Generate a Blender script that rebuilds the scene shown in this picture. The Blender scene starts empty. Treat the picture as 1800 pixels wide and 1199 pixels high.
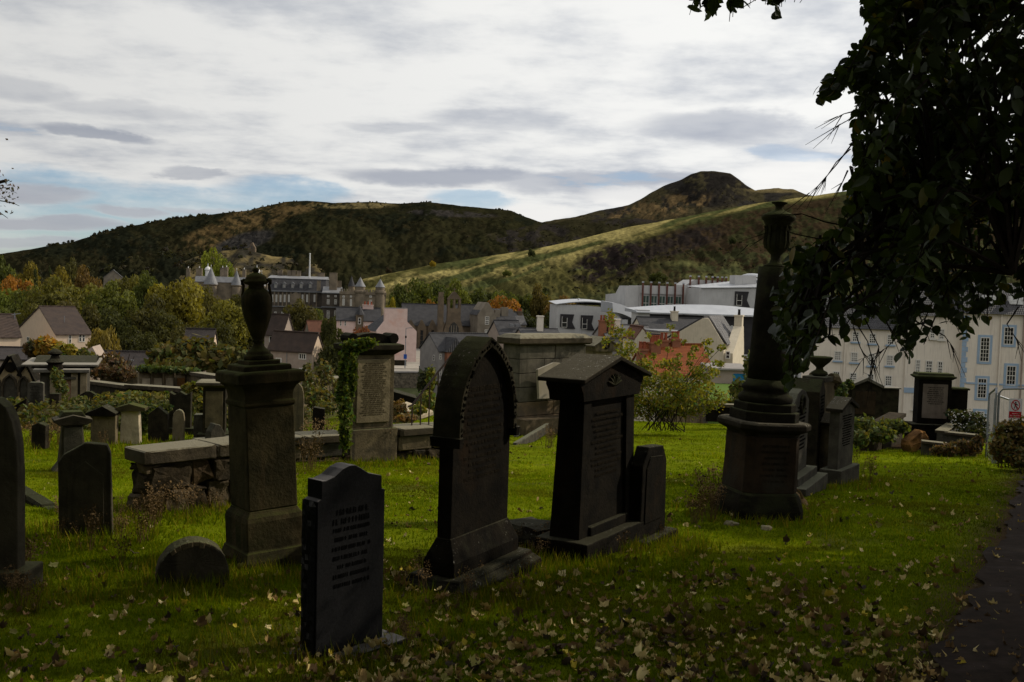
import bpy, math, random
import numpy as np
from mathutils import Vector, Matrix, Euler

# ------------------------------------------------------------------ camera, sky, sun, exposure
SC = bpy.context.scene
COL = SC.collection
F = 1750.0                      # focal length in photo pixels (35 mm lens, 1800 px wide)
EYE = Vector((0.0, 0.0, 1.7))
PITCH, ROLL = math.radians(2.76), math.radians(1.8)
cam_data = bpy.data.cameras.new('camera')
cam_data.lens, cam_data.sensor_width = 35.0, 36.0
cam_data.clip_start, cam_data.clip_end = 0.05, 12000.0
cam = bpy.data.objects.new('camera', cam_data)
COL.objects.link(cam)
RCAM = Matrix.Rotation(math.pi / 2 - PITCH, 3, 'X') @ Matrix.Rotation(ROLL, 3, 'Z')
cam.matrix_world = Matrix.Translation(EYE) @ RCAM.to_4x4()
SC.camera = cam

SUN_AZ, SUN_EL = math.radians(66), math.radians(33)     # to the right and a little ahead
SUN_DIR = Vector((math.sin(SUN_AZ) * math.cos(SUN_EL), math.cos(SUN_AZ) * math.cos(SUN_EL), math.sin(SUN_EL)))
sun_data = bpy.data.lights.new('sun', 'SUN')
sun_data.energy, sun_data.angle, sun_data.color = 3.0, math.radians(0.6), (1.0, 0.9, 0.74)
sun = bpy.data.objects.new('sun', sun_data)
sun.rotation_euler = SUN_DIR.to_track_quat('Z', 'Y').to_euler()
COL.objects.link(sun)

SC.view_settings.view_transform = 'Standard'
SC.view_settings.look = 'None'
SC.view_settings.exposure = 0.0
SC.view_settings.gamma = 1.0
SC.view_settings.use_curve_mapping = False
SC.render.engine = 'CYCLES'
SC.cycles.max_bounces = 5
SC.cycles.diffuse_bounces = 2
SC.cycles.glossy_bounces = 2
SC.cycles.transmission_bounces = 3
SC.cycles.transparent_max_bounces = 6
SC.cycles.caustics_reflective = SC.cycles.caustics_refractive = False


def ray(px, py):
    """direction through a photo pixel, scaled so that its forward (y) component is 1"""
    v = RCAM @ Vector(((px - 900.0) / F, -(py - 599.5) / F, -1.0))
    return v / v.y


def W(px, py, d):
    return EYE + ray(px, py) * d


class Nodes:
    """small helper for node trees"""
    def __init__(s, tree):
        s.t = tree
        s.t.nodes.clear()

    def n(s, kind, **kw):
        nd = s.t.nodes.new(kind)
        ins = kw.pop('ins', {})
        for k, v in kw.items():
            setattr(nd, k, v)
        for k, v in ins.items():
            s.put(nd.inputs[k], v)
        return nd

    def put(s, sock, v):
        if isinstance(v, bpy.types.NodeSocket):
            s.t.links.new(v, sock)
        elif isinstance(v, bpy.types.Node):
            s.t.links.new(v.outputs[0], sock)
        else:
            sock.default_value = v

    def m(s, op, a, b=0.0, c=None, clamp=False):
        nd = s.n('ShaderNodeMath', operation=op, use_clamp=clamp)
        s.put(nd.inputs[0], a)
        s.put(nd.inputs[1], b)
        if c is not None:
            s.put(nd.inputs[2], c)
        return nd.outputs[0]

    def smooth(s, v, a, b):
        nd = s.n('ShaderNodeMapRange', interpolation_type='SMOOTHSTEP')
        s.put(nd.inputs[0], v)
        s.put(nd.inputs[1], a)
        s.put(nd.inputs[2], b)
        return nd.outputs[0]

    def mix(s, f, a, b, blend='MIX'):
        nd = s.n('ShaderNodeMix', data_type='RGBA', blend_type=blend)
        s.put(nd.inputs[0], f)
        s.put(nd.inputs[6], a)
        s.put(nd.inputs[7], b)
        return nd.outputs[2]

    def noise(s, vec, scale, detail=4.0, rough=0.55):
        nd = s.n('ShaderNodeTexNoise')
        s.put(nd.inputs['Vector'], vec)
        nd.inputs['Scale'].default_value = scale
        nd.inputs['Detail'].default_value = detail
        nd.inputs['Roughness'].default_value = rough
        return nd.outputs[0]


def c4(c):
    return (c[0], c[1], c[2], 1.0)


def make_world():
    w = bpy.data.worlds.new('World')
    SC.world = w
    w.use_nodes = True
    N = Nodes(w.node_tree)
    co = N.n('ShaderNodeTexCoord').outputs['Generated']
    sp = N.n('ShaderNodeSeparateXYZ', ins={0: co})
    x, y, z = sp.outputs
    u = N.m('ARCTAN2', x, y)                                   # azimuth
    v = N.m('ARCSINE', z)                                      # elevation
    zc = N.m('ADD', N.m('MAXIMUM', z, 0.0), 0.09)
    plane = N.n('ShaderNodeCombineXYZ', ins={0: N.m('DIVIDE', x, zc), 1: N.m('MULTIPLY', N.m('DIVIDE', y, zc), 1.15), 2: 0.3})
    band = N.n('ShaderNodeCombineXYZ', ins={0: N.m('MULTIPLY', u, 2.2), 1: N.m('MULTIPLY', v, 15.0), 2: 1.7})
    fine = N.n('ShaderNodeCombineXYZ', ins={0: N.m('MULTIPLY', u, 9.0), 1: N.m('MULTIPLY', v, 22.0), 2: 4.1})
    n1 = N.noise(plane, 1.7, 8, 0.58)
    n2 = N.noise(band, 1.6, 5, 0.55)
    n3 = N.noise(fine, 1.3, 5, 0.6)
    wu = N.m('ADD', u, N.m('MULTIPLY', N.m('SUBTRACT', n3, 0.5), 0.09))
    wv = N.m('ADD', v, N.m('MULTIPLY', N.m('SUBTRACT', n2, 0.5), 0.035))
    wv = N.m('ADD', wv, N.m('MULTIPLY', N.m('SUBTRACT', n3, 0.5), 0.022))

    def blob(px, py, rx, ry, soft=0.0):
        r = ray(px, py)
        u0 = math.atan2(r.x, 1.0)
        v0 = math.atan2(r.z, math.hypot(r.x, 1.0))
        a = N.m('DIVIDE', N.m('SUBTRACT', wu, u0), rx / F)
        b = N.m('DIVIDE', N.m('SUBTRACT', wv, v0), ry / F)
        q = N.m('ADD', N.m('MULTIPLY', a, a), N.m('MULTIPLY', b, b))
        return N.smooth(q, 1.2, soft + 0.3)

    # how much white there is, then the grey undersides of the flat clouds
    k = N.m('ADD', N.m('MULTIPLY', n1, 0.75), N.m('ADD', N.m('MULTIPLY', n2, 0.28), N.m('MULTIPLY', n3, 0.27)))
    white = N.smooth(k, 0.45, 0.74)
    cloud = N.mix(white, (0.475, 0.50, 0.545, 1), (0.80, 0.80, 0.785, 1))
    grey = None
    for px, py, rx, ry, st in ((785, 310, 205, 24, 0.8), (1265, 222, 160, 36, 0.62), (180, 239, 110, 11, 0.75), (350, 299, 52, 9, 0.55),
                               (1060, 328, 235, 26, 0.6), (700, 218, 100, 14, 0.3), (880, 206, 150, 22, 0.3), (30, 150, 120, 26, 0.35), (240, 195, 130, 20, 0.3)):
        g = N.m('MULTIPLY', blob(px, py, rx, ry), st)
        grey = g if grey is None else N.m('MAXIMUM', grey, g)
    cloud = N.mix(grey, cloud, (0.315, 0.345, 0.415, 1))
    bright = N.m('MAXIMUM', blob(1130, 352, 120, 20), N.m('MAXIMUM', N.m('MULTIPLY', blob(1420, 315, 130, 30), 1.0), blob(930, 372, 70, 16)))
    cloud = N.mix(N.m('MULTIPLY', bright, 0.75), cloud, (0.82, 0.81, 0.79, 1))
    # blue gaps low over the hill on one side, a few thin ones elsewhere
    gap = N.m('MAXIMUM', blob(120, 380, 520, 74, 0.45), N.m('MULTIPLY', blob(820, 352, 90, 16), 0.8))
    gap = N.m('MAXIMUM', gap, N.m('MULTIPLY', blob(500, 335, 120, 26), 1.0))
    wisp = N.smooth(N.m('ADD', N.m('MULTIPLY', n2, 0.6), N.m('MULTIPLY', n3, 0.4)), 0.70, 0.46)
    elsewhere = N.m('MULTIPLY', N.smooth(N.m('ADD', n2, n1), 0.82, 0.70), 0.6)
    gap = N.m('MAXIMUM', N.m('MULTIPLY', gap, wisp), N.m('MULTIPLY', elsewhere, N.smooth(v, 0.2, 0.1)))
    low = None
    for px, py, rx, ry, st in ((70, 392, 150, 14, 0.85), (225, 371, 85, 12, 0.8), (80, 336, 85, 15, 0.8), (40, 428, 90, 13, 0.7), (350, 366, 80, 6, 0.5)):
        g = N.m('MULTIPLY', blob(px, py, rx, ry), st)
        low = g if low is None else N.m('MAXIMUM', low, g)
    gap = N.m('MULTIPLY', gap, N.m('SUBTRACT', 1.0, low))
    cloud = N.mix(low, cloud, (0.44, 0.45, 0.50, 1))
    # brighter towards the veiled sun
    sd = N.n('ShaderNodeVectorMath', operation='DOT_PRODUCT')
    N.put(sd.inputs[0], co)
    sd.inputs[1].default_value = SUN_DIR
    glow = N.m('MULTIPLY_ADD', N.smooth(sd.outputs['Value'], -0.5, 1.0), 0.55, 0.72)
    cl = N.n('ShaderNodeBackground', ins={0: cloud, 1: glow})
    sky = N.n('ShaderNodeTexSky', sky_type='NISHITA', sun_disc=False)
    sky.sun_elevation, sky.sun_rotation = SUN_EL, SUN_AZ
    sky.air_density, sky.dust_density, sky.ozone_density = 1.0, 0.2, 6.0
    sb = N.n('ShaderNodeBackground', ins={0: sky.outputs[0], 1: 0.1})
    mx = N.n('ShaderNodeMixShader', ins={0: N.m('MULTIPLY', gap, 0.8)})
    N.t.links.new(cl.outputs[0], mx.inputs[1])
    N.t.links.new(sb.outputs[0], mx.inputs[2])
    out = N.n('ShaderNodeOutputWorld')
    N.t.links.new(mx.outputs[0], out.inputs['Surface'])


make_world()

# ------------------------------------------------------------------ materials
MATS = {}


def mat(name, c1, c2=None, scale=4.0, rough=0.92, bump=0.3, c3=None, c3f=(0.55, 0.7), moss_toplight=None, spec=0.03, bscale=None, streak=None, lichen=None, metal=0.0):
    """two-tone noisy surface, with optional blotches (c3), mossy growth and painted top light on upward faces, vertical streaks and pale lichen spots"""
    m = bpy.data.materials.new(name)
    m.use_nodes = True
    N = Nodes(m.node_tree)
    pos = N.n('ShaderNodeNewGeometry')
    P = pos.outputs['Position']
    c2 = c2 or tuple(v * 0.65 for v in c1)
    n1 = N.noise(P, scale, 7, 0.62)
    col = N.mix(N.smooth(n1, 0.3, 0.7), c4(c1), c4(c2))
    if c3:
        n2 = N.noise(P, scale * 0.31, 5, 0.6)
        col = N.mix(N.smooth(n2, *c3f), col, c4(c3))
    if streak:
        mp = N.n('ShaderNodeMapping', ins={0: P})
        mp.inputs['Scale'].default_value = (9, 9, 0.6)
        col = N.mix(N.m('MULTIPLY', N.smooth(N.noise(mp.outputs[0], 1.0, 4), 0.5, 0.72), 0.8), col, c4(streak))
    if moss_toplight:
        nz = N.n('ShaderNodeSeparateXYZ', ins={0: pos.outputs['Normal']}).outputs[2]
        k = N.m('ADD', nz, N.m('MULTIPLY', N.m('SUBTRACT', N.noise(P, 6.0, 5), 0.5), 1.3))
        col = N.mix(N.smooth(k, 0.3, 0.95), col, c4(moss_toplight))
    if lichen:
        nz = N.n('ShaderNodeSeparateXYZ', ins={0: pos.outputs['Normal']}).outputs[2]
        sp = N.m('MULTIPLY', N.smooth(N.noise(P, 34.0, 4, 0.7), 0.60, 0.68), N.smooth(N.noise(P, 3.1, 3), 0.42, 0.62))
        col = N.mix(N.m('MULTIPLY', sp, N.smooth(nz, 0.1, 0.7)), col, c4(lichen))
    b = N.n('ShaderNodeBsdfPrincipled', ins={'Base Color': col, 'Roughness': rough, 'Metallic': metal})
    b.inputs['Specular IOR Level'].default_value = spec
    if bump:
        bs = bscale or scale * 7
        hh = N.m('ADD', N.m('MULTIPLY', N.noise(P, bs, 5, 0.65), 0.6), N.m('MULTIPLY', n1, 0.8))
        bp = N.n('ShaderNodeBump', ins={'Strength': bump, 'Distance': 0.25 / bs * 4, 'Height': hh})
        N.put(b.inputs['Normal'], bp.outputs[0])
    out = N.n('ShaderNodeOutputMaterial')
    N.t.links.new(b.outputs[0], out.inputs[0])
    MATS[name] = m
    return m


def leaf_mat(name, trans=0.3, rough=0.6, spec=0.3, tint=(1.6, 1.5, 0.5)):
    """leaf colour = the object's own colour x a per-leaf value; some light comes through"""
    m = bpy.data.materials.new(name)
    m.use_nodes = True
    N = Nodes(m.node_tree)
    oc = N.n('ShaderNodeObjectInfo').outputs['Color']
    at = N.n('ShaderNodeAttribute', attribute_name='tone')
    col = N.mix(1.0, oc, at.outputs['Color'], 'MULTIPLY')
    b = N.n('ShaderNodeBsdfPrincipled', ins={'Base Color': col, 'Roughness': rough})
    b.inputs['Specular IOR Level'].default_value = spec
    t = N.n('ShaderNodeBsdfTranslucent', ins={0: N.mix(1.0, col, c4(tint), 'MULTIPLY')})
    mx = N.n('ShaderNodeMixShader', ins={0: trans})
    N.t.links.new(b.outputs[0], mx.inputs[1])
    N.t.links.new(t.outputs[0], mx.inputs[2])
    out = N.n('ShaderNodeOutputMaterial')
    N.t.links.new(mx.outputs[0], out.inputs[0])
    MATS[name] = m
    return m


def attr_mat(name, rough=0.95, bump=0.5, bscale=0.25, grain=(0.7, 1.25), gscale=0.12):
    """colour painted per vertex (vegetation, rock, a sunlit crest) with a procedural grain"""
    m = bpy.data.materials.new(name)
    m.use_nodes = True
    N = Nodes(m.node_tree)
    P = N.n('ShaderNodeNewGeometry').outputs['Position']
    at = N.n('ShaderNodeAttribute', attribute_name='tone').outputs['Color']
    g = N.m('ADD', N.m('MULTIPLY', N.noise(P, gscale, 6, 0.7), 0.65), N.m('MULTIPLY', N.noise(P, gscale * 0.15, 4, 0.6), 0.35))
    k = N.n('ShaderNodeMapRange', ins={0: g, 1: 0.35, 2: 0.65, 3: grain[0], 4: grain[1]}).outputs[0]
    kk = N.n('ShaderNodeCombineXYZ', ins={0: k, 1: k, 2: k})
    col = N.mix(1.0, at, kk.outputs[0], 'MULTIPLY')
    b = N.n('ShaderNodeBsdfPrincipled', ins={'Base Color': col, 'Roughness': rough})
    b.inputs['Specular IOR Level'].default_value = 0.0
    bp = N.n('ShaderNodeBump', ins={'Strength': bump, 'Distance': 1.0 / bscale * 0.2, 'Height': N.noise(P, bscale, 6, 0.65)})
    N.put(b.inputs['Normal'], bp.outputs[0])
    out = N.n('ShaderNodeOutputMaterial')
    N.t.links.new(b.outputs[0], out.inputs[0])
    MATS[name] = m
    return m


def roof_mat(name, c1, c2, rot=0.0, pitch=3.0, rough=0.8):
    """slates or pantiles seen from far off: fine ribs and courses"""
    m = mat(name, c1, c2, 1.2, rough, 0.0, spec=0.25)
    N = Nodes.__new__(Nodes)
    N.t = m.node_tree
    bs = [n for n in N.t.nodes if n.type == 'BSDF_PRINCIPLED'][0]
    P = N.n('ShaderNodeNewGeometry').outputs['Position']
    mp = N.n('ShaderNodeMapping', ins={0: P})
    mp.inputs['Rotation'].default_value = (0, 0, rot)
    wv = N.n('ShaderNodeTexWave', bands_direction='X', ins={0: mp.outputs[0]})
    wv.inputs['Scale'].default_value = pitch
    wv.inputs['Distortion'].default_value = 0.6
    wz = N.n('ShaderNodeTexWave', bands_direction='Z', ins={0: P})
    wz.inputs['Scale'].default_value = pitch * 0.8
    bp = N.n('ShaderNodeBump', ins={'Strength': 0.9, 'Distance': 0.12, 'Height': N.m('ADD', wv.outputs['Fac'], N.m('MULTIPLY', wz.outputs['Fac'], 0.5))})
    N.put(bs.inputs['Normal'], bp.outputs[0])
    return m


mat('sooty_stone', (0.034, 0.028, 0.018), (0.013, 0.0115, 0.008), 5.0, 0.9, 0.55, c3=(0.03, 0.031, 0.016), moss_toplight=(0.036, 0.038, 0.018), lichen=(0.13, 0.125, 0.10))
mat('black_stone', (0.0135, 0.011, 0.0075), (0.0055, 0.005, 0.004), 5.0, 0.88, 0.55, c3=(0.017, 0.011, 0.006), moss_toplight=(0.04, 0.038, 0.024), lichen=(0.2, 0.19, 0.16))
mat('mossy_stone', (0.066, 0.054, 0.026), (0.026, 0.024, 0.013), 4.0, 0.92, 0.4, c3=(0.034, 0.037, 0.014), moss_toplight=(0.062, 0.066, 0.02), streak=(0.085, 0.062, 0.032))
mat('brown_stone', (0.16, 0.125, 0.074), (0.075, 0.06, 0.038), 4.0, 0.92, 0.5, c3=(0.05, 0.045, 0.034), moss_toplight=(0.10, 0.10, 0.05), streak=(0.045, 0.04, 0.03))
mat('tan_stone', (0.25, 0.20, 0.125), (0.15, 0.12, 0.075), 4.0, 0.92, 0.45, c3=(0.10, 0.082, 0.05), moss_toplight=(0.22, 0.20, 0.12))
mat('pale_stone', (0.48, 0.40, 0.28), (0.33, 0.27, 0.19), 3.0, 0.92, 0.4, c3=(0.16, 0.14, 0.10))
mat('coping_stone', (0.085, 0.068, 0.045), (0.04, 0.033, 0.023), 4.0, 0.92, 0.5, c3=(0.07, 0.06, 0.045), moss_toplight=(0.20, 0.18, 0.125), lichen=(0.30, 0.28, 0.22))  # pale tint on upward faces paints the lit top of the coping
mat('grey_stone', (0.085, 0.076, 0.058), (0.04, 0.036, 0.028), 4.0, 0.92, 0.5, c3=(0.045, 0.042, 0.035), moss_toplight=(0.11, 0.108, 0.075), streak=(0.05, 0.046, 0.036))
mat('rusty_stone', (0.30, 0.15, 0.05), (0.12, 0.065, 0.03), 4.0, 0.92, 0.6)
mat('column_stone', (0.022, 0.019, 0.012), (0.010, 0.009, 0.006), 5.0, 0.92, 0.5, c3=(0.024, 0.026, 0.012), moss_toplight=(0.036, 0.038, 0.017))
mat('weathered_stone', (0.082, 0.070, 0.047), (0.042, 0.037, 0.026), 3.5, 0.92, 0.5, c3=(0.034, 0.032, 0.02), moss_toplight=(0.08, 0.078, 0.04), streak=(0.03, 0.027, 0.02), lichen=(0.2, 0.19, 0.15))
mat('granite_cut', (0.0065, 0.0063, 0.006), None, 5, 0.95, 0.0)
mat('granite', (0.015, 0.015, 0.0155), (0.009, 0.009, 0.009), 60.0, 0.7, 0.25, c3=(0.013, 0.012, 0.012), spec=0.04, bscale=110, moss_toplight=(0.17, 0.16, 0.155))  # grey tint on upward faces is sky reflection put into the colour
mat('letter_cut', (0.010, 0.009, 0.007), None, 5, 0.95, 0.0)
mat('letter_dull', (0.03, 0.024, 0.016), None, 5, 0.95, 0.0)
mat('letter_soft', (0.13, 0.10, 0.064), None, 5, 0.95, 0.0)
mat('rail_iron', (0.05, 0.028, 0.018), (0.03, 0.02, 0.015), 20, 0.7, 0.2, spec=0.3)
mat('galvanised', (0.25, 0.27, 0.29), (0.17, 0.18, 0.20), 6, 0.45, 0.1, spec=0.5, metal=0.6)
mat('asphalt', (0.030, 0.021, 0.015), (0.017, 0.012, 0.009), 9.0, 0.9, 0.5, c3=(0.04, 0.03, 0.025), bscale=120)
mat('road_grey', (0.30, 0.27, 0.23), (0.22, 0.20, 0.17), 0.6, 0.9, 0.1)
mat('pavement_grey', (0.36, 0.32, 0.27), (0.27, 0.24, 0.20), 0.8, 0.9, 0.1)
mat('bark', (0.045, 0.036, 0.026), (0.02, 0.017, 0.013), 12.0, 0.95, 0.7)
mat('twig', (0.035, 0.027, 0.02), (0.018, 0.015, 0.011), 30.0, 0.9, 0.3)
mat('harl_pink', (0.62, 0.47, 0.42), (0.55, 0.40, 0.355), 1.2, 0.95, 0.2, c3=(0.57, 0.37, 0.31))
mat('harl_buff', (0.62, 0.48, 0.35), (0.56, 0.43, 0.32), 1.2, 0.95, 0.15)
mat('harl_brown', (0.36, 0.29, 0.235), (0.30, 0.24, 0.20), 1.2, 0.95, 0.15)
mat('harl_cream', (0.60, 0.53, 0.41), (0.52, 0.46, 0.35), 1.2, 0.95, 0.15, streak=(0.48, 0.42, 0.31))
mat('harl_white', (0.76, 0.68, 0.575), (0.70, 0.625, 0.53), 1.2, 0.95, 0.12, streak=(0.57, 0.50, 0.42))
mat('harl_grey', (0.30, 0.28, 0.26), (0.24, 0.22, 0.21), 1.2, 0.95, 0.15)
mat('brick_red', (0.30, 0.125, 0.07), (0.23, 0.10, 0.06), 2.0, 0.9, 0.2)
mat('trim_blue', (0.32, 0.42, 0.54), (0.28, 0.37, 0.48), 2.0, 0.85, 0.05)
mat('trim_white', (0.66, 0.63, 0.57), (0.58, 0.55, 0.5), 2.0, 0.7, 0.0)
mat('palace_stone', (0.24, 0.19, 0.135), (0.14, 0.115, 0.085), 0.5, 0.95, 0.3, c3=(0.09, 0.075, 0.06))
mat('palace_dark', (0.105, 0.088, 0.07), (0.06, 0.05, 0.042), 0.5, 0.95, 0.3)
mat('church_stone', (0.165, 0.125, 0.085), (0.10, 0.078, 0.056), 0.6, 0.95, 0.3, c3=(0.065, 0.054, 0.044))
mat('schoolhouse_stone', (0.235, 0.20, 0.155), (0.16, 0.135, 0.105), 0.6, 0.95, 0.3)
mat('lead_roof', (0.185, 0.185, 0.19), (0.13, 0.13, 0.135), 0.8, 0.6, 0.1, spec=0.3)
mat('concrete', (0.50, 0.49, 0.475), (0.43, 0.42, 0.41), 0.35, 0.85, 0.1, streak=(0.38, 0.37, 0.36))
mat('steel_roof', (0.37, 0.38, 0.40), (0.31, 0.32, 0.34), 0.3, 0.42, 0.0, spec=0.5)
mat('dark_panel', (0.048, 0.045, 0.047), (0.034, 0.032, 0.034), 0.7, 0.6, 0.1)
mat('rust_post', (0.16, 0.065, 0.05), (0.11, 0.05, 0.04), 1.0, 0.7, 0.0)
mat('green_glass', (0.06, 0.11, 0.09), (0.03, 0.06, 0.05), 0.8, 0.15, 0.0, spec=0.6)
mat('pane_glass', (0.022, 0.023, 0.026), (0.012, 0.012, 0.014), 0.9, 0.12, 0.0, spec=0.6)
mat('pane_blind', (0.30, 0.28, 0.25), (0.18, 0.17, 0.16), 1.2, 0.4, 0.0, spec=0.4)
mat('door_blue', (0.02, 0.17, 0.34), None, 2, 0.6, 0.0)
mat('sign_white', (0.75, 0.74, 0.73), (0.7, 0.7, 0.7), 5, 0.5, 0.0)
mat('sign_red', (0.50, 0.015, 0.02), (0.45, 0.012, 0.018), 5, 0.5, 0.0)
mat('sign_black', (0.015, 0.015, 0.015), None, 5, 0.5, 0.0)
mat('sign_blue', (0.03, 0.10, 0.40), None, 5, 0.5, 0.0)
mat('paint_white', (0.78, 0.77, 0.75), None, 5, 0.6, 0.0)
mat('pot_red', (0.30, 0.085, 0.045), (0.22, 0.065, 0.04), 2.0, 0.9, 0.1)
roof_mat('slate', (0.075, 0.072, 0.075), (0.045, 0.044, 0.047), 0.6, 2.2)
roof_mat('slate_pale', (0.17, 0.165, 0.165), (0.11, 0.105, 0.105), 0.5, 2.2)
roof_mat('tile_brown', (0.105, 0.072, 0.055), (0.07, 0.05, 0.042), 0.75, 3.2)
roof_mat('tile_dark', (0.07, 0.055, 0.05), (0.048, 0.04, 0.037), 0.75, 3.2)
roof_mat('tile_red', (0.40, 0.105, 0.024), (0.28, 0.075, 0.022), 0.6, 3.2)
roof_mat('tile_rust', (0.23, 0.10, 0.06), (0.17, 0.075, 0.048), 0.6, 3.2)
mat('dry_stalk', (0.17, 0.11, 0.048), (0.085, 0.055, 0.026), 8, 0.9, 0.0)
leaf_mat('leaf', 0.35, 0.7, 0.15)
leaf_mat('leaf_near', 0.22, 0.6, 0.22, (1.5, 1.6, 0.4))
leaf_mat('litter', 0.1, 0.8, 0.15, (1.2, 1.0, 0.7))
leaf_mat('blade', 0.3, 1.0, 0.0, (1.3, 1.5, 0.3))
attr_mat('hill_cover', bump=1.0, bscale=0.16, grain=(0.35, 1.6), gscale=0.30)
attr_mat('soil', bump=0.6, bscale=9.0, gscale=2.5, grain=(0.65, 1.3))
# ------------------------------------------------------------------ helpers
RNG = np.random.default_rng(7)
R_ = random.Random(11)


def vnoise(x, y, seed=0):
    """2-D value noise, vectorised, 0..1"""
    x, y = np.asarray(x, float), np.asarray(y, float)
    xi, yi = np.floor(x).astype(np.int64), np.floor(y).astype(np.int64)
    fx, fy = x - xi, y - yi
    fx, fy = fx * fx * (3 - 2 * fx), fy * fy * (3 - 2 * fy)

    def h(a, b):
        n = (a * 374761393 + b * 668265263 + seed * 1442695041) & 0xffffffff
        n = ((n ^ (n >> 13)) * 1274126177) & 0xffffffff
        return ((n ^ (n >> 16)) & 0xffff) / 65535.0
    a, b = h(xi, yi), h(xi + 1, yi)
    c, d = h(xi, yi + 1), h(xi + 1, yi + 1)
    return (a + (b - a) * fx) * (1 - fy) + (c + (d - c) * fx) * fy


def fbm(x, y, seed=0, oct=5, gain=0.5):
    s, a, t = 0.0, 1.0, 0.0
    for i in range(oct):
        s = s + a * vnoise(x * 2 ** i + i * 17.3, y * 2 ** i - i * 9.1, seed + i)
        t += a
        a *= gain
    return s / t


def ss(v, a, b):
    t = np.clip((np.asarray(v, float) - a) / (b - a), 0, 1)
    return t * t * (3 - 2 * t)


GY = [-300, -60, -25, -6, 0, 34, 40, 52, 66, 90, 150, 420, 700, 4000]
GZ = [40, 14, 5.0, 0.4, 0, -2.72, -3.3, -7.0, -10.5, -12.5, -14.5, -14.5, -16, -30]


def ground_z(x, y):
    x, y = np.asarray(x, float), np.asarray(y, float)
    z = np.interp(y, GY, GZ)
    z = z + 0.10 * (vnoise(x * 0.35, y * 0.35, 3) - 0.5) * ss(y, -20, -2) + 0.05 * (vnoise(x * 1.3, y * 1.3, 5) - 0.5)
    return z


def hit(px, py, dmax=60.0):
    """where the ray through a photo pixel meets the ground"""
    r = ray(px, py)
    lo = 2.5
    d = lo
    while d < dmax:
        if EYE.z + r.z * d < float(ground_z(r.x * d, d)):
            break
        d += 0.05
    return Vector((r.x * d, d, float(ground_z(r.x * d, d))))


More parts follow.
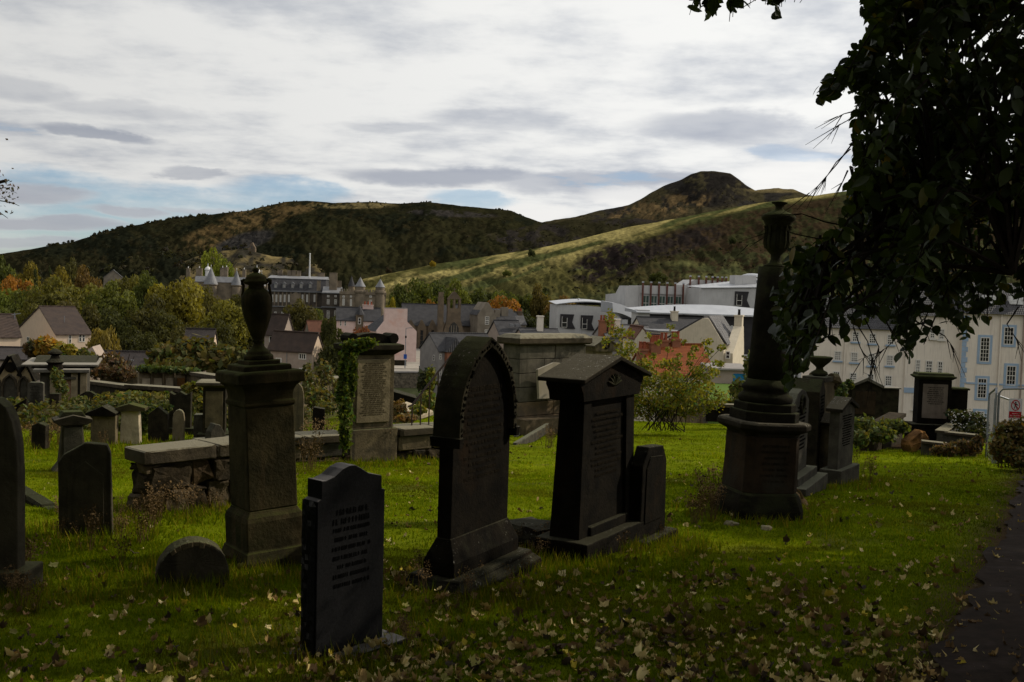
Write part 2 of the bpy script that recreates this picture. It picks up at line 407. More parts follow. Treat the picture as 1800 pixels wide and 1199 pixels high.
class MB:
    """collects shapes and links them as ONE mesh object"""
    def __init__(s):
        s.v, s.f, s.m = [], [], None

    def add(s, vs, fs):
        o = len(s.v)
        if s.m is not None:
            vs = [s.m @ Vector(p) for p in vs]
        s.v += [tuple(p) for p in vs]
        s.f += [tuple(i + o for i in f) for f in fs]
        return s

    def box(s, x0, x1, y0, y1, z0, z1, jit=0.0):
        vs = [(x, y, z) for z in (z0, z1) for y in (y0, y1) for x in (x0, x1)]
        if jit:
            vs = [tuple(c + R_.uniform(-jit, jit) for c in p) for p in vs]
        return s.add(vs, [(0, 2, 3, 1), (4, 5, 7, 6), (0, 1, 5, 4), (2, 6, 7, 3), (0, 4, 6, 2), (1, 3, 7, 5)])

    def chunk(s, x0, x1, y0, y1, z0, z1, ch=0.02, jit=0.01):
        """a rough stone: box with its front corners knocked off"""
        j = lambda: R_.uniform(-jit, jit)
        f = [(x0 + ch, z0), (x1 - ch, z0), (x1, z0 + ch), (x1, z1 - ch), (x1 - ch, z1), (x0 + ch, z1), (x0, z1 - ch), (x0, z0 + ch)]
        k = [(x + j(), z + j()) for x, z in f]
        cx, cz = (x0 + x1) / 2, (z0 + z1) / 2
        a = [(cx + (x - cx) * 0.86, y0 + j(), cz + (z - cz) * 0.82) for x, z in k]
        b = [(x, y0 + ch * 0.9, z) for x, z in k]
        c = [(x, y1, z) for x, z in k]
        return s.loft([a, b, c])

    def prism(s, out, y0, y1):
        """outline (x, z), counter-clockwise seen from the front (-Y), extruded along y"""
        n = len(out)
        vs = [(x, y0, z) for x, z in out] + [(x, y1, z) for x, z in out]
        fs = [tuple(range(n)), tuple(reversed(range(n, 2 * n)))]
        fs += [(i, i + n, (i + 1) % n + n, (i + 1) % n) for i in range(n)]
        return s.add(vs, fs)

    def prismx(s, out, x0, x1):
        """outline (y, z) extruded along x"""
        n = len(out)
        vs = [(x0, y, z) for y, z in out] + [(x1, y, z) for y, z in out]
        fs = [tuple(reversed(range(n))), tuple(range(n, 2 * n))]
        fs += [(i, (i + 1) % n, (i + 1) % n + n, i + n) for i in range(n)]
        return s.add(vs, fs)

    def loft(s, rings, cap=True, close=True):
        n = len(rings[0])
        vs = [p for r in rings for p in r]
        fs = []
        for k in range(len(rings) - 1):
            for i in range(n if close else n - 1):
                a, b = k * n + i, k * n + (i + 1) % n
                fs.append((a, b, b + n, a + n))
        if cap:
            fs.append(tuple(reversed(range(n))))
            fs.append(tuple(range((len(rings) - 1) * n, len(rings) * n)))
        return s.add(vs, fs)

    def lathe(s, prof, n=20, cx=0.0, cy=0.0, ph=0.0):
        return s.loft([[(cx + r * math.cos(ph + 2 * math.pi * i / n), cy + r * math.sin(ph + 2 * math.pi * i / n), z) for i in range(n)] for r, z in prof])

    def steps(s, tiers, cx=0.0, cy=0.0):
        """stack of rectangular tiers: (half width x, half depth y, z)"""
        return s.loft([[(cx - a, cy - b, z), (cx + a, cy - b, z), (cx + a, cy + b, z), (cx - a, cy + b, z)] for a, b, z in tiers])

    def tube(s, pts, r, n=6):
        pts = [Vector(p) for p in pts]
        rs = r if isinstance(r, (list, tuple)) else [r] * len(pts)
        rings, up = [], Vector((0.31, 0.17, 0.93))
        for i, p in enumerate(pts):
            t = (pts[min(i + 1, len(pts) - 1)] - pts[max(i - 1, 0)])
            t = t.normalized() if t.length > 1e-9 else Vector((0, 0, 1))
            a = t.cross(up)
            if a.length < 0.05:
                a = t.cross(Vector((1, 0, 0)))
            a.normalize()
            b = t.cross(a)
            rings.append([p + (a * math.cos(2 * math.pi * k / n) + b * math.sin(2 * math.pi * k / n)) * rs[i] for k in range(n)])
        return s.loft(rings)

    def build(s, name, m, parent=None, smooth=False, bevel=0.0, rough=0.0, sub=2, seg=2):
        me = bpy.data.meshes.new(name)
        me.from_pydata(s.v, [], s.f)
        me.update()
        me.materials.append(MATS[m] if isinstance(m, str) else m)
        if smooth:
            me.polygons.foreach_set('use_smooth', [True] * len(me.polygons))
        o = bpy.data.objects.new(name, me)
        COL.objects.link(o)
        if parent is not None:
            o.parent = parent
        if bevel:
            b = o.modifiers.new('edge', 'BEVEL')
            b.width, b.segments, b.limit_method, b.angle_limit = bevel, seg, 'ANGLE', math.radians(35)
        if rough:
            q = o.modifiers.new('cut', 'SUBSURF')
            q.subdivision_type, q.levels, q.render_levels = 'SIMPLE', sub, sub
            d = o.modifiers.new('weather', 'DISPLACE')
            d.texture, d.strength, d.mid_level, d.texture_coords = weather_tex(), rough, 0.5, 'GLOBAL'
        return o


def weather_tex():
    t = bpy.data.textures.get('weathering')
    if t is None:
        t = bpy.data.textures.new('weathering', 'CLOUDS')
        t.noise_scale, t.noise_depth = 0.11, 3
    return t


def tag(o, label=None, cat=None, group=None, kind=None):
    for k, v in (('label', label), ('category', cat), ('group', group), ('kind', kind)):
        if v:
            o[k] = v
    return o


def thing(name, label, cat, loc=(0, 0, 0), rz=0.0, group=None, tilt=(0, 0)):
    o = bpy.data.objects.new(name, None)
    o.empty_display_size = 0.2
    o.location = loc
    o.rotation_euler = (tilt[0], tilt[1], rz)
    COL.objects.link(o)
    return tag(o, label, cat, group)


def np_mesh(name, verts, faces, m, parent=None, tone=None, kind=None, smooth=False):
    """fast mesh from numpy arrays; faces (n, 3|4); tone: per-vertex colour (n, 3)"""
    verts, faces = np.asarray(verts, np.float32), np.asarray(faces, np.int32)
    me = bpy.data.meshes.new(name)
    nf, k = faces.shape
    me.vertices.add(len(verts))
    me.vertices.foreach_set('co', verts.ravel())
    me.loops.add(nf * k)
    me.loops.foreach_set('vertex_index', faces.ravel())
    me.polygons.add(nf)
    me.polygons.foreach_set('loop_start', np.arange(0, nf * k, k, dtype=np.int32))
    if smooth:
        me.polygons.foreach_set('use_smooth', np.ones(nf, bool))
    me.update(calc_edges=True)
    if tone is not None:
        t = np.asarray(tone, np.float32)
        if t.ndim == 1:
            t = np.repeat(t[:, None], 3, 1)
        a = me.attributes.new('tone', 'FLOAT_COLOR', 'POINT')
        a.data.foreach_set('color', np.concatenate([t, np.ones((len(t), 1), np.float32)], 1).ravel())
    me.materials.append(MATS[m])
    if name is None:
        return me
    o = bpy.data.objects.new(name, me)
    COL.objects.link(o)
    if parent is not None:
        o.parent = parent
    if kind:
        o['kind'] = kind
    return o


class Spot:
    """a rectangular footprint found from three vertical edges in the photo.
    th >= 0: the left side and the front show, C is the corner between them; th < 0: front and right side show."""
    def __init__(s, pL, pC, pR, py, th, d=None, base=None):
        s.th = math.radians(th)
        c, sn = math.cos(s.th), math.sin(s.th)
        if d is None:
            h = hit(pC, base)
            d = h.y
            s.z0 = h.z
        rC = ray(pC, py)
        kL, kC, kR = ray(pL, py).x, rC.x, ray(pR, py).x
        xc = kC * d
        s.d, s.s = d, d / F
        if base is not None and not hasattr(s, 'z0'):
            s.z0 = EYE.z + ray(pC, base).z * d
        if th >= 0:
            s.w = (kR * d - xc) / (c - kR * sn)
            s.t = (xc - kL * d) / (sn + kL * c) if pL < pC else 0.2
            s.o = Vector((xc, d, 0))
        else:
            q = -sn
            s.w = (xc - kL * d) / (c + kL * q)
            s.t = (kR * d - xc) / (q - kR * c) if pR > pC else 0.2
            s.o = Vector((xc - s.w * c, d + s.w * q, 0))
        s.ax, s.ay = Vector((c, sn, 0)), Vector((-sn, c, 0))

    def loc(s, z):
        return Vector((s.o.x, s.o.y, z))

    def Fp(s, px, py):
        """pixel on the front face -> (u, world z)"""
        r = ray(px, py)
        u = (r.x * s.o.y - s.o.x) / (s.ax.x - r.x * s.ax.y)
        return u, EYE.z + r.z * (s.o.y + u * s.ax.y)

    def Lp(s, px, py):
        r = ray(px, py)
        v = (r.x * s.o.y - s.o.x) / (s.ay.x - r.x * s.ay.y)
        return v, EYE.z + r.z * (s.o.y + v * s.ay.y)

    def Rp(s, px, py):
        o = s.o + s.ax * s.w
        r = ray(px, py)
        v = (r.x * o.y - o.x) / (s.ay.x - r.x * s.ay.y)
        return v, EYE.z + r.z * (o.y + v * s.ay.y)

    def zc(s, py):
        """height at the near corner for a photo row, above the base z0"""
        return (s.base_py - py) * s.s
# ------------------------------------------------------------------ ground, path, road, hills
def make_ground():
    ys = np.concatenate([np.arange(-200, -10, 10), np.arange(-10, 60, 0.35), np.arange(60, 450, 6), np.geomspace(450, 6000, 22)])
    half = np.concatenate([np.arange(0, 30, 0.35), np.geomspace(30, 5000, 34)])
    xs = np.concatenate([-half[:0:-1], half])
    X, Y = np.meshgrid(xs, ys)
    Z = ground_z(X, Y)
    far = ss(Y, 60, 140)
    Z = Z + far * 0.8 * (fbm(X * 0.02, Y * 0.02, 9) - 0.5)
    nx, ny = len(xs), len(ys)
    i = np.arange(nx * ny).reshape(ny, nx)
    f = np.stack([i[:-1, :-1], i[:-1, 1:], i[1:, 1:], i[1:, :-1]], -1).reshape(-1, 4)
    n = fbm(X * 0.5, Y * 0.5, 21)[..., None]
    n2 = fbm(X * 1.7, Y * 1.7, 22)[..., None]
    lawn = np.array([0.104, 0.132, 0.003]) * (0.75 + 0.5 * n2) + (n - 0.5) * np.array([0.05, 0.03, 0.0])
    bare = np.array([0.045, 0.034, 0.022])
    lawn = lawn + (bare - lawn) * ss(n2, 0.62, 0.78) * 0.6
    pd = abs((X - PATH_EDGE[0].x) * PATH_EDGE[2].x + (Y - PATH_EDGE[0].y) * PATH_EDGE[2].y)
    pd = np.where((X - PATH_EDGE[0].x) * PATH_EDGE[2].x + (Y - PATH_EDGE[0].y) * PATH_EDGE[2].y > 0, 0, pd)
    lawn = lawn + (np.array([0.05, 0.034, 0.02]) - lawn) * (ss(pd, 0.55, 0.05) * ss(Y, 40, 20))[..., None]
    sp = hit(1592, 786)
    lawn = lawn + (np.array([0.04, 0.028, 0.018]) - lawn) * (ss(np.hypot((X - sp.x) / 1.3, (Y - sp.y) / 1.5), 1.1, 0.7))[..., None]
    weed = np.array([0.06, 0.058, 0.022]) * (0.6 + 0.8 * n)
    town = np.array([0.045, 0.052, 0.025]) * (0.6 + 0.8 * n)
    c = lawn + (weed - lawn) * np.maximum(ss(Y, 36, 44), ss(Y, 22.6, 23.6) * ss(-X, 5.4, 6.0))[..., None]
    c = c + (town - c) * ss(Y, 70, 110)[..., None]
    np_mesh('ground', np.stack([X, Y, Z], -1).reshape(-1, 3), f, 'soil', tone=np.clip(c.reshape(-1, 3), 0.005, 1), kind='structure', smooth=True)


def path_edge():
    a, b = hit(1634, 1195), hit(1800, 845)
    e = Vector((b.x - a.x, b.y - a.y, 0)).normalized()
    return a, e, Vector((e.y, -e.x, 0))


PATH_EDGE = path_edge()


def make_path():
    a, e, rt = PATH_EDGE
    n, mth = 420, 8
    vs, fs = [], []
    for i in range(n + 1):
        s_ = -9 + 30 * i / n
        for j in range(mth + 1):
            wob = (vnoise(s_ * 1.9, 1.0, 4) - 0.5) * 0.16 + (fbm(s_ * 4.0, 2.0, 4) - 0.5) * 0.10 if j == 0 else 0.0
            p = Vector((a.x, a.y, 0)) + e * s_ + rt * (float(wob) + 2.1 * j / mth)
            vs.append((p.x, p.y, float(ground_z(p.x, p.y)) + 0.03 + 0.03 * math.sin(math.pi * j / mth)))
    w = mth + 1
    for i in range(n):
        for j in range(mth):
            fs.append((i * w + j, i * w + j + 1, (i + 1) * w + j + 1, (i + 1) * w + j))
    mb = MB()
    mb.add(vs, fs)
    tag(mb.build('path', 'asphalt', smooth=True), kind='structure')
    return a, e, rt


def hill(name, prof, dr, d0, z0, colour, p=1.0, amp=4.0, nfreq=(30.0, 5.0), skew=0.0, na=220, nt=46, edge=0.6, seed=1):
    """a hillside: rises from (d0, z0) to the ridge seen along prof [(px, py)] at depth dr(px), then falls away behind"""
    P = np.array(prof, float)
    px = np.linspace(P[0, 0], P[-1, 0], na)
    py = np.interp(px, P[:, 0], P[:, 1])
    py = py - edge * 3.0 * (fbm(px * 0.035, px * 0 + seed, seed, 4) - 0.5)
    rays = np.array([tuple(ray(a, b)) for a, b in zip(px, py)])
    D = np.array([dr(a) for a in px])
    zr = EYE.z + rays[:, 2] * D
    t = np.concatenate([np.linspace(0, 1, nt), [1.03, 1.08, 1.2, 1.45, 1.9]])
    fall = np.concatenate([np.zeros(nt), [0.01, 0.05, 0.22, 0.55, 1.0]])
    T, PX = np.meshgrid(t, px, indexing='ij')
    Dd = np.array([d0(a) for a in px]) if callable(d0) else np.full(na, float(d0))
    Y = Dd[None, :] + (D - Dd)[None, :] * T
    X = rays[None, :, 0] * Y
    tt = np.clip(T, 0, 1)
    Z = z0 + (zr[None, :] - z0) * tt ** p
    Z = Z - fall[:, None] * (zr[None, :] - z0)
    u = PX / 1000.0
    nz = fbm(u * nfreq[0] + T * skew, T * nfreq[1], seed, 5) - 0.5
    nz2 = fbm(u * nfreq[0] * 4 + T * skew * 0.8, T * nfreq[1] * 9, seed + 9, 4) - 0.5
    Z = Z + (nz * amp + nz2 * amp * 0.5) * np.sin(np.pi * tt) ** 0.6
    hz = 515 + 0.032 * (PX - 900)
    PY = hz - F * (Z - 1.7) / Y
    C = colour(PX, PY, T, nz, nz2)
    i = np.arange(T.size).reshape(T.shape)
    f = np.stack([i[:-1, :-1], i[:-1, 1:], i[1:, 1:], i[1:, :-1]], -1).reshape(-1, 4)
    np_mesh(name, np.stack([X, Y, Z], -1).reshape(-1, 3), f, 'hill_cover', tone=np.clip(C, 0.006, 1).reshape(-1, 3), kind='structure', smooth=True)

    def at(a, tq):
        k = int(np.argmin(abs(px - a)))
        j = int(np.argmin(abs(t[:nt] - tq)))
        return Vector((X[j, k], Y[j, k], Z[j, k]))
    return at


def lay(c, col, k):
    return c + (np.array(col) - c) * np.asarray(k)[..., None]


def ell(PX, PY, cx, cy, rx, ry, ang=0.0):
    a = math.radians(ang)
    dx, dy = PX - cx, PY - cy
    u, v = dx * math.cos(a) + dy * math.sin(a), -dx * math.sin(a) + dy * math.cos(a)
    return ss(1 - (u / rx) ** 2 - (v / ry) ** 2, -0.15, 0.5)


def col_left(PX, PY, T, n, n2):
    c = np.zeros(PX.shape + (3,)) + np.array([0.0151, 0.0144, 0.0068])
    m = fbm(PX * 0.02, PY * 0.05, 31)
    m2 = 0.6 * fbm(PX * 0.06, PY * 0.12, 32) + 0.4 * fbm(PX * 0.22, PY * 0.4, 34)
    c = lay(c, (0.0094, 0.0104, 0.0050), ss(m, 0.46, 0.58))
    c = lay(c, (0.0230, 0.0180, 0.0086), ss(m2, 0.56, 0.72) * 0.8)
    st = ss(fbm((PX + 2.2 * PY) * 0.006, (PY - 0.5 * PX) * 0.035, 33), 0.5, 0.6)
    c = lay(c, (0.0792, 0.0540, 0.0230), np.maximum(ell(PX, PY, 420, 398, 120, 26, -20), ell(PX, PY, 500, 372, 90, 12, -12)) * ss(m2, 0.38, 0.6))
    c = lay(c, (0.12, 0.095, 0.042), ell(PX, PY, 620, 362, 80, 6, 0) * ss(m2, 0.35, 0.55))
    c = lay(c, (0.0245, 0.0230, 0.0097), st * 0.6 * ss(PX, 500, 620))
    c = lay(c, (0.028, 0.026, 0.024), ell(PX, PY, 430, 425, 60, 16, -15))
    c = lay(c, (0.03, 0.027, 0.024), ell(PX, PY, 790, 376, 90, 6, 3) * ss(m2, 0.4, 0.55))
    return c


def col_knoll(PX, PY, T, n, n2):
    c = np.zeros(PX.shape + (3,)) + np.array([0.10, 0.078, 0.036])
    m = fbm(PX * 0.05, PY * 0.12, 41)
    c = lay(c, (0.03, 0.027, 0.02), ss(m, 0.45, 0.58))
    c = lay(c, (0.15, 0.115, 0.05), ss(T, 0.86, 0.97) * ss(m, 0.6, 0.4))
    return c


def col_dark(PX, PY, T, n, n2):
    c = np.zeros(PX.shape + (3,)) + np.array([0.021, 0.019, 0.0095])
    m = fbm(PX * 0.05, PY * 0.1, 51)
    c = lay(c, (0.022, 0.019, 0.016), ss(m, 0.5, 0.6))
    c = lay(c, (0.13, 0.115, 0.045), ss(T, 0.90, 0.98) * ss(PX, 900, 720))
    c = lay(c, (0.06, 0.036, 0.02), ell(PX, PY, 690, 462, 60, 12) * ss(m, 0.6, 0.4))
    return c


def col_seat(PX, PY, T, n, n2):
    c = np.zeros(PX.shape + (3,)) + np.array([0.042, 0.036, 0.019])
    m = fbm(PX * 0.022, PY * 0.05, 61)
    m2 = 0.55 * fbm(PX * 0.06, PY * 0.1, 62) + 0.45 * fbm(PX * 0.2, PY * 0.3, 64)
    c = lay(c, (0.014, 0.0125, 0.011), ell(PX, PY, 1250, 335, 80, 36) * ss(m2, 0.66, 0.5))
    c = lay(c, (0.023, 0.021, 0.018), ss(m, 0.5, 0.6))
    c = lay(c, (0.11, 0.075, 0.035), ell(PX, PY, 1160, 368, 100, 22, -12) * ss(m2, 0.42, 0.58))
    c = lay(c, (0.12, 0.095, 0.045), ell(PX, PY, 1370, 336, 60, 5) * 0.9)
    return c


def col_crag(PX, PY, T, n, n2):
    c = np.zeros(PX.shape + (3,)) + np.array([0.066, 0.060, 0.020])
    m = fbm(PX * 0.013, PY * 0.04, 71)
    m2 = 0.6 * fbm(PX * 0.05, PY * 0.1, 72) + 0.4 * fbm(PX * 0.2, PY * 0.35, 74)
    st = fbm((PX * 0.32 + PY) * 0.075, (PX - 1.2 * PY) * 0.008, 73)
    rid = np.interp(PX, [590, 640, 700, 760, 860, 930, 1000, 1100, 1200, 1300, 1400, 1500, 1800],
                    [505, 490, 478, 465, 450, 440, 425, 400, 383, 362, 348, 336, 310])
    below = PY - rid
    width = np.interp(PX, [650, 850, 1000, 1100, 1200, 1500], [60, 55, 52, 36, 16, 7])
    c = lay(c, (0.24, 0.20, 0.075), ss(below, width, width * 0.2) * ss(st, 0.36, 0.56))  # dry grass crest band, its sunlit brightness painted into the colour
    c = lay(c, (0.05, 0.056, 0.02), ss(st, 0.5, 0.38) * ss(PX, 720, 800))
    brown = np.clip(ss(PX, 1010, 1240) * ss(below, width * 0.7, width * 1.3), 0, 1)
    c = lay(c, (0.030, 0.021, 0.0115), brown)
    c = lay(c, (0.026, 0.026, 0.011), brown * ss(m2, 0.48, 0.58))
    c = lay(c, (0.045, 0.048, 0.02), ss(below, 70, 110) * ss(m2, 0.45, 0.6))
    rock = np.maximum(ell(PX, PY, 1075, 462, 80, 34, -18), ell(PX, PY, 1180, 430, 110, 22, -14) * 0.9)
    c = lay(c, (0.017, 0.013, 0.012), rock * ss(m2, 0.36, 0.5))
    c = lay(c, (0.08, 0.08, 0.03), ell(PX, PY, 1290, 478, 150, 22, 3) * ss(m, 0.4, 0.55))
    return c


def make_land():
    make_ground()
    at = {}
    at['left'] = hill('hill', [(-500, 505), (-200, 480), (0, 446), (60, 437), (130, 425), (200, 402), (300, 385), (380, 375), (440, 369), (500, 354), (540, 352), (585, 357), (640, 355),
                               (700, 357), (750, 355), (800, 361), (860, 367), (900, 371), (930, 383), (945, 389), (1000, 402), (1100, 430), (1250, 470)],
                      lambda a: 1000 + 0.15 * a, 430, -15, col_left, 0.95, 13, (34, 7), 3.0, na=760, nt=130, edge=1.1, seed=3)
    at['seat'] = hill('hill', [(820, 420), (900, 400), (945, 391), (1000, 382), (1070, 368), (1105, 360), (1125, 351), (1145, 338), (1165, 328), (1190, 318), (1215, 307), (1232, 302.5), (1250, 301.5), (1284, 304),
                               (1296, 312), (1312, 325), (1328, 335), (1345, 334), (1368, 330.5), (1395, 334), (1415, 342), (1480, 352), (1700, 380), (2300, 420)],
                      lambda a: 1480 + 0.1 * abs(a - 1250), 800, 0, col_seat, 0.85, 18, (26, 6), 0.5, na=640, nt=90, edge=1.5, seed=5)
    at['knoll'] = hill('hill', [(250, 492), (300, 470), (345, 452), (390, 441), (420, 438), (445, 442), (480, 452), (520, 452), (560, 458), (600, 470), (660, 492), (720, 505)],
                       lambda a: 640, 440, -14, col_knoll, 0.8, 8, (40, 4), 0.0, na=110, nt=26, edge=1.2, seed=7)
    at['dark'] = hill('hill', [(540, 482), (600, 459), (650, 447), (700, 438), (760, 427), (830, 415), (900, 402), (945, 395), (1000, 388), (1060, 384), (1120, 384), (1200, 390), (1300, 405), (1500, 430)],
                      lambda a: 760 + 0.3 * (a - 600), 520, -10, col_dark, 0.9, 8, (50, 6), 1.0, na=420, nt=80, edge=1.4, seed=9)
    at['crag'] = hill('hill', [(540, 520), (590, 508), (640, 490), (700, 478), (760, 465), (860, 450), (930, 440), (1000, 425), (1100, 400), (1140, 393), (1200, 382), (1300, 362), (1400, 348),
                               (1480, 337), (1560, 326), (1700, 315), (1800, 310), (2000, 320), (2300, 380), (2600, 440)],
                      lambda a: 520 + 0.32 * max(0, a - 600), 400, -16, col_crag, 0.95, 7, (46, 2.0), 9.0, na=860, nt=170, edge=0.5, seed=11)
    return at


HILL_AT = make_land()
PATH_A, PATH_E, PATH_R = make_path()
# ------------------------------------------------------------------ buildings
WIN_CACHE = {}


def window(root, face, u, z, w, h, nx=2, ny=4, frame='trim_white', pane='pane_glass', bar=0.05, border=0.09, sp=None, wd=0.0, sill=None, surround=None):
    """a sash window on face F (front), L (left side) or R (right side) of a building; z = sill height in local units"""
    key = (round(w, 2), round(h, 2), nx, ny, frame, pane, bar, border)
    if key not in WIN_CACHE:
        fr = MB()
        b = border
        fr.box(-w / 2, -w / 2 + b, -0.06, 0.03, 0, h).box(w / 2 - b, w / 2, -0.06, 0.03, 0, h)
        fr.box(-w / 2 + b, w / 2 - b, -0.06, 0.03, 0, b).box(-w / 2 + b, w / 2 - b, -0.06, 0.03, h - b, h)
        for i in range(1, nx):
            x = -w / 2 + b + (w - 2 * b) * i / nx
            fr.box(x - bar / 2, x + bar / 2, -0.045, 0.02, b, h - b)
        for j in range(1, ny):
            zz = b + (h - 2 * b) * j / ny
            k = bar * (1.6 if j * 2 == ny else 1.0)
            fr.box(-w / 2 + b, w / 2 - b, -0.05, 0.02, zz - k / 2, zz + k / 2)
        pn = MB().box(-w / 2 + b * 0.6, w / 2 - b * 0.6, -0.02, 0.03, b * 0.6, h - b * 0.6)
        f0, p0 = fr.build('window', frame), pn.build('pane', pane)
        WIN_CACHE[key] = (f0.data, p0.data)
        fo, po = f0, p0
    else:
        md = WIN_CACHE[key]
        fo, po = bpy.data.objects.new('window', md[0]), bpy.data.objects.new('pane', md[1])
        COL.objects.link(fo)
        COL.objects.link(po)
    fo.parent, po.parent = root, fo
    if face == 'F':
        fo.location, rz = (u, 0, z), 0
    elif face == 'L':
        fo.location, rz = (0, u, z), -math.pi / 2
    else:
        fo.location, rz = (wd, u, z), math.pi / 2
    fo.rotation_euler = (0, 0, rz)
    if sill:
        so = MB().box(-w / 2 - 0.12, w / 2 + 0.12, -0.16, 0.02, -0.14, -0.005).build('sill', sill, fo)
    if surround:
        q = 0.2
        MB().box(-w / 2 - q, -w / 2 - 0.003, -0.035, 0.02, -q, h + q).box(w / 2 + 0.003, w / 2 + q, -0.035, 0.02, -q, h + q) \
            .box(-w / 2 - 0.003, w / 2 + 0.003, -0.035, 0.02, h + 0.003, h + q).box(-w / 2 - 0.003, w / 2 + 0.003, -0.05, 0.02, -q, -0.003).build('surround', surround, fo)
    return fo


def pwin(root, sp, face, px, py0, py1, wpx=None, nx=2, ny=4, w=None, **kw):
    """window placed from its photo column px and rows py0 (top), py1 (bottom)"""
    fn = {'F': sp.Fp, 'L': sp.Lp, 'R': sp.Rp}[face]
    u, zt = fn(px, py0)
    _, zb = fn(px, py1)
    if w is None:
        u0, _ = fn(px - wpx / 2, py1)
        u1, _ = fn(px + wpx / 2, py1)
        w = abs(u1 - u0)
    return window(root, face, u, zb - root.location.z, w, zt - zb, nx, ny, wd=sp.w, **kw)


def gabled(name, label, sp, zg, ze, zr, wall, roof, ridge='x', ridge_at=0.5, w=None, t=None, over=0.25, cat='house', skew=None, group=None):
    """house with its origin at the front-left corner, heights in world units; ridge along the front ('x') or back from it ('y')"""
    w, t = w or sp.w, t or sp.t
    root = thing(name, label, cat, sp.loc(zg), sp.th, group)
    e, r = ze - zg, zr - zg
    mb = MB()
    th = 0.16
    if ridge == 'x':
        m = t * ridge_at
        mb.prismx([(0, 0), (t, 0), (t, e), (m, r), (0, e)], 0, w)
        rf = MB()
        k1, k2 = (r - e) / m, (r - e) / (t - m)
        rf.prismx([(-over, e - over * k1 + 0.02), (m, r + 0.02), (m, r + th + 0.02), (-over, e - over * k1 + th + 0.02)], -over * 0.6, w + over * 0.6)
        rf.prismx([(m + 0.001, r + 0.02), (t + over, e - over * k2 + 0.02), (t + over, e - over * k2 + th + 0.02), (m + 0.001, r + th + 0.02)], -over * 0.6, w + over * 0.6)
        rd = MB().box(-over * 0.6, w + over * 0.6, m - 0.14, m + 0.14, r + th - 0.02, r + th + 0.12)
    else:
        m = w * ridge_at
        mb.prism([(0, 0), (w, 0), (w, e), (m, r), (0, e)], 0, t)
        rf = MB()
        k1, k2 = (r - e) / m, (r - e) / (w - m)
        rf.prism([(-over, e - over * k1 + 0.02), (m, r + 0.02), (m, r + th + 0.02), (-over, e - over * k1 + th + 0.02)], -over * 0.6, t + over * 0.6)
        rf.prism([(m + 0.001, r + 0.02), (w + over, e - over * k2 + 0.02), (w + over, e - over * k2 + th + 0.02), (m + 0.001, r + th + 0.02)], -over * 0.6, t + over * 0.6)
        rd = MB().box(m - 0.14, m + 0.14, -over * 0.6, t + over * 0.6, r + th - 0.02, r + th + 0.12)
    mb.build('wall', wall, root)
    ro = rf.build('roof', roof, root)
    rd.build('ridge_capping', roof, ro)
    return root


def chimney(root, x, y, z0, z1, wx, wy, m='harl_grey', pots=2, pot='pot_red', along='x'):
    c = MB().box(x - wx / 2, x + wx / 2, y - wy / 2, y + wy / 2, z0, z1).box(x - wx / 2 - 0.08, x + wx / 2 + 0.08, y - wy / 2 - 0.08, y + wy / 2 + 0.08, z1, z1 + 0.18).build('chimney', m, root)
    for i in range(pots):
        o = ((i + 0.5) / pots - 0.5)
        px, py = (x + o * wx * 0.9, y) if along == 'x' else (x, y + o * wy * 0.9)
        MB().lathe([(0.17, z1 + 0.18), (0.14, z1 + 0.75), (0.17, z1 + 0.78), (0.17, z1 + 0.85)], 8, px, py).build('chimney_pot', pot, c)
    return c


def zat(px, py, d):
    return EYE.z + ray(px, py).z * d


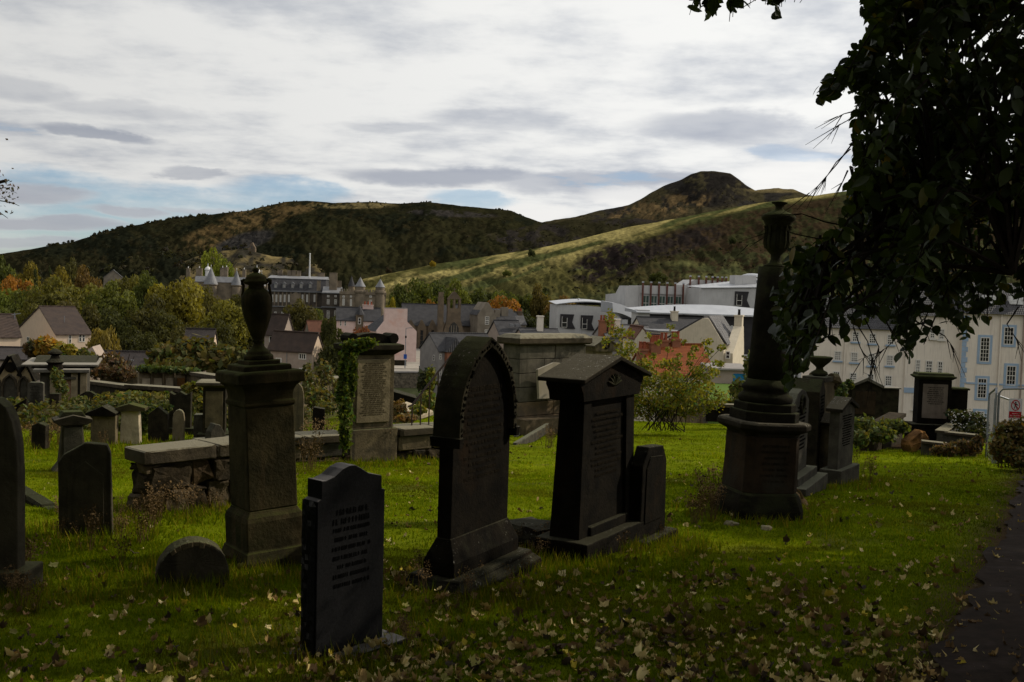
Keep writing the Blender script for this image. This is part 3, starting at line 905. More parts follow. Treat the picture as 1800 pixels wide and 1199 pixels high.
# --- the housing on the left
def left_houses():
    sp = Spot(33, 98, 160, 600, 42, 150)
    r = gabled('terraced_house', 'buff harled house with brown pantile roof in front of the large trees', sp, -15, zat(98, 588, 150), zat(80, 553, 150) + 0.9, 'harl_buff', 'tile_brown', ridge_at=0.42)
    for a, b, c in ((123, 588, 604), (141, 586, 601), (147, 586, 601)):
        pwin(r, sp, 'F', a, b, c, 5, 1, 2)
    pwin(r, sp, 'L', 50, 592, 600, 5, 2, 1)
    pwin(r, sp, 'L', 71, 592, 599, 9, 2, 1)
    MB().tube([(2.2, 3.1, sp.w * 0 + 8.9), (2.2, 3.1, 11.0)], 0.04).build('aerial', 'galvanised', r)
    sp = Spot(-30, -6, 36, 600, 42, 140)
    r = gabled('terraced_house', 'brown roofed house cut by the edge of the photo with aerial on its ridge', sp, -15, zat(0, 592, 140), zat(16, 556, 140), 'harl_buff', 'tile_brown', ridge_at=0.45)
    MB().tube([(3, 2.4, 8.5), (3, 2.4, 11.6)], 0.05).tube([(2.6, 2.4, 11.3), (3.8, 2.4, 11.5)], 0.04).build('aerial', 'galvanised', r)
    # long low roofs in front
    sp = Spot(90, 103, 185, 640, 12, 95)
    r = gabled('low_house', 'long low house with dark pantiles and a pale triangular gable', sp, -13.2, zat(103, 636, 95) - 0.6, zat(140, 604, 95) - 1.1, 'harl_buff', 'tile_dark', t=7)
    MB().prism([(sp.w - 2.6, zat(170, 632, 95) + 13.2), (sp.w - 0.2, zat(170, 632, 95) + 13.2), (sp.w - 0.9, zat(178, 609, 95) + 13.2)], -1.6, 2.2).build('dormer', 'harl_brown', r)
    sp = Spot(180, 186, 285, 640, 8, 100)
    r = gabled('low_house', 'low house with dark pantiles and small roof vents behind the burial enclosures', sp, -13.2, zat(186, 650, 100) - 0.6, zat(230, 607, 100) - 1.1, 'harl_buff', 'tile_dark', t=8)
    for u, z in ((2.0, 0.5), (3.4, 0.6), (1.4, -0.3)):
        MB().box(u - 0.12, u + 0.12, 2.2, 2.5, 5.2 + z, 6.3 + z).build('roof_vent', 'galvanised', r)
    sp = Spot(-40, -32, 100, 640, 10, 90)
    gabled('low_house', 'low dark tiled house behind the gothic tomb at the edge of the photo', sp, -13, zat(0, 622, 90) - 0.6, zat(30, 598, 90) - 1.1, 'harl_brown', 'tile_dark', t=7)
    sp = Spot(315, 322, 372, 612, 10, 125)
    r = gabled('low_house', 'dark tiled roof with two roof lights between the tall trees', sp, -14, zat(330, 612, 125), zat(340, 582, 125), 'harl_buff', 'tile_dark', t=6)
    for u in (2.0, 2.9):
        MB().box(u - 0.3, u + 0.3, 1.2, 1.9, 5.2, 5.9).build('roof_light', 'paint_white', r)
    # the two houses beside the urn
    sp = Spot(465, 497, 516, 590, -24, 150)
    r = gabled('terraced_house', 'upper brown house with lit buff gable behind the urn pedestal', sp, -15, zat(490, 586, 150), zat(500, 555, 150), 'harl_brown', 'tile_brown')
    MB().box(sp.w + 0.001, sp.w + 0.04, 0.02, sp.t - 0.02, 4, zat(490, 586, 150) + 15 - 0.1).build('sunlit_gable_panel', 'harl_buff', r)  # paler panel paints sunlight onto the brown gable
    pwin(r, sp, 'F', 478, 591, 602, 9, 1, 1)
    sp = Spot(472, 548, 567, 640, -24, 130)
    r = gabled('terraced_house', 'brown harled house with ribbed tile roof and white windows beside the urn pedestal', sp, -13.5, zat(548, 616, 130), zat(520, 587, 130), 'harl_brown', 'tile_brown')
    e = zat(548, 616, 130) + 13.5
    MB().prismx([(0.03, 3), (sp.t - 0.03, 3), (sp.t - 0.03, e), (sp.t / 2, zat(520, 587, 130) + 13.45), (0.03, e)], sp.w + 0.002, sp.w + 0.05).build('sunlit_gable_panel', 'harl_buff', r)  # sunlit side of the brown house, painted as a paler gable sheet
    for a, b, c, wp in ((532, 621, 632, 13), (532, 647, 657, 12), (490, 629, 638, 10)):
        pwin(r, sp, 'F', a, b, c, wp, 3 if wp > 11 else 1, 1, border=0.12, bar=0.1)
    for u in (3.0, 4.0):
        MB().box(u * 0.6 + 1.2, u * 0.6 + 1.6, 1.0, 1.6, e + 0.75, e + 1.25).build('roof_light', 'paint_white', r)
    MB().box(2.9, 3.0, -0.08, 0.0, 2, e).build('drain_pipe', 'harl_grey', r)
    sp = Spot(534, 545, 584, 590, 30, 215)
    gabled('cottage', 'small cottage with a rusty orange tiled roof under the round tree', sp, -15, zat(545, 590, 215), zat(560, 566, 215), 'schoolhouse_stone', 'tile_rust')
    sp = Spot(176, 182, 216, 495, 20, 330)
    gabled('gabled_lodge', 'stone gable peeping above the tree tops under the hill', sp, -15, zat(190, 488, 330), zat(199, 475, 330), 'schoolhouse_stone', 'slate_pale', ridge='y', t=8)


def pink_house():
    d = 185
    sp = Spot(640, 662, 732, 600, 24, d)
    zg, zs, ze = -14, zat(700, 577, d), zat(700, 543, d)
    root = thing('pink_house', 'pink harled house with a broad stepped chimney gable and slate roof', 'house', sp.loc(zg), sp.th)
    w, t = sp.w, 9.0
    cu0, _ = sp.Fp(676, 560)
    cu1, _ = sp.Fp(716, 560)
    e, r = zs - zg, ze - zg
    MB().prism([(0, 0), (w, 0), (w, e - 0.6), (cu1, e + 1.2), (cu1, r), (cu0, r), (cu0, e + 1.2), (0, e - 0.6)], 0, 0.6).build('gable_wall', 'harl_pink', root)
    MB().box(0, w, 0.6, t, 0, e - 0.7).build('wall', 'harl_pink', root)
    rf = MB().prism([(-0.2, e - 0.75), (w / 2, e + 2.2), (w + 0.2, e - 0.75)], 0.62, t)
    rf.build('roof', 'slate', root)
    MB().box(cu0, cu1, -0.02, 0.62, r, r + 0.15).build('coping', 'harl_grey', root)
    MB().box(w * 0.42, w * 0.56, -0.03, 0.0, 5.5, 5.62).build('plaque', 'harl_pink', root)
    d2 = 200
    s2 = Spot(586, 591, 668, 590, 10, d2)
    e2, r2 = zat(600, 563, d2), zat(640, 543, d2)
    r_ = gabled('pink_house', 'lower pink house with slate roof, conical dormer and two narrow windows', s2, -14, e2, r2, 'harl_pink', 'slate', t=7)
    for a in (599, 607):
        pwin(r_, s2, 'F', a, 563.5, 573, 3.2, 1, 2)
    u, z = s2.Fp(632, 562)
    tw = MB().box(u - 0.75, u + 0.75, -0.3, 1.2, 0, z + 14 + 1.0).build('dormer', 'church_stone', r_)
    MB().lathe([(1.05, z + 14 + 1.0), (0.02, z + 14 + 2.9)], 8, u, 0.45).build('dormer_roof', 'slate', r_)
    window(r_, 'F', u, z + 13.1, 0.6, 1.3, 1, 2).location.y = -0.3
    chimney(r_, s2.w * 0.72, 3.5, r2 + 13.5, r2 + 14.6, 2.2, 0.9, 'harl_pink', 3)


def brown_flats():
    d = 140
    sp = Spot(752, 771, 815, 640, 28, d)
    zg, ze, zr = -14, zat(771, 617, d), zat(790, 590, d)
    r = gabled('flats', 'flats with grey harled end, orange brick front and dark slate roof', sp, zg, ze, zr, 'harl_grey', 'slate', t=sp.t + 3, w=9)
    MB().box(0.9, 3.4, -0.9, -0.002, 0, ze - zg - 0.1).build('brick_bay', 'brick_red', r)
    MB().prism([(0.7, ze - zg - 0.1), (3.6, ze - zg - 0.1), (2.15, ze - zg + 1.9)], -1.1, 3.0).build('bay_roof', 'slate', r)
    for b, c in ((624, 634), (650, 662), (668, 680)):
        pwin(r, sp, 'L', 763, b, c, 3, 1, 2)
        pwin(r, sp, 'F', 774.5, b - 2, c - 2, 3.5, 1, 2)


def church():
    d = 225
    zg = -15
    # nave
    sp = Spot(700, 712, 790, 560, 14, d)
    r = gabled('church_hall', 'dark slate roofed nave of the little church with four side gables', sp, zg, zat(740, 572, d), zat(745, 541, d) + 0.6, 'church_stone', 'slate', t=11, cat='church')
    for a in (722, 741, 760, 777):
        u, z = sp.Fp(a, 575)
        e = z - zg
        MB().prism([(u - 1.0, 0), (u + 1.0, 0), (u + 1.0, e), (u, e + 1.7), (u - 1.0, e)], -0.5, 1.0).build('side_gable', 'church_stone', r)
        window(r, 'F', u, e - 4.2, 0.8, 3.6, 1, 3, 'church_stone').location.y = -0.52
    # bellcote front
    s2 = Spot(778, 783, 812, 580, 14, d - 4)
    root = thing('bell_tower', 'stone church front with tall bellcote and pointed traceried window', 'church tower', s2.loc(zg), s2.th)
    z = lambda py: zat(797, py, d - 4) - zg
    w = s2.w
    c = w / 2
    MB().prism([(-1.2, 0), (w + 1.2, 0), (w + 1.2, z(604)), (c + 1.5, z(562)), (c + 1.5, z(542)), (c - 1.5, z(542)), (c - 1.5, z(562)), (-1.2, z(604))], 0, 1.2).build('wall', 'church_stone', root)
    b = MB().box(c - 1.5, c - 0.95, 0.05, 1.1, z(542), z(526)).box(c - 0.22, c + 0.22, 0.05, 1.1, z(542), z(526)).box(c + 0.95, c + 1.5, 0.05, 1.1, z(542), z(526))
    b.prism([(c - 1.6, z(526)), (c + 1.6, z(526)), (c + 0.25, z(513)), (c - 0.25, z(513))], 0.0, 1.15)
    b.build('bellcote', 'church_stone', root)
    MB().tube([(c, 0.5, z(513)), (c, 0.5, z(506))], 0.07).tube([(c - 0.4, 0.5, z(508.5)), (c + 0.4, 0.5, z(508.5))], 0.07).build('cross', 'church_stone', root)
    wo = MB().prism([(c - 1.1, z(592)), (c + 1.1, z(592)), (c + 1.1, z(577)), (c + 0.6, z(570)), (c, z(566)), (c - 0.6, z(570)), (c - 1.1, z(577))], -0.08, 0.02).build('window', 'pane_glass', root)
    for q in (-0.55, 0, 0.55):
        MB().box(c + q - 0.06, c + q + 0.06, -0.14, -0.06, z(592), z(572)).build('mullion', 'schoolhouse_stone', wo)
    MB().box(c - 3.6, c - 2.4, -0.1, 1.0, 0, z(523)).box(c - 3.5, c - 2.5, 0, 0.9, z(523), z(514)).build('chimney', 'church_stone', root)
    # school house with the pale gable
    s3 = Spot(808, 840, 892, 560, 16, d)
    z3 = lambda py: zat(865, py, d) - zg
    root = thing('school_house', 'stone school house with crow stepped gable and white cross windows', 'house', s3.loc(zg), s3.th)
    w = s3.w
    g = w * 0.62
    MB().prism([(0, 0), (g, 0), (g, z3(555)), (g / 2 + 0.25, z3(532)), (g / 2 - 0.25, z3(532)), (0, z3(555))], 0, 8).build('wall', 'schoolhouse_stone', root)
    MB().prism([(-0.2, z3(555)), (g / 2, z3(532.5)), (g + 0.2, z3(555))], 0.7, 8).build('roof', 'slate', root)
    MB().box(g, w + 2.5, 2.2, 9, 0, z3(562)).build('wing', 'schoolhouse_stone', root)
    MB().box(w - 0.6, w + 1.0, 3, 4.2, 0, z3(540)).box(g + 0.4, g + 1.6, 2.6, 3.8, 0, z3(545)).build('chimney', 'schoolhouse_stone', root)
    MB().prismx([(1.8, z3(562)), (9.4, z3(562)), (5.6, z3(543))], g, w + 2.7).build('wing_roof', 'slate', root)
    for b_, c_ in ((557, 571), (580, 590)):
        window(root, 'F', g / 2, z3(c_), 0.95, z3(b_) - z3(c_), 2, 4, border=0.12, bar=0.1)
    s4 = Spot(765, 806, 846, 560, 16, d + 6)
    z4 = lambda py: zat(820, py, d + 6)
    gabled('church_hall', 'steep dark slate roof between the bellcote and the pale gable', s4, zg, z4(572), z4(537), 'church_stone', 'slate', t=9, w=7.5, cat='church')
    s5 = Spot(700, 716, 790, 548, 10, d + 40)
    gabled('long_building', 'low pale roofed range behind the church nave', s5, zg, zat(740, 551, d + 40), zat(740, 545, d + 40), 'schoolhouse_stone', 'lead_roof', t=8, cat='building')
    s6 = Spot(886, 893, 925, 568, 20, d + 20)
    r = gabled('villa', 'small villa with pale grey mansard roof beyond the school house', s6, zg, zat(900, 570, d + 20), zat(910, 551, d + 20), 'schoolhouse_stone', 'slate_pale', t=7)
    chimney(r, s6.w * 0.85, 3, zat(920, 562, d + 20) + 15, zat(920, 549, d + 20) + 15, 1.2, 1.0, 'church_stone', 3)
    s7 = Spot(872, 880, 922, 590, 18, 150)
    r = gabled('slate_house', 'black slate roofed house with roof windows behind the ashlar tomb', s7, -14, zat(880, 592, 150), zat(900, 567, 150), 'harl_brown', 'slate', t=7)
    for u in (1.8, 2.7):
        MB().box(u, u + 0.6, 1.0, 1.7, zat(900, 575, 150) + 14, zat(900, 570, 150) + 14).build('roof_light', 'lead_roof', r)
    s8 = Spot(915, 918, 985, 590, 8, 140)
    r = gabled('slate_house', 'low flat roofed house carrying a pale square chimney', s8, -14, zat(940, 590, 140), zat(940, 581, 140), 'harl_brown', 'slate', t=6)
    u, z = s8.Fp(953, 584)
    chimney(r, u, 2, z + 12.5, zat(953, 558, 140) + 14, 0.85, 0.85, 'harl_white', 0)


def palace():
    d = 330
    zg = -15
    sp = Spot(440, 470, 572, 520, 8, d)
    root = thing('palace', 'long stone palace range with grey mansard roof and a row of dormers', 'palace', sp.loc(zg), sp.th)
    w, t = sp.w, 26
    z = lambda py, px=530: zat(px, py, d) - zg
    e, r = z(512), z(490)
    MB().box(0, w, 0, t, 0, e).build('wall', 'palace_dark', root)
    MB().box(-0.3, w + 0.3, -0.5, 0.0, e - 0.35, e + 0.1).box(-0.2, w + 0.2, -0.4, 0, z(540.5), z(539)).build('cornice', 'lead_roof', root)
    ro = MB().prismx([(-0.1, e + 0.1), (t, e + 0.1), (t - 3, r), (3.0, r)], 0, w).build('roof', 'slate', root)
    MB().prismx([(2.8, r), (t - 2.8, r), (t / 2, r + 1.0)], -0.3, w + 0.3).build('lead_flat', 'lead_roof', ro)
    for a in (484, 499, 514, 529, 545):
        u, zz = sp.Fp(a, 507)
        zz -= zg
        dm = MB().box(u - 0.55, u + 0.55, 0.5, 2.6, zz, zz + 1.5).build('dormer', 'lead_roof', root)
        MB().prism([(u - 0.75, zz + 1.5), (u + 0.75, zz + 1.5), (u, zz + 2.2)], 0.4, 3.4).build('dormer_roof', 'lead_roof', dm)
        MB().box(u - 0.35, u + 0.35, 0.44, 0.52, zz + 0.2, zz + 1.35).build('pane', 'pane_blind', dm)
    for a in (479, 486, 493.3, 500.5, 508, 524, 532, 540, 553):
        pwin(root, sp, 'F', a, 518, 531, 3.0, 2, 6, border=0.14, bar=0.09, pane='pane_blind')
        u, zz = sp.Fp(a + 3.6, 512)
        MB().box(u - 0.22, u + 0.22, -0.25, 0.0, z(539), e - 0.4).build('pilaster', 'palace_stone', root)
    for a in (484, 497, 560):
        pwin(root, sp, 'F', a, 548, 556, 4, 2, 3, border=0.14, bar=0.09)
    u, _ = sp.Fp(520, 530)
    MB().prism([(u - 1.6, z(536)), (u + 1.6, z(536)), (u + 1.6, z(519)), (u, z(513)), (u - 1.6, z(519))], -0.5, 0).build('arched_bay', 'palace_stone', root)
    for a, b, wpx in ((486, 475.5, 9), (503, 476, 7), (511, 475.5, 7), (520, 476, 7), (560, 478, 12)):
        u, _ = sp.Fp(a, 490)
        ww = wpx * d / F
        chimney(root, u, 13 if a != 560 else 16, r, z(b), ww, 1.6, 'palace_stone', 0)
    # corner block
    s2 = Spot(560, 566, 600, 530, 8, d - 5)
    root = thing('palace_block', 'dark corner block of the palace with tall sash windows and one great chimney', 'palace', s2.loc(zg), s2.th)
    z2 = lambda py: zat(585, py, d - 5) - zg
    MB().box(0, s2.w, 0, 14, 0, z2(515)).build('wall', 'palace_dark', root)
    MB().prismx([(-0.2, z2(514.5)), (14, z2(514.5)), (7, z2(504))], 0, s2.w).build('roof', 'lead_roof', root)
    MB().box(-0.2, s2.w + 0.2, -0.4, -0.002, z2(541), z2(539)).box(-0.2, s2.w + 0.2, -0.4, -0.002, z2(516), z2(514.5)).build('cornice', 'lead_roof', root)
    for a in (577, 590):
        pwin(root, s2, 'F', a, 526, 535, 4.5, 3, 4, border=0.14, bar=0.09, pane='pane_glass')
        pwin(root, s2, 'F', a, 519, 522.5, 4, 2, 1, border=0.14, pane='pane_blind')
        pwin(root, s2, 'F', a, 546, 560, 5, 3, 5, border=0.14, bar=0.09)
    u, _ = s2.Fp(585, 490)
    chimney(root, u, 4, z2(512), z2(480), 2.5, 2.0, 'palace_stone', 0)
    u, _ = s2.Fp(594, 490)
    chimney(root, u, 7, z2(512), z2(494), 1.8, 1.6, 'palace_stone', 0)
    u, _ = s2.Fp(560, 490)
    chimney(root, u, 2, z2(512), z2(495), 1.2, 1.2, 'palace_stone', 0)
    # north-west tower with round turrets
    s3 = Spot(592, 597, 678, 530, 10, d - 15)
    root = thing('palace_tower', 'battlemented palace tower with round turrets and conical slate caps', 'tower', s3.loc(zg), s3.th)
    z3 = lambda py: zat(640, py, d - 15) - zg
    par = z3(516)
    MB().box(0, s3.w, 0, 12, 0, par).build('wall', 'palace_stone', root)
    n = 16
    mb = MB().box(-0.15, s3.w + 0.15, -0.3, 0.4, par - 0.4, par + 0.5)
    for i in range(n):
        q = s3.w * (i + 0.25) / n
        mb.box(q, q + s3.w / n * 0.55, -0.3, 0.3, par + 0.5, par + 1.3)
    mb.build('battlement', 'palace_stone', root)
    for a, rr, top, cap, base, m in ((633, 1.65, 505, 487, 540, 'lead_roof'), (668, 1.55, 505, 489, 545, 'lead_roof')):
        u, _ = s3.Fp(a, 520)
        tr = MB().lathe([(rr, 0), (rr, z3(517)), (rr + 0.3, z3(514)), (rr + 0.3, z3(511)), (rr - 0.1, z3(510)), (rr - 0.1, z3(504))], 20, u, 0.4).build('turret', 'palace_stone', root)
        MB().lathe([(rr + 0.1, z3(504)), (rr * 0.5, z3((504 + cap) / 2)), (0.03, z3(cap))], 20, u, 0.4).build('turret_roof', m, tr)
        MB().tube([(u, 0.4, z3(cap)), (u, 0.4, z3(cap - 5))], 0.06).build('finial', 'sign_black', tr)
    u, _ = s3.Fp(618, 520)
    tr = MB().lathe([(1.0, par), (1.0, z3(504))], 16, u, 6).build('turret', 'palace_stone', root)
    MB().lathe([(1.15, z3(504)), (0.5, z3(494)), (0.03, z3(485))], 16, u, 6).build('turret_roof', 'slate', tr)
    for a, b, c, ww in ((604, 525, 537, 4), (617, 526, 538, 3.4), (651.5, 527, 539, 4.2)):
        pwin(root, s3, 'F', a, b, c, ww, 2, 5, border=0.14, bar=0.09, pane='pane_blind')
        pwin(root, s3, 'F', a, 519.5, 523, ww, 2, 1, border=0.14, pane='pane_blind')
    # far end of the palace, partly behind the trees
    s4 = Spot(330, 343, 470, 500, 8, d + 40)
    z4 = lambda py: zat(410, py, d + 40) - zg
    root = thing('palace_range', 'far palace range with lead roof, conical turrets and white cupolas above the trees', 'palace', s4.loc(zg), s4.th)
    MB().box(0, s4.w, 0, 16, 0, z4(497)).build('wall', 'palace_stone', root)
    MB().prismx([(-0.3, z4(497)), (16, z4(497)), (14, z4(487)), (2, z4(487))], -0.2, s4.w).build('roof', 'lead_roof', root)
    for a, cap, rr in ((371, 470, 2.35), (416, 474, 1.7), (460, 476, 1.3)):
        u, _ = s4.Fp(a, 500)
        tr = MB().lathe([(rr, 0), (rr, z4(504)), (rr + 0.35, z4(502)), (rr + 0.2, z4(501))], 20, u, -0.5).build('turret', 'palace_stone', root)
        MB().lathe([(rr + 0.35, z4(501)), (rr * 0.55, z4((501 + cap) / 2)), (0.04, z4(cap))], 20, u, -0.5).build('turret_roof', 'lead_roof', tr)
        MB().tube([(u, -0.5, z4(cap)), (u, -0.5, z4(cap - 3))], 0.1).build('finial', 'paint_white', tr)
    for a in (359, 447):
        u, _ = s4.Fp(a, 490)
        cp = MB().lathe([(1.0, z4(488)), (1.0, z4(476)), (1.25, z4(475.5)), (1.2, z4(474)), (0.8, z4(471)), (0.15, z4(469)), (0.1, z4(465)), (0.02, z4(463))], 14, u, 8).build('cupola', 'paint_white', root)
    for a, b, wp in ((342, 473, 10), (384, 471, 8), (391, 470, 5), (423, 473, 6), (322, 474, 6)):
        u, _ = s4.Fp(a, 490)
        chimney(root, u, 10, z4(490), z4(b), wp * (d + 40) / F, 1.6, 'palace_stone', 1, 'paint_white')
    p = W(544, 490, d + 10)
    fp = thing('flagpole', 'tall white flagpole rising from the palace roof', 'flagpole', (p.x, p.y, p.z - 1.5))
    MB().lathe([(0.32, 0), (0.26, zat(544, 470, d + 10) - p.z + 1.5), (0.2, zat(544, 447, d + 10) - p.z + 1.5)], 8).build('pole', 'paint_white', fp)
    MB().lathe([(0.02, -0.02), (0.3, 0.1), (0.02, 0.4)], 8).build('truck_ball', 'paint_white', fp).location.z = zat(544, 447, d + 10) - p.z + 1.5


def slanted_window(root, sp, px0, px1, py0, py1, lean=3):
    """parliament window: dark angled panel over a deep opening with a white sash"""
    a, zt = sp.Fp(px0, py0)
    b, _ = sp.Fp(px1, py0)
    c, zb = sp.Fp(px1, py1)
    zt, zb = zt - root.location.z, zb - root.location.z
    m = (a + b) / 2
    q = (b - a)
    p = MB().prism([(a, zb + (zt - zb) * 0.12), (m + q * 0.05, zb), (b + q * 0.12, zb), (b - q * 0.12, zb + (zt - zb) * 0.45), (b, zt), (a, zt)], -0.25, -0.003).build('window_panel', 'dark_panel', root)
    f = MB()
    x0, x1, z0, z1 = a + q * 0.14, a + q * 0.48, zb + (zt - zb) * 0.08, zt - (zt - zb) * 0.25
    f.box(x0, x1, -0.34, -0.26, z0, z0 + 0.12).box(x0, x1, -0.34, -0.26, (z0 + z1) / 2 - 0.06, (z0 + z1) / 2 + 0.06).box(x0 - 0.1, x0, -0.34, -0.26, z0, z1 + 0.3).box(x1, x1 + 0.1, -0.34, -0.26, z0, z1)
    f.build('sash', 'trim_white', p)
    MB().box(x0, x1, -0.29, -0.252, z0, z1).build('pane', 'pane_glass', p)


def parliament():
    d = 245
    zg = -15
    # low block with upturned leaf roof
    sp = Spot(974, 978, 1093, 560, 6, d)
    root = thing('parliament_block', 'low pale concrete parliament block with an upturned leaf shaped roof', 'parliament', sp.loc(zg), sp.th)
    z = lambda py, px=1035: zat(px, py, d) - zg
    w = sp.w
    MB().prism([(0, 0), (w, 0), (w, z(541)), (w * 0.35, z(537)), (0, z(537))], 0, 12).build('wall', 'concrete', root)
    rr = []
    for k in range(13):
        q = k / 12
        rr.append([(-0.3 + q * (w + 0.3), -0.5, z(537.2) + 0.9 * math.sin(q * math.pi) * 0.9), (-0.3 + q * (w + 0.3), 12.3, z(533) + 0.7 * math.sin(q * math.pi)),
                   (-0.3 + q * (w + 0.3), 12.3, z(532) + 0.8 * math.sin(q * math.pi)), (-0.3 + q * (w + 0.3), -0.5, z(536.2) + 0.9 * math.sin(q * math.pi))])
    MB().loft(rr).build('roof', 'steel_roof', root)
    u0, _ = sp.Fp(1023, 535)
    u1, _ = sp.Fp(1081, 535)
    lf = []
    for k in range(11):
        q = k / 10
        x = u0 + (u1 - u0) * q
        h = z(525) + (z(535) - z(525)) * q ** 0.8
        lf.append([(x, 3.0, z(538) + 0.3), (x, 5.5 - q, h), (x, 5.9 - q, h), (x, 9, z(537))])
    MB().loft(lf).build('leaf_roof', 'steel_roof', root)
    slanted_window(root, sp, 985, 1009, 552, 578)
    slanted_window(root, sp, 1021, 1043, 554, 581)
    # curved link
    s2 = Spot(1078, 1094, 1122, 560, 30, d - 8)
    root = thing('parliament_link', 'curved metal hood linking two parliament blocks', 'parliament', s2.loc(zg), s2.th)
    z2 = lambda py: zat(1105, py, d - 8) - zg
    MB().box(0, s2.w, 0, 6, 0, z2(562)).build('wall', 'concrete', root)
    lf = []
    for k in range(11):
        q = k / 10
        x = -3.2 + (s2.w + 3.4) * q
        h = z2(533) - (z2(533) - z2(553)) * q ** 1.8
        lf.append([(x, -0.6, h - 2.2), (x, -0.2, h), (x, 4.5, h + 0.4), (x, 4.5, h - 2.2)])
    MB().loft(lf).build('hood', 'steel_roof', root)
    MB().box(s2.w * 0.35, s2.w * 0.8, -0.06, -0.002, z2(573), z2(560)).build('opening', 'pane_glass', root)
    # fin block
    s3 = Spot(1092, 1123, 1200, 540, 16, d + 5)
    root = thing('parliament_wing', 'stepped parliament wing with six tall rust red poles before green glass', 'parliament', s3.loc(zg), s3.th)
    z3 = lambda py, px=1160: zat(px, py, d + 5) - zg
    w = s3.w
    MB().box(0, w, 0, 7, 0, z3(503)).build('wall', 'concrete', root)
    MB().prismx([(0.3, 0), (14, 0), (14, z3(520)), (7.0, z3(518)), (4.5, z3(504)), (0.3, z3(504))], -3.6, -0.002).build('side_wing', 'concrete', root)
    MB().box(0.2, w + 0.1, -0.35, -0.002, z3(517), z3(502.5)).build('fascia', 'concrete', root)
    for i in range(5):
        u, _ = s3.Fp(1128 + 14.2 * i + 7, 530)
        g = MB().box(u - 0.72, u + 0.72, -0.07, -0.002, z3(545), z3(521)).build('window', 'green_glass', root)
        MB().box(u - 0.05, u + 0.05, -0.13, -0.072, z3(545), z3(521)).box(u - 0.72, u + 0.72, -0.13, -0.072, z3(534), z3(533)).build('mullion', 'trim_white', g)
    for i in range(6):
        u, _ = s3.Fp(1128 + 14.2 * i, 520)
        po = MB().box(u - 0.17, u + 0.17, -0.75, -0.4, z3(546), z3(498)).build('pole', 'rust_post', root)
        MB().box(u - 0.22, u + 0.22, -0.8, -0.35, z3(498), z3(495.5)).build('pole_cap', 'steel_roof', po)
    # higher block
    s4 = Spot(1200, 1205, 1280, 520, 12, d + 12)
    root = thing('parliament_tower', 'highest parliament block with seven slim rust red poles along its parapet', 'parliament', s4.loc(zg), s4.th)
    z4 = lambda py, px=1240: zat(px, py, d + 12) - zg
    MB().prism([(0, 0), (s4.w, 0), (s4.w, z4(493)), (s4.w * 0.2, z4(492)), (0, z4(502))], 0, 8).build('wall', 'concrete', root)
    u, _ = s4.Fp(1219, 520)
    MB().box(u - 1.3, u + 1.0, -0.1, -0.002, z4(540), z4(507)).build('window', 'green_glass', root)
    for i, a in enumerate((1212, 1227, 1240, 1251, 1260, 1268, 1275)):
        u, _ = s4.Fp(a, 500)
        po = MB().box(u - 0.17, u + 0.17, -0.6, -0.2, z4(540 if i < 2 else 503), z4(487.5)).build('pole', 'rust_post', root)
        MB().box(u - 0.22, u + 0.22, -0.65, -0.15, z4(487.5), z4(485)).build('pole_cap', 'steel_roof', po)
    # big pale wall with sloping roof
    s5 = Spot(1225, 1229, 1420, 520, 8, d - 2)
    root = thing('parliament_hall', 'wide pale parliament wall with one angled window under a rising roof', 'parliament', s5.loc(zg), s5.th)
    z5 = lambda py, px=1280: zat(px, py, d - 2) - zg
    MB().prism([(0, 0), (s5.w, 0), (s5.w, z5(497)), (0, z5(508))], 0, 10).build('wall', 'concrete', root)
    lf = []
    for k in range(9):
        q = k / 8
        x = s5.w * (0.02 + 0.98 * q)
        lf.append([(x, -0.4, z5(508) + (z5(500) - z5(508)) * q), (x, 12, z5(505) + (z5(478) - z5(505)) * q), (x, 12, z5(504) + (z5(477) - z5(504)) * q), (x, -0.4, z5(507) + (z5(499) - z5(507)) * q)])
    MB().loft(lf).build('roof', 'steel_roof', root)
    slanted_window(root, s5, 1292, 1316, 512, 540)
    u, _ = s5.Fp(1322, 500)
    MB().box(u - 2.5, u + 3.0, 5, 9, z5(505), z5(482)).build('plant_room', 'concrete', root)
    MB().lathe([(3.0, z5(484)), (2.4, z5(480)), (1.2, z5(477.5)), (0.05, z5(477))], 20, u + 3.5, 9).build('dome', 'steel_roof', root)
    # long curved roof in front, dark wall below
    s6 = Spot(1116, 1120, 1420, 560, 5, d - 35)
    root = thing('parliament_offices', 'dark clad parliament offices under one long white curved roof', 'parliament', s6.loc(zg), s6.th)
    z6 = lambda py, px=1240: zat(px, py, d - 35) - zg
    w = s6.w
    um, _ = s6.Fp(1142, 560)
    MB().box(0, um, 0, 6, 0, z6(548)).build('end_wall', 'concrete', root)
    MB().box(um + 0.002, w, 0.3, 8, 0, z6(556)).build('wall', 'dark_panel', root)
    lf = []
    for k in range(21):
        q = k / 20
        x = -0.3 + (w + 0.3) * q
        bow = math.sin(min(1.0, 0.06 + q * 0.94) * math.pi)
        lf.append([(x, -0.8, z6(552)), (x, 0.5, z6(549.5)), (x, 7, z6(550) + (z6(536) - z6(550)) * bow), (x, 12, z6(549) + (z6(536.5) - z6(549)) * bow), (x, 12, z6(553)), (x, -0.8, z6(553.5))])
    ro = MB().loft(lf).build('roof', 'steel_roof', root)
    for a in (1215, 1248, 1285, 1316):
        u, _ = s6.Fp(a, 545)
        MB().box(u - 0.6, u + 0.6, 4, 4.6, z6(547), z6(543.5)).build('roof_vent', 'lead_roof', ro)
    for a, b, c in ((1302, 578, 590), (1280, 600, 612)):
        pwin(root, s6, 'F', a, b, c, 10, 2, 2, border=0.14)
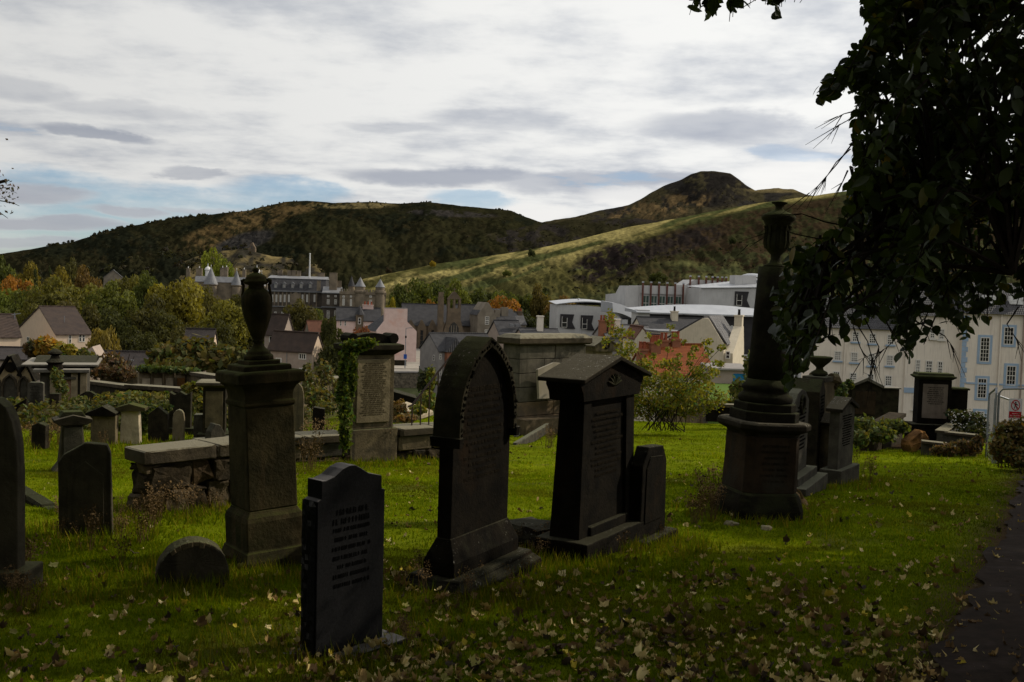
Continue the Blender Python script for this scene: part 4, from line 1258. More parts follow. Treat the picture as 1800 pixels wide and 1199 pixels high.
    for a0, a1, b0, b1 in ((1282, 1292, 572, 592), (1283, 1303, 602, 630)):
        p0, zz0 = s6.Fp(a0, b1)
        p1, zz1 = s6.Fp(a1, b0)
        MB().prism([(p0, zz0 - zg), (p1, zz0 - zg), (p1, zz1 - zg - 0.6), ((p0 + p1) / 2, zz1 - zg), (p0, zz1 - zg - 0.2)], -0.1, 0.29).build('wall_panel', 'concrete', root)
    MB().box(um + 6, w, -0.4, 0.28, 0, z6(622)).build('plinth', 'concrete', root)


def canongate_houses():
    # tall cream gable
    d = 112
    sp = Spot(1136, 1271, 1284, 640, -22, d)
    z = lambda py, px=1240: zat(px, py, d)
    zg = -13.0
    g0 = Spot(1196, 1271, 1284, 640, -22, d)
    root = thing('cream_house', 'tall cream harled house with steep gable and slim end chimney', 'house', g0.loc(zg), g0.th)
    w, t = g0.w, max(g0.t, 2.0)
    e, r = z(612) - zg, z(560) - zg
    MB().prism([(-4.0, 0), (w, 0), (w, z(604) - zg), (w * 0.62, r), (w * 0.48, r), (-4.0, z(622) - zg)], 0, t).build('wall', 'harl_cream', root)
    MB().prism([(w * 0.6, r + 0.1), (w + 0.3, z(604) - zg - 0.1), (w + 0.3, z(604) - zg + 0.1), (w * 0.62, r + 0.3)], 0.25, t + 4).build('roof', 'slate_pale', root)
    MB().prism([(-4.2, z(622) - zg + 0.02), (w * 0.5, r + 0.05), (w * 0.5, r + 0.25), (-4.2, z(622) - zg + 0.2)], 0.25, t + 4).build('roof', 'slate', root)
    MB().prismx([(0.3, 0), (t + 3.2, 0), (t + 3.2, e - 0.5), (t + 2.2, z(574) - zg), (t + 1.0, z(574) - zg), (0.3, e - 0.5)], w + 0.002, w + 1.0).build('end_wall', 'harl_cream', root)
    chimney(root, w + 0.5, t + 1.6, z(576) - zg, z(556) - zg, 0.9, 1.1, 'harl_cream', 1, 'sign_black')
    for b, c in ((619, 630), (645, 656), (668, 680)):
        u, zz = g0.Fp(1266, c)
        window(root, 'F', w + 0.5, zz - zg, 0.5, 0.85, 1, 2)
    # white lower house with flat roof
    sp = Spot(1150, 1158, 1205, 640, 14, 126)
    zz = lambda py, px=1178: zat(px, py, 126)
    r = thing('white_house', 'white walled house with flat lead roof and one small paned window', 'house', sp.loc(-14), sp.th)
    MB().box(0, sp.w, 0, 6, 0, zz(584) + 14).build('wall', 'harl_white', r)
    MB().box(-0.3, sp.w + 0.3, -0.4, 6.3, zz(584) + 14.002, zz(582) + 14).build('roof', 'lead_roof', r)
    pwin(r, sp, 'F', 1171, 590, 600, 7.5, 3, 4)
    pwin(r, sp, 'F', 1203, 590, 599, 5, 2, 4)
    pwin(r, sp, 'F', 1155, 600, 612, 3, 1, 3)
    MB().box(-1.9, -0.002, -0.2, 3.5, 0, zz(588) + 14).build('stair_wing', 'slate', r)
    s2 = Spot(1128, 1134, 1262, 580, 8, 140)
    r = gabled('slate_house', 'long black slate roof with a skylight behind the white house', s2, -14, zat(1180, 590, 140), zat(1180, 562, 140), 'harl_cream', 'slate', t=9)
    u, z9 = s2.Fp(1200, 560)
    chimney(r, u, 4, z9 + 11.5, z9 + 14.8, 0.9, 0.9, 'harl_cream', 1, 'sign_black')
    s3 = Spot(1060, 1066, 1150, 600, 8, 132)
    r = gabled('slate_house', 'pale slate roofed house with a red brick chimney stack of four pots', s3, -14, zat(1100, 594, 132), zat(1100, 575, 132), 'harl_grey', 'slate_pale', t=8)
    u, z9 = s3.Fp(1066, 580)
    chimney(r, u - 0.2, 1.5, 9, zat(1066, 566, 132) + 14, 0.9, 1.0, 'brick_red', 2)
    chimney(r, u + 0.9, 1.5, 9, zat(1072, 566, 132) + 14, 0.8, 1.0, 'brick_red', 2)
    chimney(r, u + 2.0, 2.5, 9, zat(1082, 564, 132) + 14, 0.8, 0.8, 'harl_white', 0)
    s4 = Spot(1112, 1116, 1142, 600, 10, 118)
    r = gabled('cream_cottage', 'small cream gable edged with orange tiles among the slate roofs', s4, -13, zat(1126, 596, 118), zat(1130, 577, 118), 'harl_cream', 'tile_rust', ridge='y', t=5, over=0.1)
    # red roof with chimneys
    d = 90
    s5 = Spot(1134, 1150, 1256, 660, 14, d)
    zz = lambda py, px=1200: zat(px, py, d)
    r = gabled('red_roofed_house', 'house with a bright orange red tiled roof and cream gable behind the sapling', s5, -12, zz(660), zz(612), 'harl_cream', 'tile_red', t=6.5)
    for a, b, c, pots in ((1145, 621, 640, 2), (1168, 609, 632, 4), (1190, 605, 622, 2), (1211, 602, 616, 3)):
        u, z9 = s5.Fp(a, c)
        chimney(r, u, 2.4 if a < 1180 else 3.2, zz(660) + 12 + 0.4, zz(b) + 12, 0.85 if a != 1168 else 0.95, 0.7, 'brick_red', pots)


mat('garden', (0.10, 0.16, 0.03), (0.08, 0.13, 0.03), 3, 0.95, 0.3)


def tenement():
    d = 96
    zg = -14.0
    # the three storey part, receding to the left
    th = 16
    spr = Spot(1423, 1591, 1591, 640, -12, 88)
    root = thing('tenement', 'long cream tenement with three rows of small paned sash windows under slates', 'tenement', spr.loc(zg), spr.th)
    w = spr.w
    zf = lambda px, py: spr.Fp(px, py)[1] - zg
    ef = zf(1560, 580)
    MB().box(0, w, 0, 9, 0, ef).build('wall', 'harl_white', root)
    MB().prismx([(-0.3, ef + 0.002), (9, ef + 0.002), (4.5, ef + 3.0)], -0.2, w).build('roof', 'slate', root)
    rows = [((1504.5, 583, 601), (1534, 586, 604), (1566, 588, 606)),
            ((1473, 617, 634), (1502, 619, 637), (1532.5, 621, 643), (1564.5, 624, 643)),
            ((1470.5, 652.5, 671), (1500, 655, 672), (1530.5, 657, 676), (1562, 660, 679))]
    for j, row in enumerate(rows):
        for a, b, c in row:
            pwin(root, spr, 'F', a, b, c, 12.5, 3, 4, pane='pane_blind' if j == 1 else 'pane_glass', sill='trim_blue')
    u, _ = spr.Fp(1484, 640)
    dp = MB().box(u - 0.05, u + 0.05, -0.14, -0.02, 0, ef).build('drain_pipe', 'harl_white', root)
    # middle part with paired windows
    sp = Spot(1591, 1689, 1689, 640, -12, 86.9)
    root = thing('tenement', 'plain cream tenement with paired narrow windows and a pale blue base course', 'tenement', sp.loc(zg), sp.th)
    w = sp.w
    zf = lambda px, py: sp.Fp(px, py)[1] - zg
    e = zf(1650, 556)
    MB().box(0, w, 0, 9, 0, e).build('wall', 'harl_white', root)
    MB().prismx([(-0.3, e + 0.002), (9, e + 0.002), (4.5, e + 3.0)], 0, w).build('roof', 'slate', root)
    MB().box(0, w, -0.08, -0.002, zf(1590, 690), zf(1590, 681)).build('base_course', 'trim_blue', root)
    for a, b, c, wp, nx in ((1639.5, 577, 595, 9, 2), (1655.5, 578, 597, 10, 3), (1614, 632, 656, 9, 2), (1633.5, 633.5, 658, 12.5, 3), (1653, 635, 659, 9.5, 2), (1609, 695, 720, 8, 2)):
        pwin(root, sp, 'F', a, b, c, wp, nx, 4, sill='trim_white', pane='pane_blind' if a == 1614 else 'pane_glass')
    # taller part with blue surrounds
    sp = Spot(1689, 1850, 1850, 640, -12, 84.8)
    root = thing('tenement', 'cream tenement with pale blue window surrounds and blue corner stones', 'tenement', sp.loc(zg), sp.th)
    w = sp.w
    zf = lambda px, py: sp.Fp(px, py)[1] - zg
    e = zf(1740, 552)
    MB().box(0, w, 0, 9, 0, e).build('wall', 'harl_white', root)
    MB().prismx([(-0.35, e + 0.002), (9, e + 0.002), (4.5, e + 2.8)], 0, w + 2).build('roof', 'slate', root)
    for a, b, c, wp, nx, ny in ((1732, 593, 636, 17, 3, 6), (1774, 575, 606, 17.5, 3, 4), (1727, 665, 700, 16.5, 3, 5), (1778, 643, 678, 17, 3, 4), (1722.5, 723, 732, 16, 3, 2)):
        pwin(root, sp, 'F', a, b, c, wp, nx, ny, surround='trim_blue', border=0.07, bar=0.035)
    zz = 0.6
    k = 0
    while zz < e - 0.6:
        wd_ = 0.5 if k % 2 else 0.36
        MB().box(0.01, wd_, -0.05, -0.002, zz, zz + 0.42).build('quoin', 'trim_blue', root)
        zz += 0.45
        k += 1
    MB().box(0.5, w, -0.06, -0.002, zf(1720, 675.5), zf(1720, 672.5)).build('string_course', 'trim_blue', root)
    for a in (1756, 1796):
        u, _ = sp.Fp(a, 640)
        MB().box(u - 0.05, u + 0.05, -0.16, -0.03, 0, e).build('drain_pipe', 'harl_white' if a == 1756 else 'harl_brown', root)
    for a in (1745, 1793):
        u, z9 = sp.Fp(a, 540)
        MB().box(u - 0.5, u + 0.5, 1.0, 1.8, e + 0.9, e + 1.6).build('roof_light', 'paint_white', root)
    # buildings further up the street, glimpsed through the leaves
    sp = Spot(1500, 1506, 1600, 560, 6, 150)
    r = gabled('slate_house', 'house with slate roof glimpsed through the hanging leaves', sp, -14, zat(1550, 545, 150), zat(1550, 525, 150), 'harl_white', 'slate', t=8)
    chimney(r, sp.w * 0.6, 4, zat(1550, 530, 150) + 14, zat(1550, 512, 150) + 14, 2.2, 1.0, 'harl_cream', 4)


def street():
    # road behind its rubble retaining wall
    d = 160
    zt = zat(720, 656, d)
    a, b = W(600, 656, d), W(800, 652, d + 6)
    e = Vector((b.x - a.x, b.y - a.y, 0)).normalized()
    root = thing('road_wall', 'rubble retaining wall carrying the road below the pink gable', 'wall', (a.x, a.y, -16), math.atan2(e.y, e.x))
    L = (b - a).length
    MB().box(0, L, 0, 0.8, 0, zt + 16 - 0.25).build('wall_face', 'rubble', root)
    MB().box(-0.1, L + 0.1, -0.12, 0.95, zt + 16 - 0.25 + 0.002, zt + 16).build('coping', 'harl_grey', root)
    mb = MB()
    k = Vector((-e.y, e.x, 0))
    P = lambda s_, t_, z_: tuple(a + e * s_ + k * t_ + Vector((0, 0, z_ - a.z)))
    mb.add([P(-10, 0.95, zt - 0.4), P(L + 8, 0.95, zt - 0.4), P(L + 8, 60, zt + 0.2), P(-10, 60, zt + 0.2), P(-10, 0.95, zt - 4), P(L + 8, 0.95, zt - 4), P(L + 8, 60, zt - 4), P(-10, 60, zt - 4)],
           [(0, 1, 2, 3), (7, 6, 5, 4), (0, 4, 5, 1), (1, 5, 6, 2), (2, 6, 7, 3), (3, 7, 4, 0)])
    tag(mb.build('road', 'road_grey'), kind='structure')
    mb = MB()
    z1 = zt - 0.25
    mb.add([P(-8, 12, z1), P(L + 6, 7, z1), P(L + 6, 16, z1 + 0.05), P(-8, 24, z1 + 0.05), P(-8, 12, z1 - 0.5), P(L + 6, 7, z1 - 0.5), P(L + 6, 16, z1 - 0.5), P(-8, 24, z1 - 0.5)],
           [(0, 1, 2, 3), (7, 6, 5, 4), (0, 4, 5, 1), (1, 5, 6, 2), (2, 6, 7, 3), (3, 7, 4, 0)])
    tag(mb.build('pavement', 'pavement_grey'), kind='structure')
    # low hedge wall at the foot of the pink gable
    p = W(700, 641, 178)
    r = thing('low_wall', 'low dark wall at the foot of the pink gable', 'wall', (p.x - 4.2, p.y, p.z - 0.6), 0.1)
    MB().box(0, 5.6, 0, 0.5, 0, 1.25).build('wall_face', 'sooty_stone', r)
    MB().box(-0.06, 5.66, -0.06, 0.56, 1.252, 1.36).build('coping', 'sooty_stone', r)
    # street lamp with a blue sign, and a traffic post
    p = W(712, 644, 172)
    t = zat(712, 577, 172) - p.z
    r = thing('street_lamp', 'slim grey street lamp carrying a small blue sign in front of the pink gable', 'street lamp', p)
    MB().tube([(0, 0, -0.3), (0, 0, t)], [0.09, 0.06]).tube([(0, 0, t), (0.7, 0, t + 0.1)], 0.05).build('pole', 'galvanised', r)
    MB().box(0.6, 1.1, -0.1, 0.1, t + 0.03, t + 0.16).build('lamp_head', 'galvanised', r)
    MB().box(-0.28, 0.28, -0.12, -0.08, 1.3, 2.1).build('sign_plate', 'sign_blue', r)
    MB().box(-0.12, 0.16, -0.14, -0.09, 4.9, 5.3).build('control_box', 'sign_black', r)
    p = W(742, 643, 165)
    r = thing('bollard_post', 'thin grey post standing on the pavement near the orange brick flats', 'post', p)
    MB().lathe([(0.09, -0.4), (0.09, 2.4), (0.13, 2.42), (0.13, 2.6), (0.02, 2.65)], 8).build('post', 'galvanised', r)
    p = W(744, 654, 158)
    r = thing('cabinet', 'small dark street cabinet behind the retaining wall', 'cabinet', p)
    MB().box(-0.7, 0.7, 0.0, 0.6, -0.6, 0.9).build('box', 'dark_panel', r)
    MB().box(-0.75, 0.75, -0.05, 0.65, 0.902, 0.98).build('lid', 'galvanised', r)


mat('rubble', (0.22, 0.185, 0.135), (0.075, 0.065, 0.05), 2.4, 0.95, 0.6, c3=(0.05, 0.045, 0.036), bscale=6)


def back_yard():
    d = 84
    p = W(1300, 672, d)
    r = thing('garden_shed', 'brown garden shed with a bright blue door below the cream gable', 'shed', (p.x - 2.4, p.y, p.z - 1.5), 0.1)
    MB().box(0, 3.2, 0, 2.4, 0, 2.5).build('wall', 'harl_brown', r)
    MB().box(1.9, 2.9, -0.05, -0.002, 0.1, 2.2).build('door', 'door_blue', r)
    MB().prismx([(-0.3, 2.502), (2.7, 2.502), (2.7, 2.9), (-0.3, 2.65)], -0.2, 3.4).build('roof', 'harl_grey', r)
    q = W(1285, 690, d - 8)
    mb = MB()
    mb.box(-2.6, 2.2, -6.0, 8, -2, 0)
    o = mb.build('garden_lawn', 'garden')
    o.location = q
    tag(o, kind='structure')
    mb = MB().box(-0.5, 0.4, -6, 8, -2, 0.06)
    o = mb.build('garden_path', 'pavement_grey')
    o.location = q + Vector((1.1, 0, 0))
    o.rotation_euler = (0, 0, -0.32)
    tag(o, kind='structure')


def make_town():
    left_houses()
    pink_house()
    brown_flats()
    church()
    palace()
    parliament()
    canongate_houses()
    tenement()
    street()
    back_yard()


make_town()
# ------------------------------------------------------------------ trees and shrubs
def leaf_cards(centres, normals, size, rng, aspect=1.4):
    n = len(centres)
    r = rng.normal(size=(n, 3))
    t = np.cross(normals, r)
    t /= np.linalg.norm(t, axis=1, keepdims=True) + 1e-9
    b = np.cross(normals, t)
    s = (size * rng.uniform(0.6, 1.35, n))[:, None]
    a, c = t * s * 0.5 * aspect, b * s * 0.5
    v = np.stack([centres - a, centres + c * 0.9 + a * 0.1, centres + a, centres - c * 0.9 + a * 0.1], 1)
    return v.reshape(-1, 3), np.arange(4 * n).reshape(n, 4)


def crown_points(seed, n, kind='round'):
    """points and outward normals through a lumpy crown of unit radius, height 0..hgt"""
    rng = np.random.default_rng(seed)
    hgt = {'round': 1.75, 'tall': 2.6, 'wide': 1.25, 'cone': 3.4, 'bush': 1.1}[kind]
    nl = {'round': 26, 'tall': 26, 'wide': 26, 'cone': 30, 'bush': 22}[kind]
    lob = []
    for i in range(nl):
        if kind == 'cone':
            h = rng.uniform(0.04, 0.97)
            rad = (1 - h) ** 0.8 * 0.75
            a = rng.uniform(0, 2 * np.pi)
            lob.append((rad * np.cos(a), rad * np.sin(a), h * hgt, 0.18 + 0.22 * (1 - h)))
        else:
            d = rng.normal(size=3)
            d /= np.linalg.norm(d)
            if d[2] < -0.35:
                d[2] *= -0.4
            k = rng.uniform(0.45, 0.8)
            q = 0.5 if kind != 'bush' else 0.36
            lob.append((d[0] * k, d[1] * k, hgt * (q + d[2] * k * 0.5), rng.uniform(0.2, 0.4)))
    lob = np.array(lob)
    w = lob[:, 3] ** 2
    pick = rng.choice(len(lob), n, p=w / w.sum())
    d = rng.normal(size=(n, 3))
    d /= np.linalg.norm(d, axis=1, keepdims=True)
    rr = lob[pick, 3] * rng.uniform(0.62, 1.08, n) ** 0.7
    c = lob[pick, :3] + d * rr[:, None] * np.array([1, 1, 0.85])
    nrm = d + rng.normal(size=(n, 3)) * 0.75
    nrm /= np.linalg.norm(nrm, axis=1, keepdims=True)
    keep = c[:, 2] > 0.0
    tone = rng.uniform(0.6, 1.4, n) * (0.8 + 0.4 * rng.random(len(lob)))[pick]
    return c[keep], nrm[keep], tone[keep], hgt


CROWNS, TRUNKS = {}, {}


def crown_mesh(kind, var, n, size):
    key = (kind, var)
    if key not in CROWNS:
        c, nr, tn, h = crown_points(hash((len(kind) * 31 + var)) % 9999 + 100 * len(kind), n, kind)
        rng = np.random.default_rng(var + 50)
        v, f = leaf_cards(c, nr, size, rng)
        o = np_mesh('crown', v, f, 'leaf', tone=np.repeat(tn, 4))
        me = o.data
        bpy.data.objects.remove(o)
        CROWNS[key] = (me, h)
    return CROWNS[key]


def trunk_mesh(var):
    if var not in TRUNKS:
        rr = random.Random(var)
        mb = MB()
        mb.tube([(0, 0, -0.3), (0.01, 0, 0.3), (rr.uniform(-.03, .03), 0.02, 0.62), (rr.uniform(-.06, .06), 0, 1.0)], [0.075, 0.06, 0.048, 0.02], 8)
        for i in range(6):
            a = i * 1.05 + rr.uniform(-.3, .3)
            z = rr.uniform(0.38, 0.6)
            l = rr.uniform(0.4, 0.65)
            mb.tube([(0, 0, z), (math.cos(a) * l * 0.5, math.sin(a) * l * 0.5, z + 0.18), (math.cos(a) * l, math.sin(a) * l, z + 0.42)], [0.035, 0.022, 0.008], 6)
        o = mb.build('trunk', 'bark', smooth=True)
        TRUNKS[var] = o.data
        bpy.data.objects.remove(o)
    return TRUNKS[var]


def tree(name, label, px, ytop, hw, d, col, kind='round', zb=None, group=None, cat='tree', var=None, trunk=True, ybase=None):
    """a tree whose crown spans hw photo pixels to each side of px with its top on row ytop, at depth d"""
    var = R_.randrange(4) if var is None else var
    me, h = crown_mesh(kind, var, {'bush': 2600, 'cone': 2200}.get(kind, 5200), {'cone': 0.13, 'bush': 0.085}.get(kind, 0.078))
    s = d / F
    top = W(px, ytop, d)
    if ybase is not None:
        zb = EYE.z + ray(px, ybase).z * d
    if zb is None:
        zb = float(ground_z(top.x, d)) - 0.2
    R = hw * s * 1.08
    H = top.z - zb
    ch = H * (0.9 if kind != 'bush' else 0.97)
    root = thing(name, label, cat, (top.x, top.y, zb), R_.uniform(0, 6.28), group)
    c = bpy.data.objects.new('crown', me)
    COL.objects.link(c)
    c.parent = root
    c.location = (0, 0, H - ch)
    c.scale = (R, R, ch / h)
    c.color = c4(col)
    c['kind'] = 'stuff'
    if trunk:
        t = bpy.data.objects.new('trunk', trunk_mesh(var))
        COL.objects.link(t)
        t.parent = root
        tz = max(H - ch * 0.25, 0.5)
        t.scale = (max(R * 1.0, H * 0.3), max(R * 1.0, H * 0.3), tz)
    return root


OLIVE, GREEN, DARK, YEL, ORG, RED, BRT = (0.105, 0.098, 0.022), (0.075, 0.088, 0.02), (0.04, 0.05, 0.017), (0.17, 0.135, 0.022), (0.24, 0.11, 0.02), (0.12, 0.038, 0.02), (0.17, 0.19, 0.025)


def make_trees():
    T = tree
    # wood on the left
    T('broadleaf_tree', 'green tree filling the left edge of the photo below the hill slope', 2, 444, 34, 300, GREEN)
    T('broadleaf_tree', 'yellow green tree behind the orange one at the left end of the wood', 42, 461, 28, 290, YEL)
    T('maple_tree', 'orange autumn tree at the left end of the wood', 30, 474, 30, 270, ORG)
    T('spruce_tree', 'dark narrow spruce left of the yellow tree at the back of the wood', 62, 470, 10, 265, DARK, 'cone')
    T('spruce_tree', 'slim dark spruce between the two yellow trees at the back of the wood', 88, 467, 8, 262, DARK, 'cone')
    T('broadleaf_tree', 'bright yellow tree right of the two spruces', 104, 470, 24, 262, YEL)
    T('broadleaf_tree', 'dull olive tree standing highest at the back of the wood', 123, 453, 18, 320, (0.08, 0.075, 0.025))
    T('broadleaf_tree', 'brownish tree left of the stone gable in the tree tops', 158, 468, 26, 310, (0.14, 0.09, 0.028))
    T('broadleaf_tree', 'olive tree right beside the stone gable in the tree tops', 226, 472, 30, 285, OLIVE)
    T('broadleaf_tree', 'green tree between the stone gable and the big golden tree', 262, 476, 28, 280, GREEN)
    T('broadleaf_tree', 'bright leafy green tree at the left edge beneath the orange tree', 10, 498, 38, 230, (0.10, 0.12, 0.022))
    T('broadleaf_tree', 'green tree in the wood above the cut brown roof', 50, 502, 36, 225, (0.10, 0.11, 0.024))
    T('broadleaf_tree', 'large brownish tree above the buff harled house', 95, 489, 52, 205, (0.115, 0.108, 0.024))
    T('broadleaf_tree', 'large olive brown tree right behind the buff harled house', 150, 486, 50, 210, (0.12, 0.115, 0.024))
    T('broadleaf_tree', 'tall rusty olive tree in the middle of the wood', 196, 496, 44, 200, (0.10, 0.11, 0.022))
    T('beech_tree', 'big golden green tree with a wide dome left of the urn', 312, 473, 54, 195, (0.155, 0.135, 0.02), var=1)
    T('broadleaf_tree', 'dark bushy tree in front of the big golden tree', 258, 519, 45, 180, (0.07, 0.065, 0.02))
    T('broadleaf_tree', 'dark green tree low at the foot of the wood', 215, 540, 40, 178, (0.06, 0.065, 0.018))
    T('birch_tree', 'slender yellowish birch just left of the urn', 398, 503, 46, 165, (0.14, 0.13, 0.022), 'tall')
    T('broadleaf_tree', 'olive tree hiding the foot of the tallest palace cone', 366, 504, 30, 240, (0.10, 0.09, 0.022))
    T('broadleaf_tree', 'dark olive tree behind the urn hiding the palace wall', 436, 507, 34, 245, (0.075, 0.07, 0.02))
    T('broadleaf_tree', 'dark tree low down just left of the urn', 384, 562, 34, 140, (0.055, 0.055, 0.016))
    T('shrub', 'yellowing shrub right of the buff harled house', 184, 567, 30, 145, (0.17, 0.13, 0.028), 'bush', cat='shrub')
    T('lime_tree', 'bright yellow green tree towering behind the palace turrets', 374, 435, 25, 400, BRT, zb=-14)
    T('lime_tree', 'smaller bright green tree right beside the tall one behind the palace', 399, 454, 16, 398, (0.14, 0.17, 0.024), zb=-14)
    T('broadleaf_tree', 'round olive tree in front of the palace windows', 528, 527, 33, 235, (0.085, 0.075, 0.022), var=2)
    T('broadleaf_tree', 'pointed green tree attached to the right of the round palace tree', 554, 528, 16, 238, (0.085, 0.10, 0.025), 'tall')
    T('broadleaf_tree', 'small yellow bush tree at the foot of the palace turret', 686, 523, 11, 300, (0.26, 0.22, 0.02))
    T('copper_beech', 'dark red leaved tree before the pink house', 634, 562, 38, 140, (0.13, 0.048, 0.026))
    T('broadleaf_tree', 'dark green tree left of the red leaved one behind the ivy tablet', 592, 580, 36, 130, (0.05, 0.055, 0.016))
    T('broadleaf_tree', 'green bushy tree under the red leaved one', 640, 596, 36, 118, (0.06, 0.065, 0.017))
    # wood at the foot of the crag behind the church
    for i, (px, yt, hw, c, lab) in enumerate((
            (705, 500, 26, (0.07, 0.085, 0.02), 'green tree first right of the palace turrets under the bright slope'),
            (738, 489, 34, (0.085, 0.10, 0.022), 'light green round tree behind the pink gable'),
            (772, 493, 30, (0.055, 0.07, 0.018), 'dark green tree straight behind the bellcote'),
            (806, 491, 26, (0.12, 0.135, 0.022), 'bright green tree right of the bellcote'),
            (835, 496, 34, (0.06, 0.072, 0.018), 'dark tree above the dark slate church roof'),
            (868, 503, 26, (0.05, 0.06, 0.017), 'dark low tree left of the orange tree behind the school house'),
            (890, 502, 26, (0.09, 0.105, 0.022), 'fresh green tree above the orange one behind the school house'),
            (925, 508, 32, (0.06, 0.07, 0.018), 'dark green tree right of the orange one behind the school house'),
            (962, 512, 28, (0.055, 0.066, 0.018), 'dark tree close left of the low parliament block'),
            (955, 500, 22, (0.11, 0.085, 0.022), 'olive brown tree high behind the trees beside the parliament'))):
        T('broadleaf_tree', lab, px, yt, hw, 330 + 7 * (i % 3), c)
    T('maple_tree', 'large orange autumn tree behind the school house', 884, 520, 40, 290, ORG)
    T('maple_tree', 'rusty orange tree left of the low parliament block', 990, 521, 30, 300, (0.15, 0.09, 0.022))
    T('maple_tree', 'small orange tree low beside the bellcote chimney', 757, 526, 15, 290, ORG)
    T('broadleaf_tree', 'very dark tree behind the pale square chimney', 935, 545, 40, 265, (0.035, 0.042, 0.014))
    T('broadleaf_tree', 'dark tree directly left of the concrete parliament wall', 975, 548, 30, 268, (0.03, 0.036, 0.013))
    # undergrowth and trees filling the wood down to the houses
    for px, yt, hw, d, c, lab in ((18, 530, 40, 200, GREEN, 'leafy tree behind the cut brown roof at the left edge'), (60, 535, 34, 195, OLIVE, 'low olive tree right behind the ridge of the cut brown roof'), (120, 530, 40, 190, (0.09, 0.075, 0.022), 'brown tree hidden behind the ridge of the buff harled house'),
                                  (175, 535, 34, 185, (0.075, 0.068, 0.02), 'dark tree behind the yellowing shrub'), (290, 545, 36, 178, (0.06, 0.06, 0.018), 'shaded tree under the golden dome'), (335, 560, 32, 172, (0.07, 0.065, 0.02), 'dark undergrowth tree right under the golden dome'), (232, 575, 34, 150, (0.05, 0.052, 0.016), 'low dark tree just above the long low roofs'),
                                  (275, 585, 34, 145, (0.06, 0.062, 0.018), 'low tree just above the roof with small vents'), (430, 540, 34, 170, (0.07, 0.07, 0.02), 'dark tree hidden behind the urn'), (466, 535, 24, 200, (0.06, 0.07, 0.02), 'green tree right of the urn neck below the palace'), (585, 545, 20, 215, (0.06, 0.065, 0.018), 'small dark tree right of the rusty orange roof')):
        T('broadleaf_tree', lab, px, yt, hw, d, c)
    # unseen trees added only to darken the foreground
    me, h = crown_mesh('round', 1, 5200, 0.078)
    for x, y, R, H in ((-10, 3.5, 4.5, 10), (-16, 13, 4.5, 11), (4, -9, 5.5, 11), (-4.5, -7, 5, 11), (-12, -5, 5, 10), (13.5, 9, 5, 11), (18, 19, 5.5, 12), (-2, -16, 6, 12), (-18, 2, 4.5, 10)):
        gz = float(ground_z(x, y)) - 0.1
        r = thing('broadleaf_tree', 'unseen leafy tree added to shade the foreground', 'tree', (x, y, gz), R_.uniform(0, 6), 'unseen trees added for shade')
        for nm, data, sc, z0 in (('crown', me, (R, R, (H - 1.8) / h), 1.8), ('trunk', trunk_mesh(1), (R, R, H * 0.8), 0)):
            o = bpy.data.objects.new(nm, data)
            COL.objects.link(o)
            o.parent, o.scale, o.location, o.color = r, sc, (0, 0, z0), (0.05, 0.055, 0.016, 1)
            if nm == 'crown':
                o['kind'] = 'stuff'
    # single trees on the slopes
    for px, tq, hw, hh, c, nm, lab in ((685, 0.93, 7, 15, (0.05, 0.036, 0.02), 'hawthorn', 'dark round bush alone on the lower end of the sunny slope'), (760, 0.93, 6, 14, (0.26, 0.19, 0.02), 'birch_tree', 'small bright yellow tree on the crest of the sunny slope'),
                                       (936, 0.82, 8, 22, (0.045, 0.055, 0.018), 'hawthorn', 'dark upright tree alone on the sunny slope'), (893, 0.55, 9, 15, (0.10, 0.115, 0.025), 'hawthorn', 'light green bush on the middle of the sunny slope'),
                                       (1290, 0.55, 7, 16, (0.035, 0.045, 0.015), 'hawthorn', 'dark little tree on the green ledge above the parliament poles'), (892, 0.32, 8, 17, (0.04, 0.05, 0.016), 'hawthorn', 'dark green bush low on the sunny slope'),
                                       (962, 0.34, 7, 14, (0.04, 0.045, 0.016), 'hawthorn', 'dark bush low on the slope left of the crag'), (1160, 0.3, 16, 26, (0.06, 0.07, 0.018), 'hawthorn', 'broad green bush under the dark crag')):
        p = HILL_AT['crag'](px, tq)
        s = p.y / F
        me, h = crown_mesh('round', R_.randrange(4), 5200, 0.078)
        r = thing(nm, lab, 'tree', p)
        c_ = bpy.data.objects.new('crown', me)
        COL.objects.link(c_)
        c_.parent, c_.color, c_['kind'] = r, c4(c), 'stuff'
        c_.scale = (hw * s, hw * s, hh * s / h)
    # scrub and little trees over the hillsides
    rng = np.random.default_rng(5)
    V, Fc, Tn, off = [], [], [], 0
    cols = np.array([(0.026, 0.027, 0.011), (0.03, 0.03, 0.012), (0.038, 0.032, 0.014), (0.026, 0.021, 0.012), (0.045, 0.044, 0.015)])

    def clump(p, r, hh, col, n=34):
        nonlocal off
        d = rng.normal(size=(n, 3))
        d /= np.linalg.norm(d, axis=1, keepdims=True)
        d[:, 2] = abs(d[:, 2])
        c = np.array(p) + d * np.array([r, r, hh]) * rng.uniform(0.5, 1, (n, 1))
        nr = d + rng.normal(size=(n, 3)) * 0.6
        nr /= np.linalg.norm(nr, axis=1, keepdims=True)
        v, f = leaf_cards(c, nr, r * 0.62, rng)
        V.append(v)
        Fc.append(f + off)
        off += len(v)
        Tn.append(np.repeat(col * rng.uniform(0.7, 1.3, (n, 1)), 4, 0))

    def scatter(key, a0, a1, t0, t1, n, r0, r1, dens=None):
        k = 0
        while k < n:
            a, tq = rng.uniform(a0, a1), rng.uniform(t0, t1)
            if fbm(a * 0.02, tq * 9, 77) < 0.47:
                continue
            p = HILL_AT[key](a, tq)
            s = p.y / F
            r = rng.uniform(r0, r1) * s
            clump(p, r, r * rng.uniform(0.8, 1.5), cols[rng.integers(len(cols))])
            k += 1
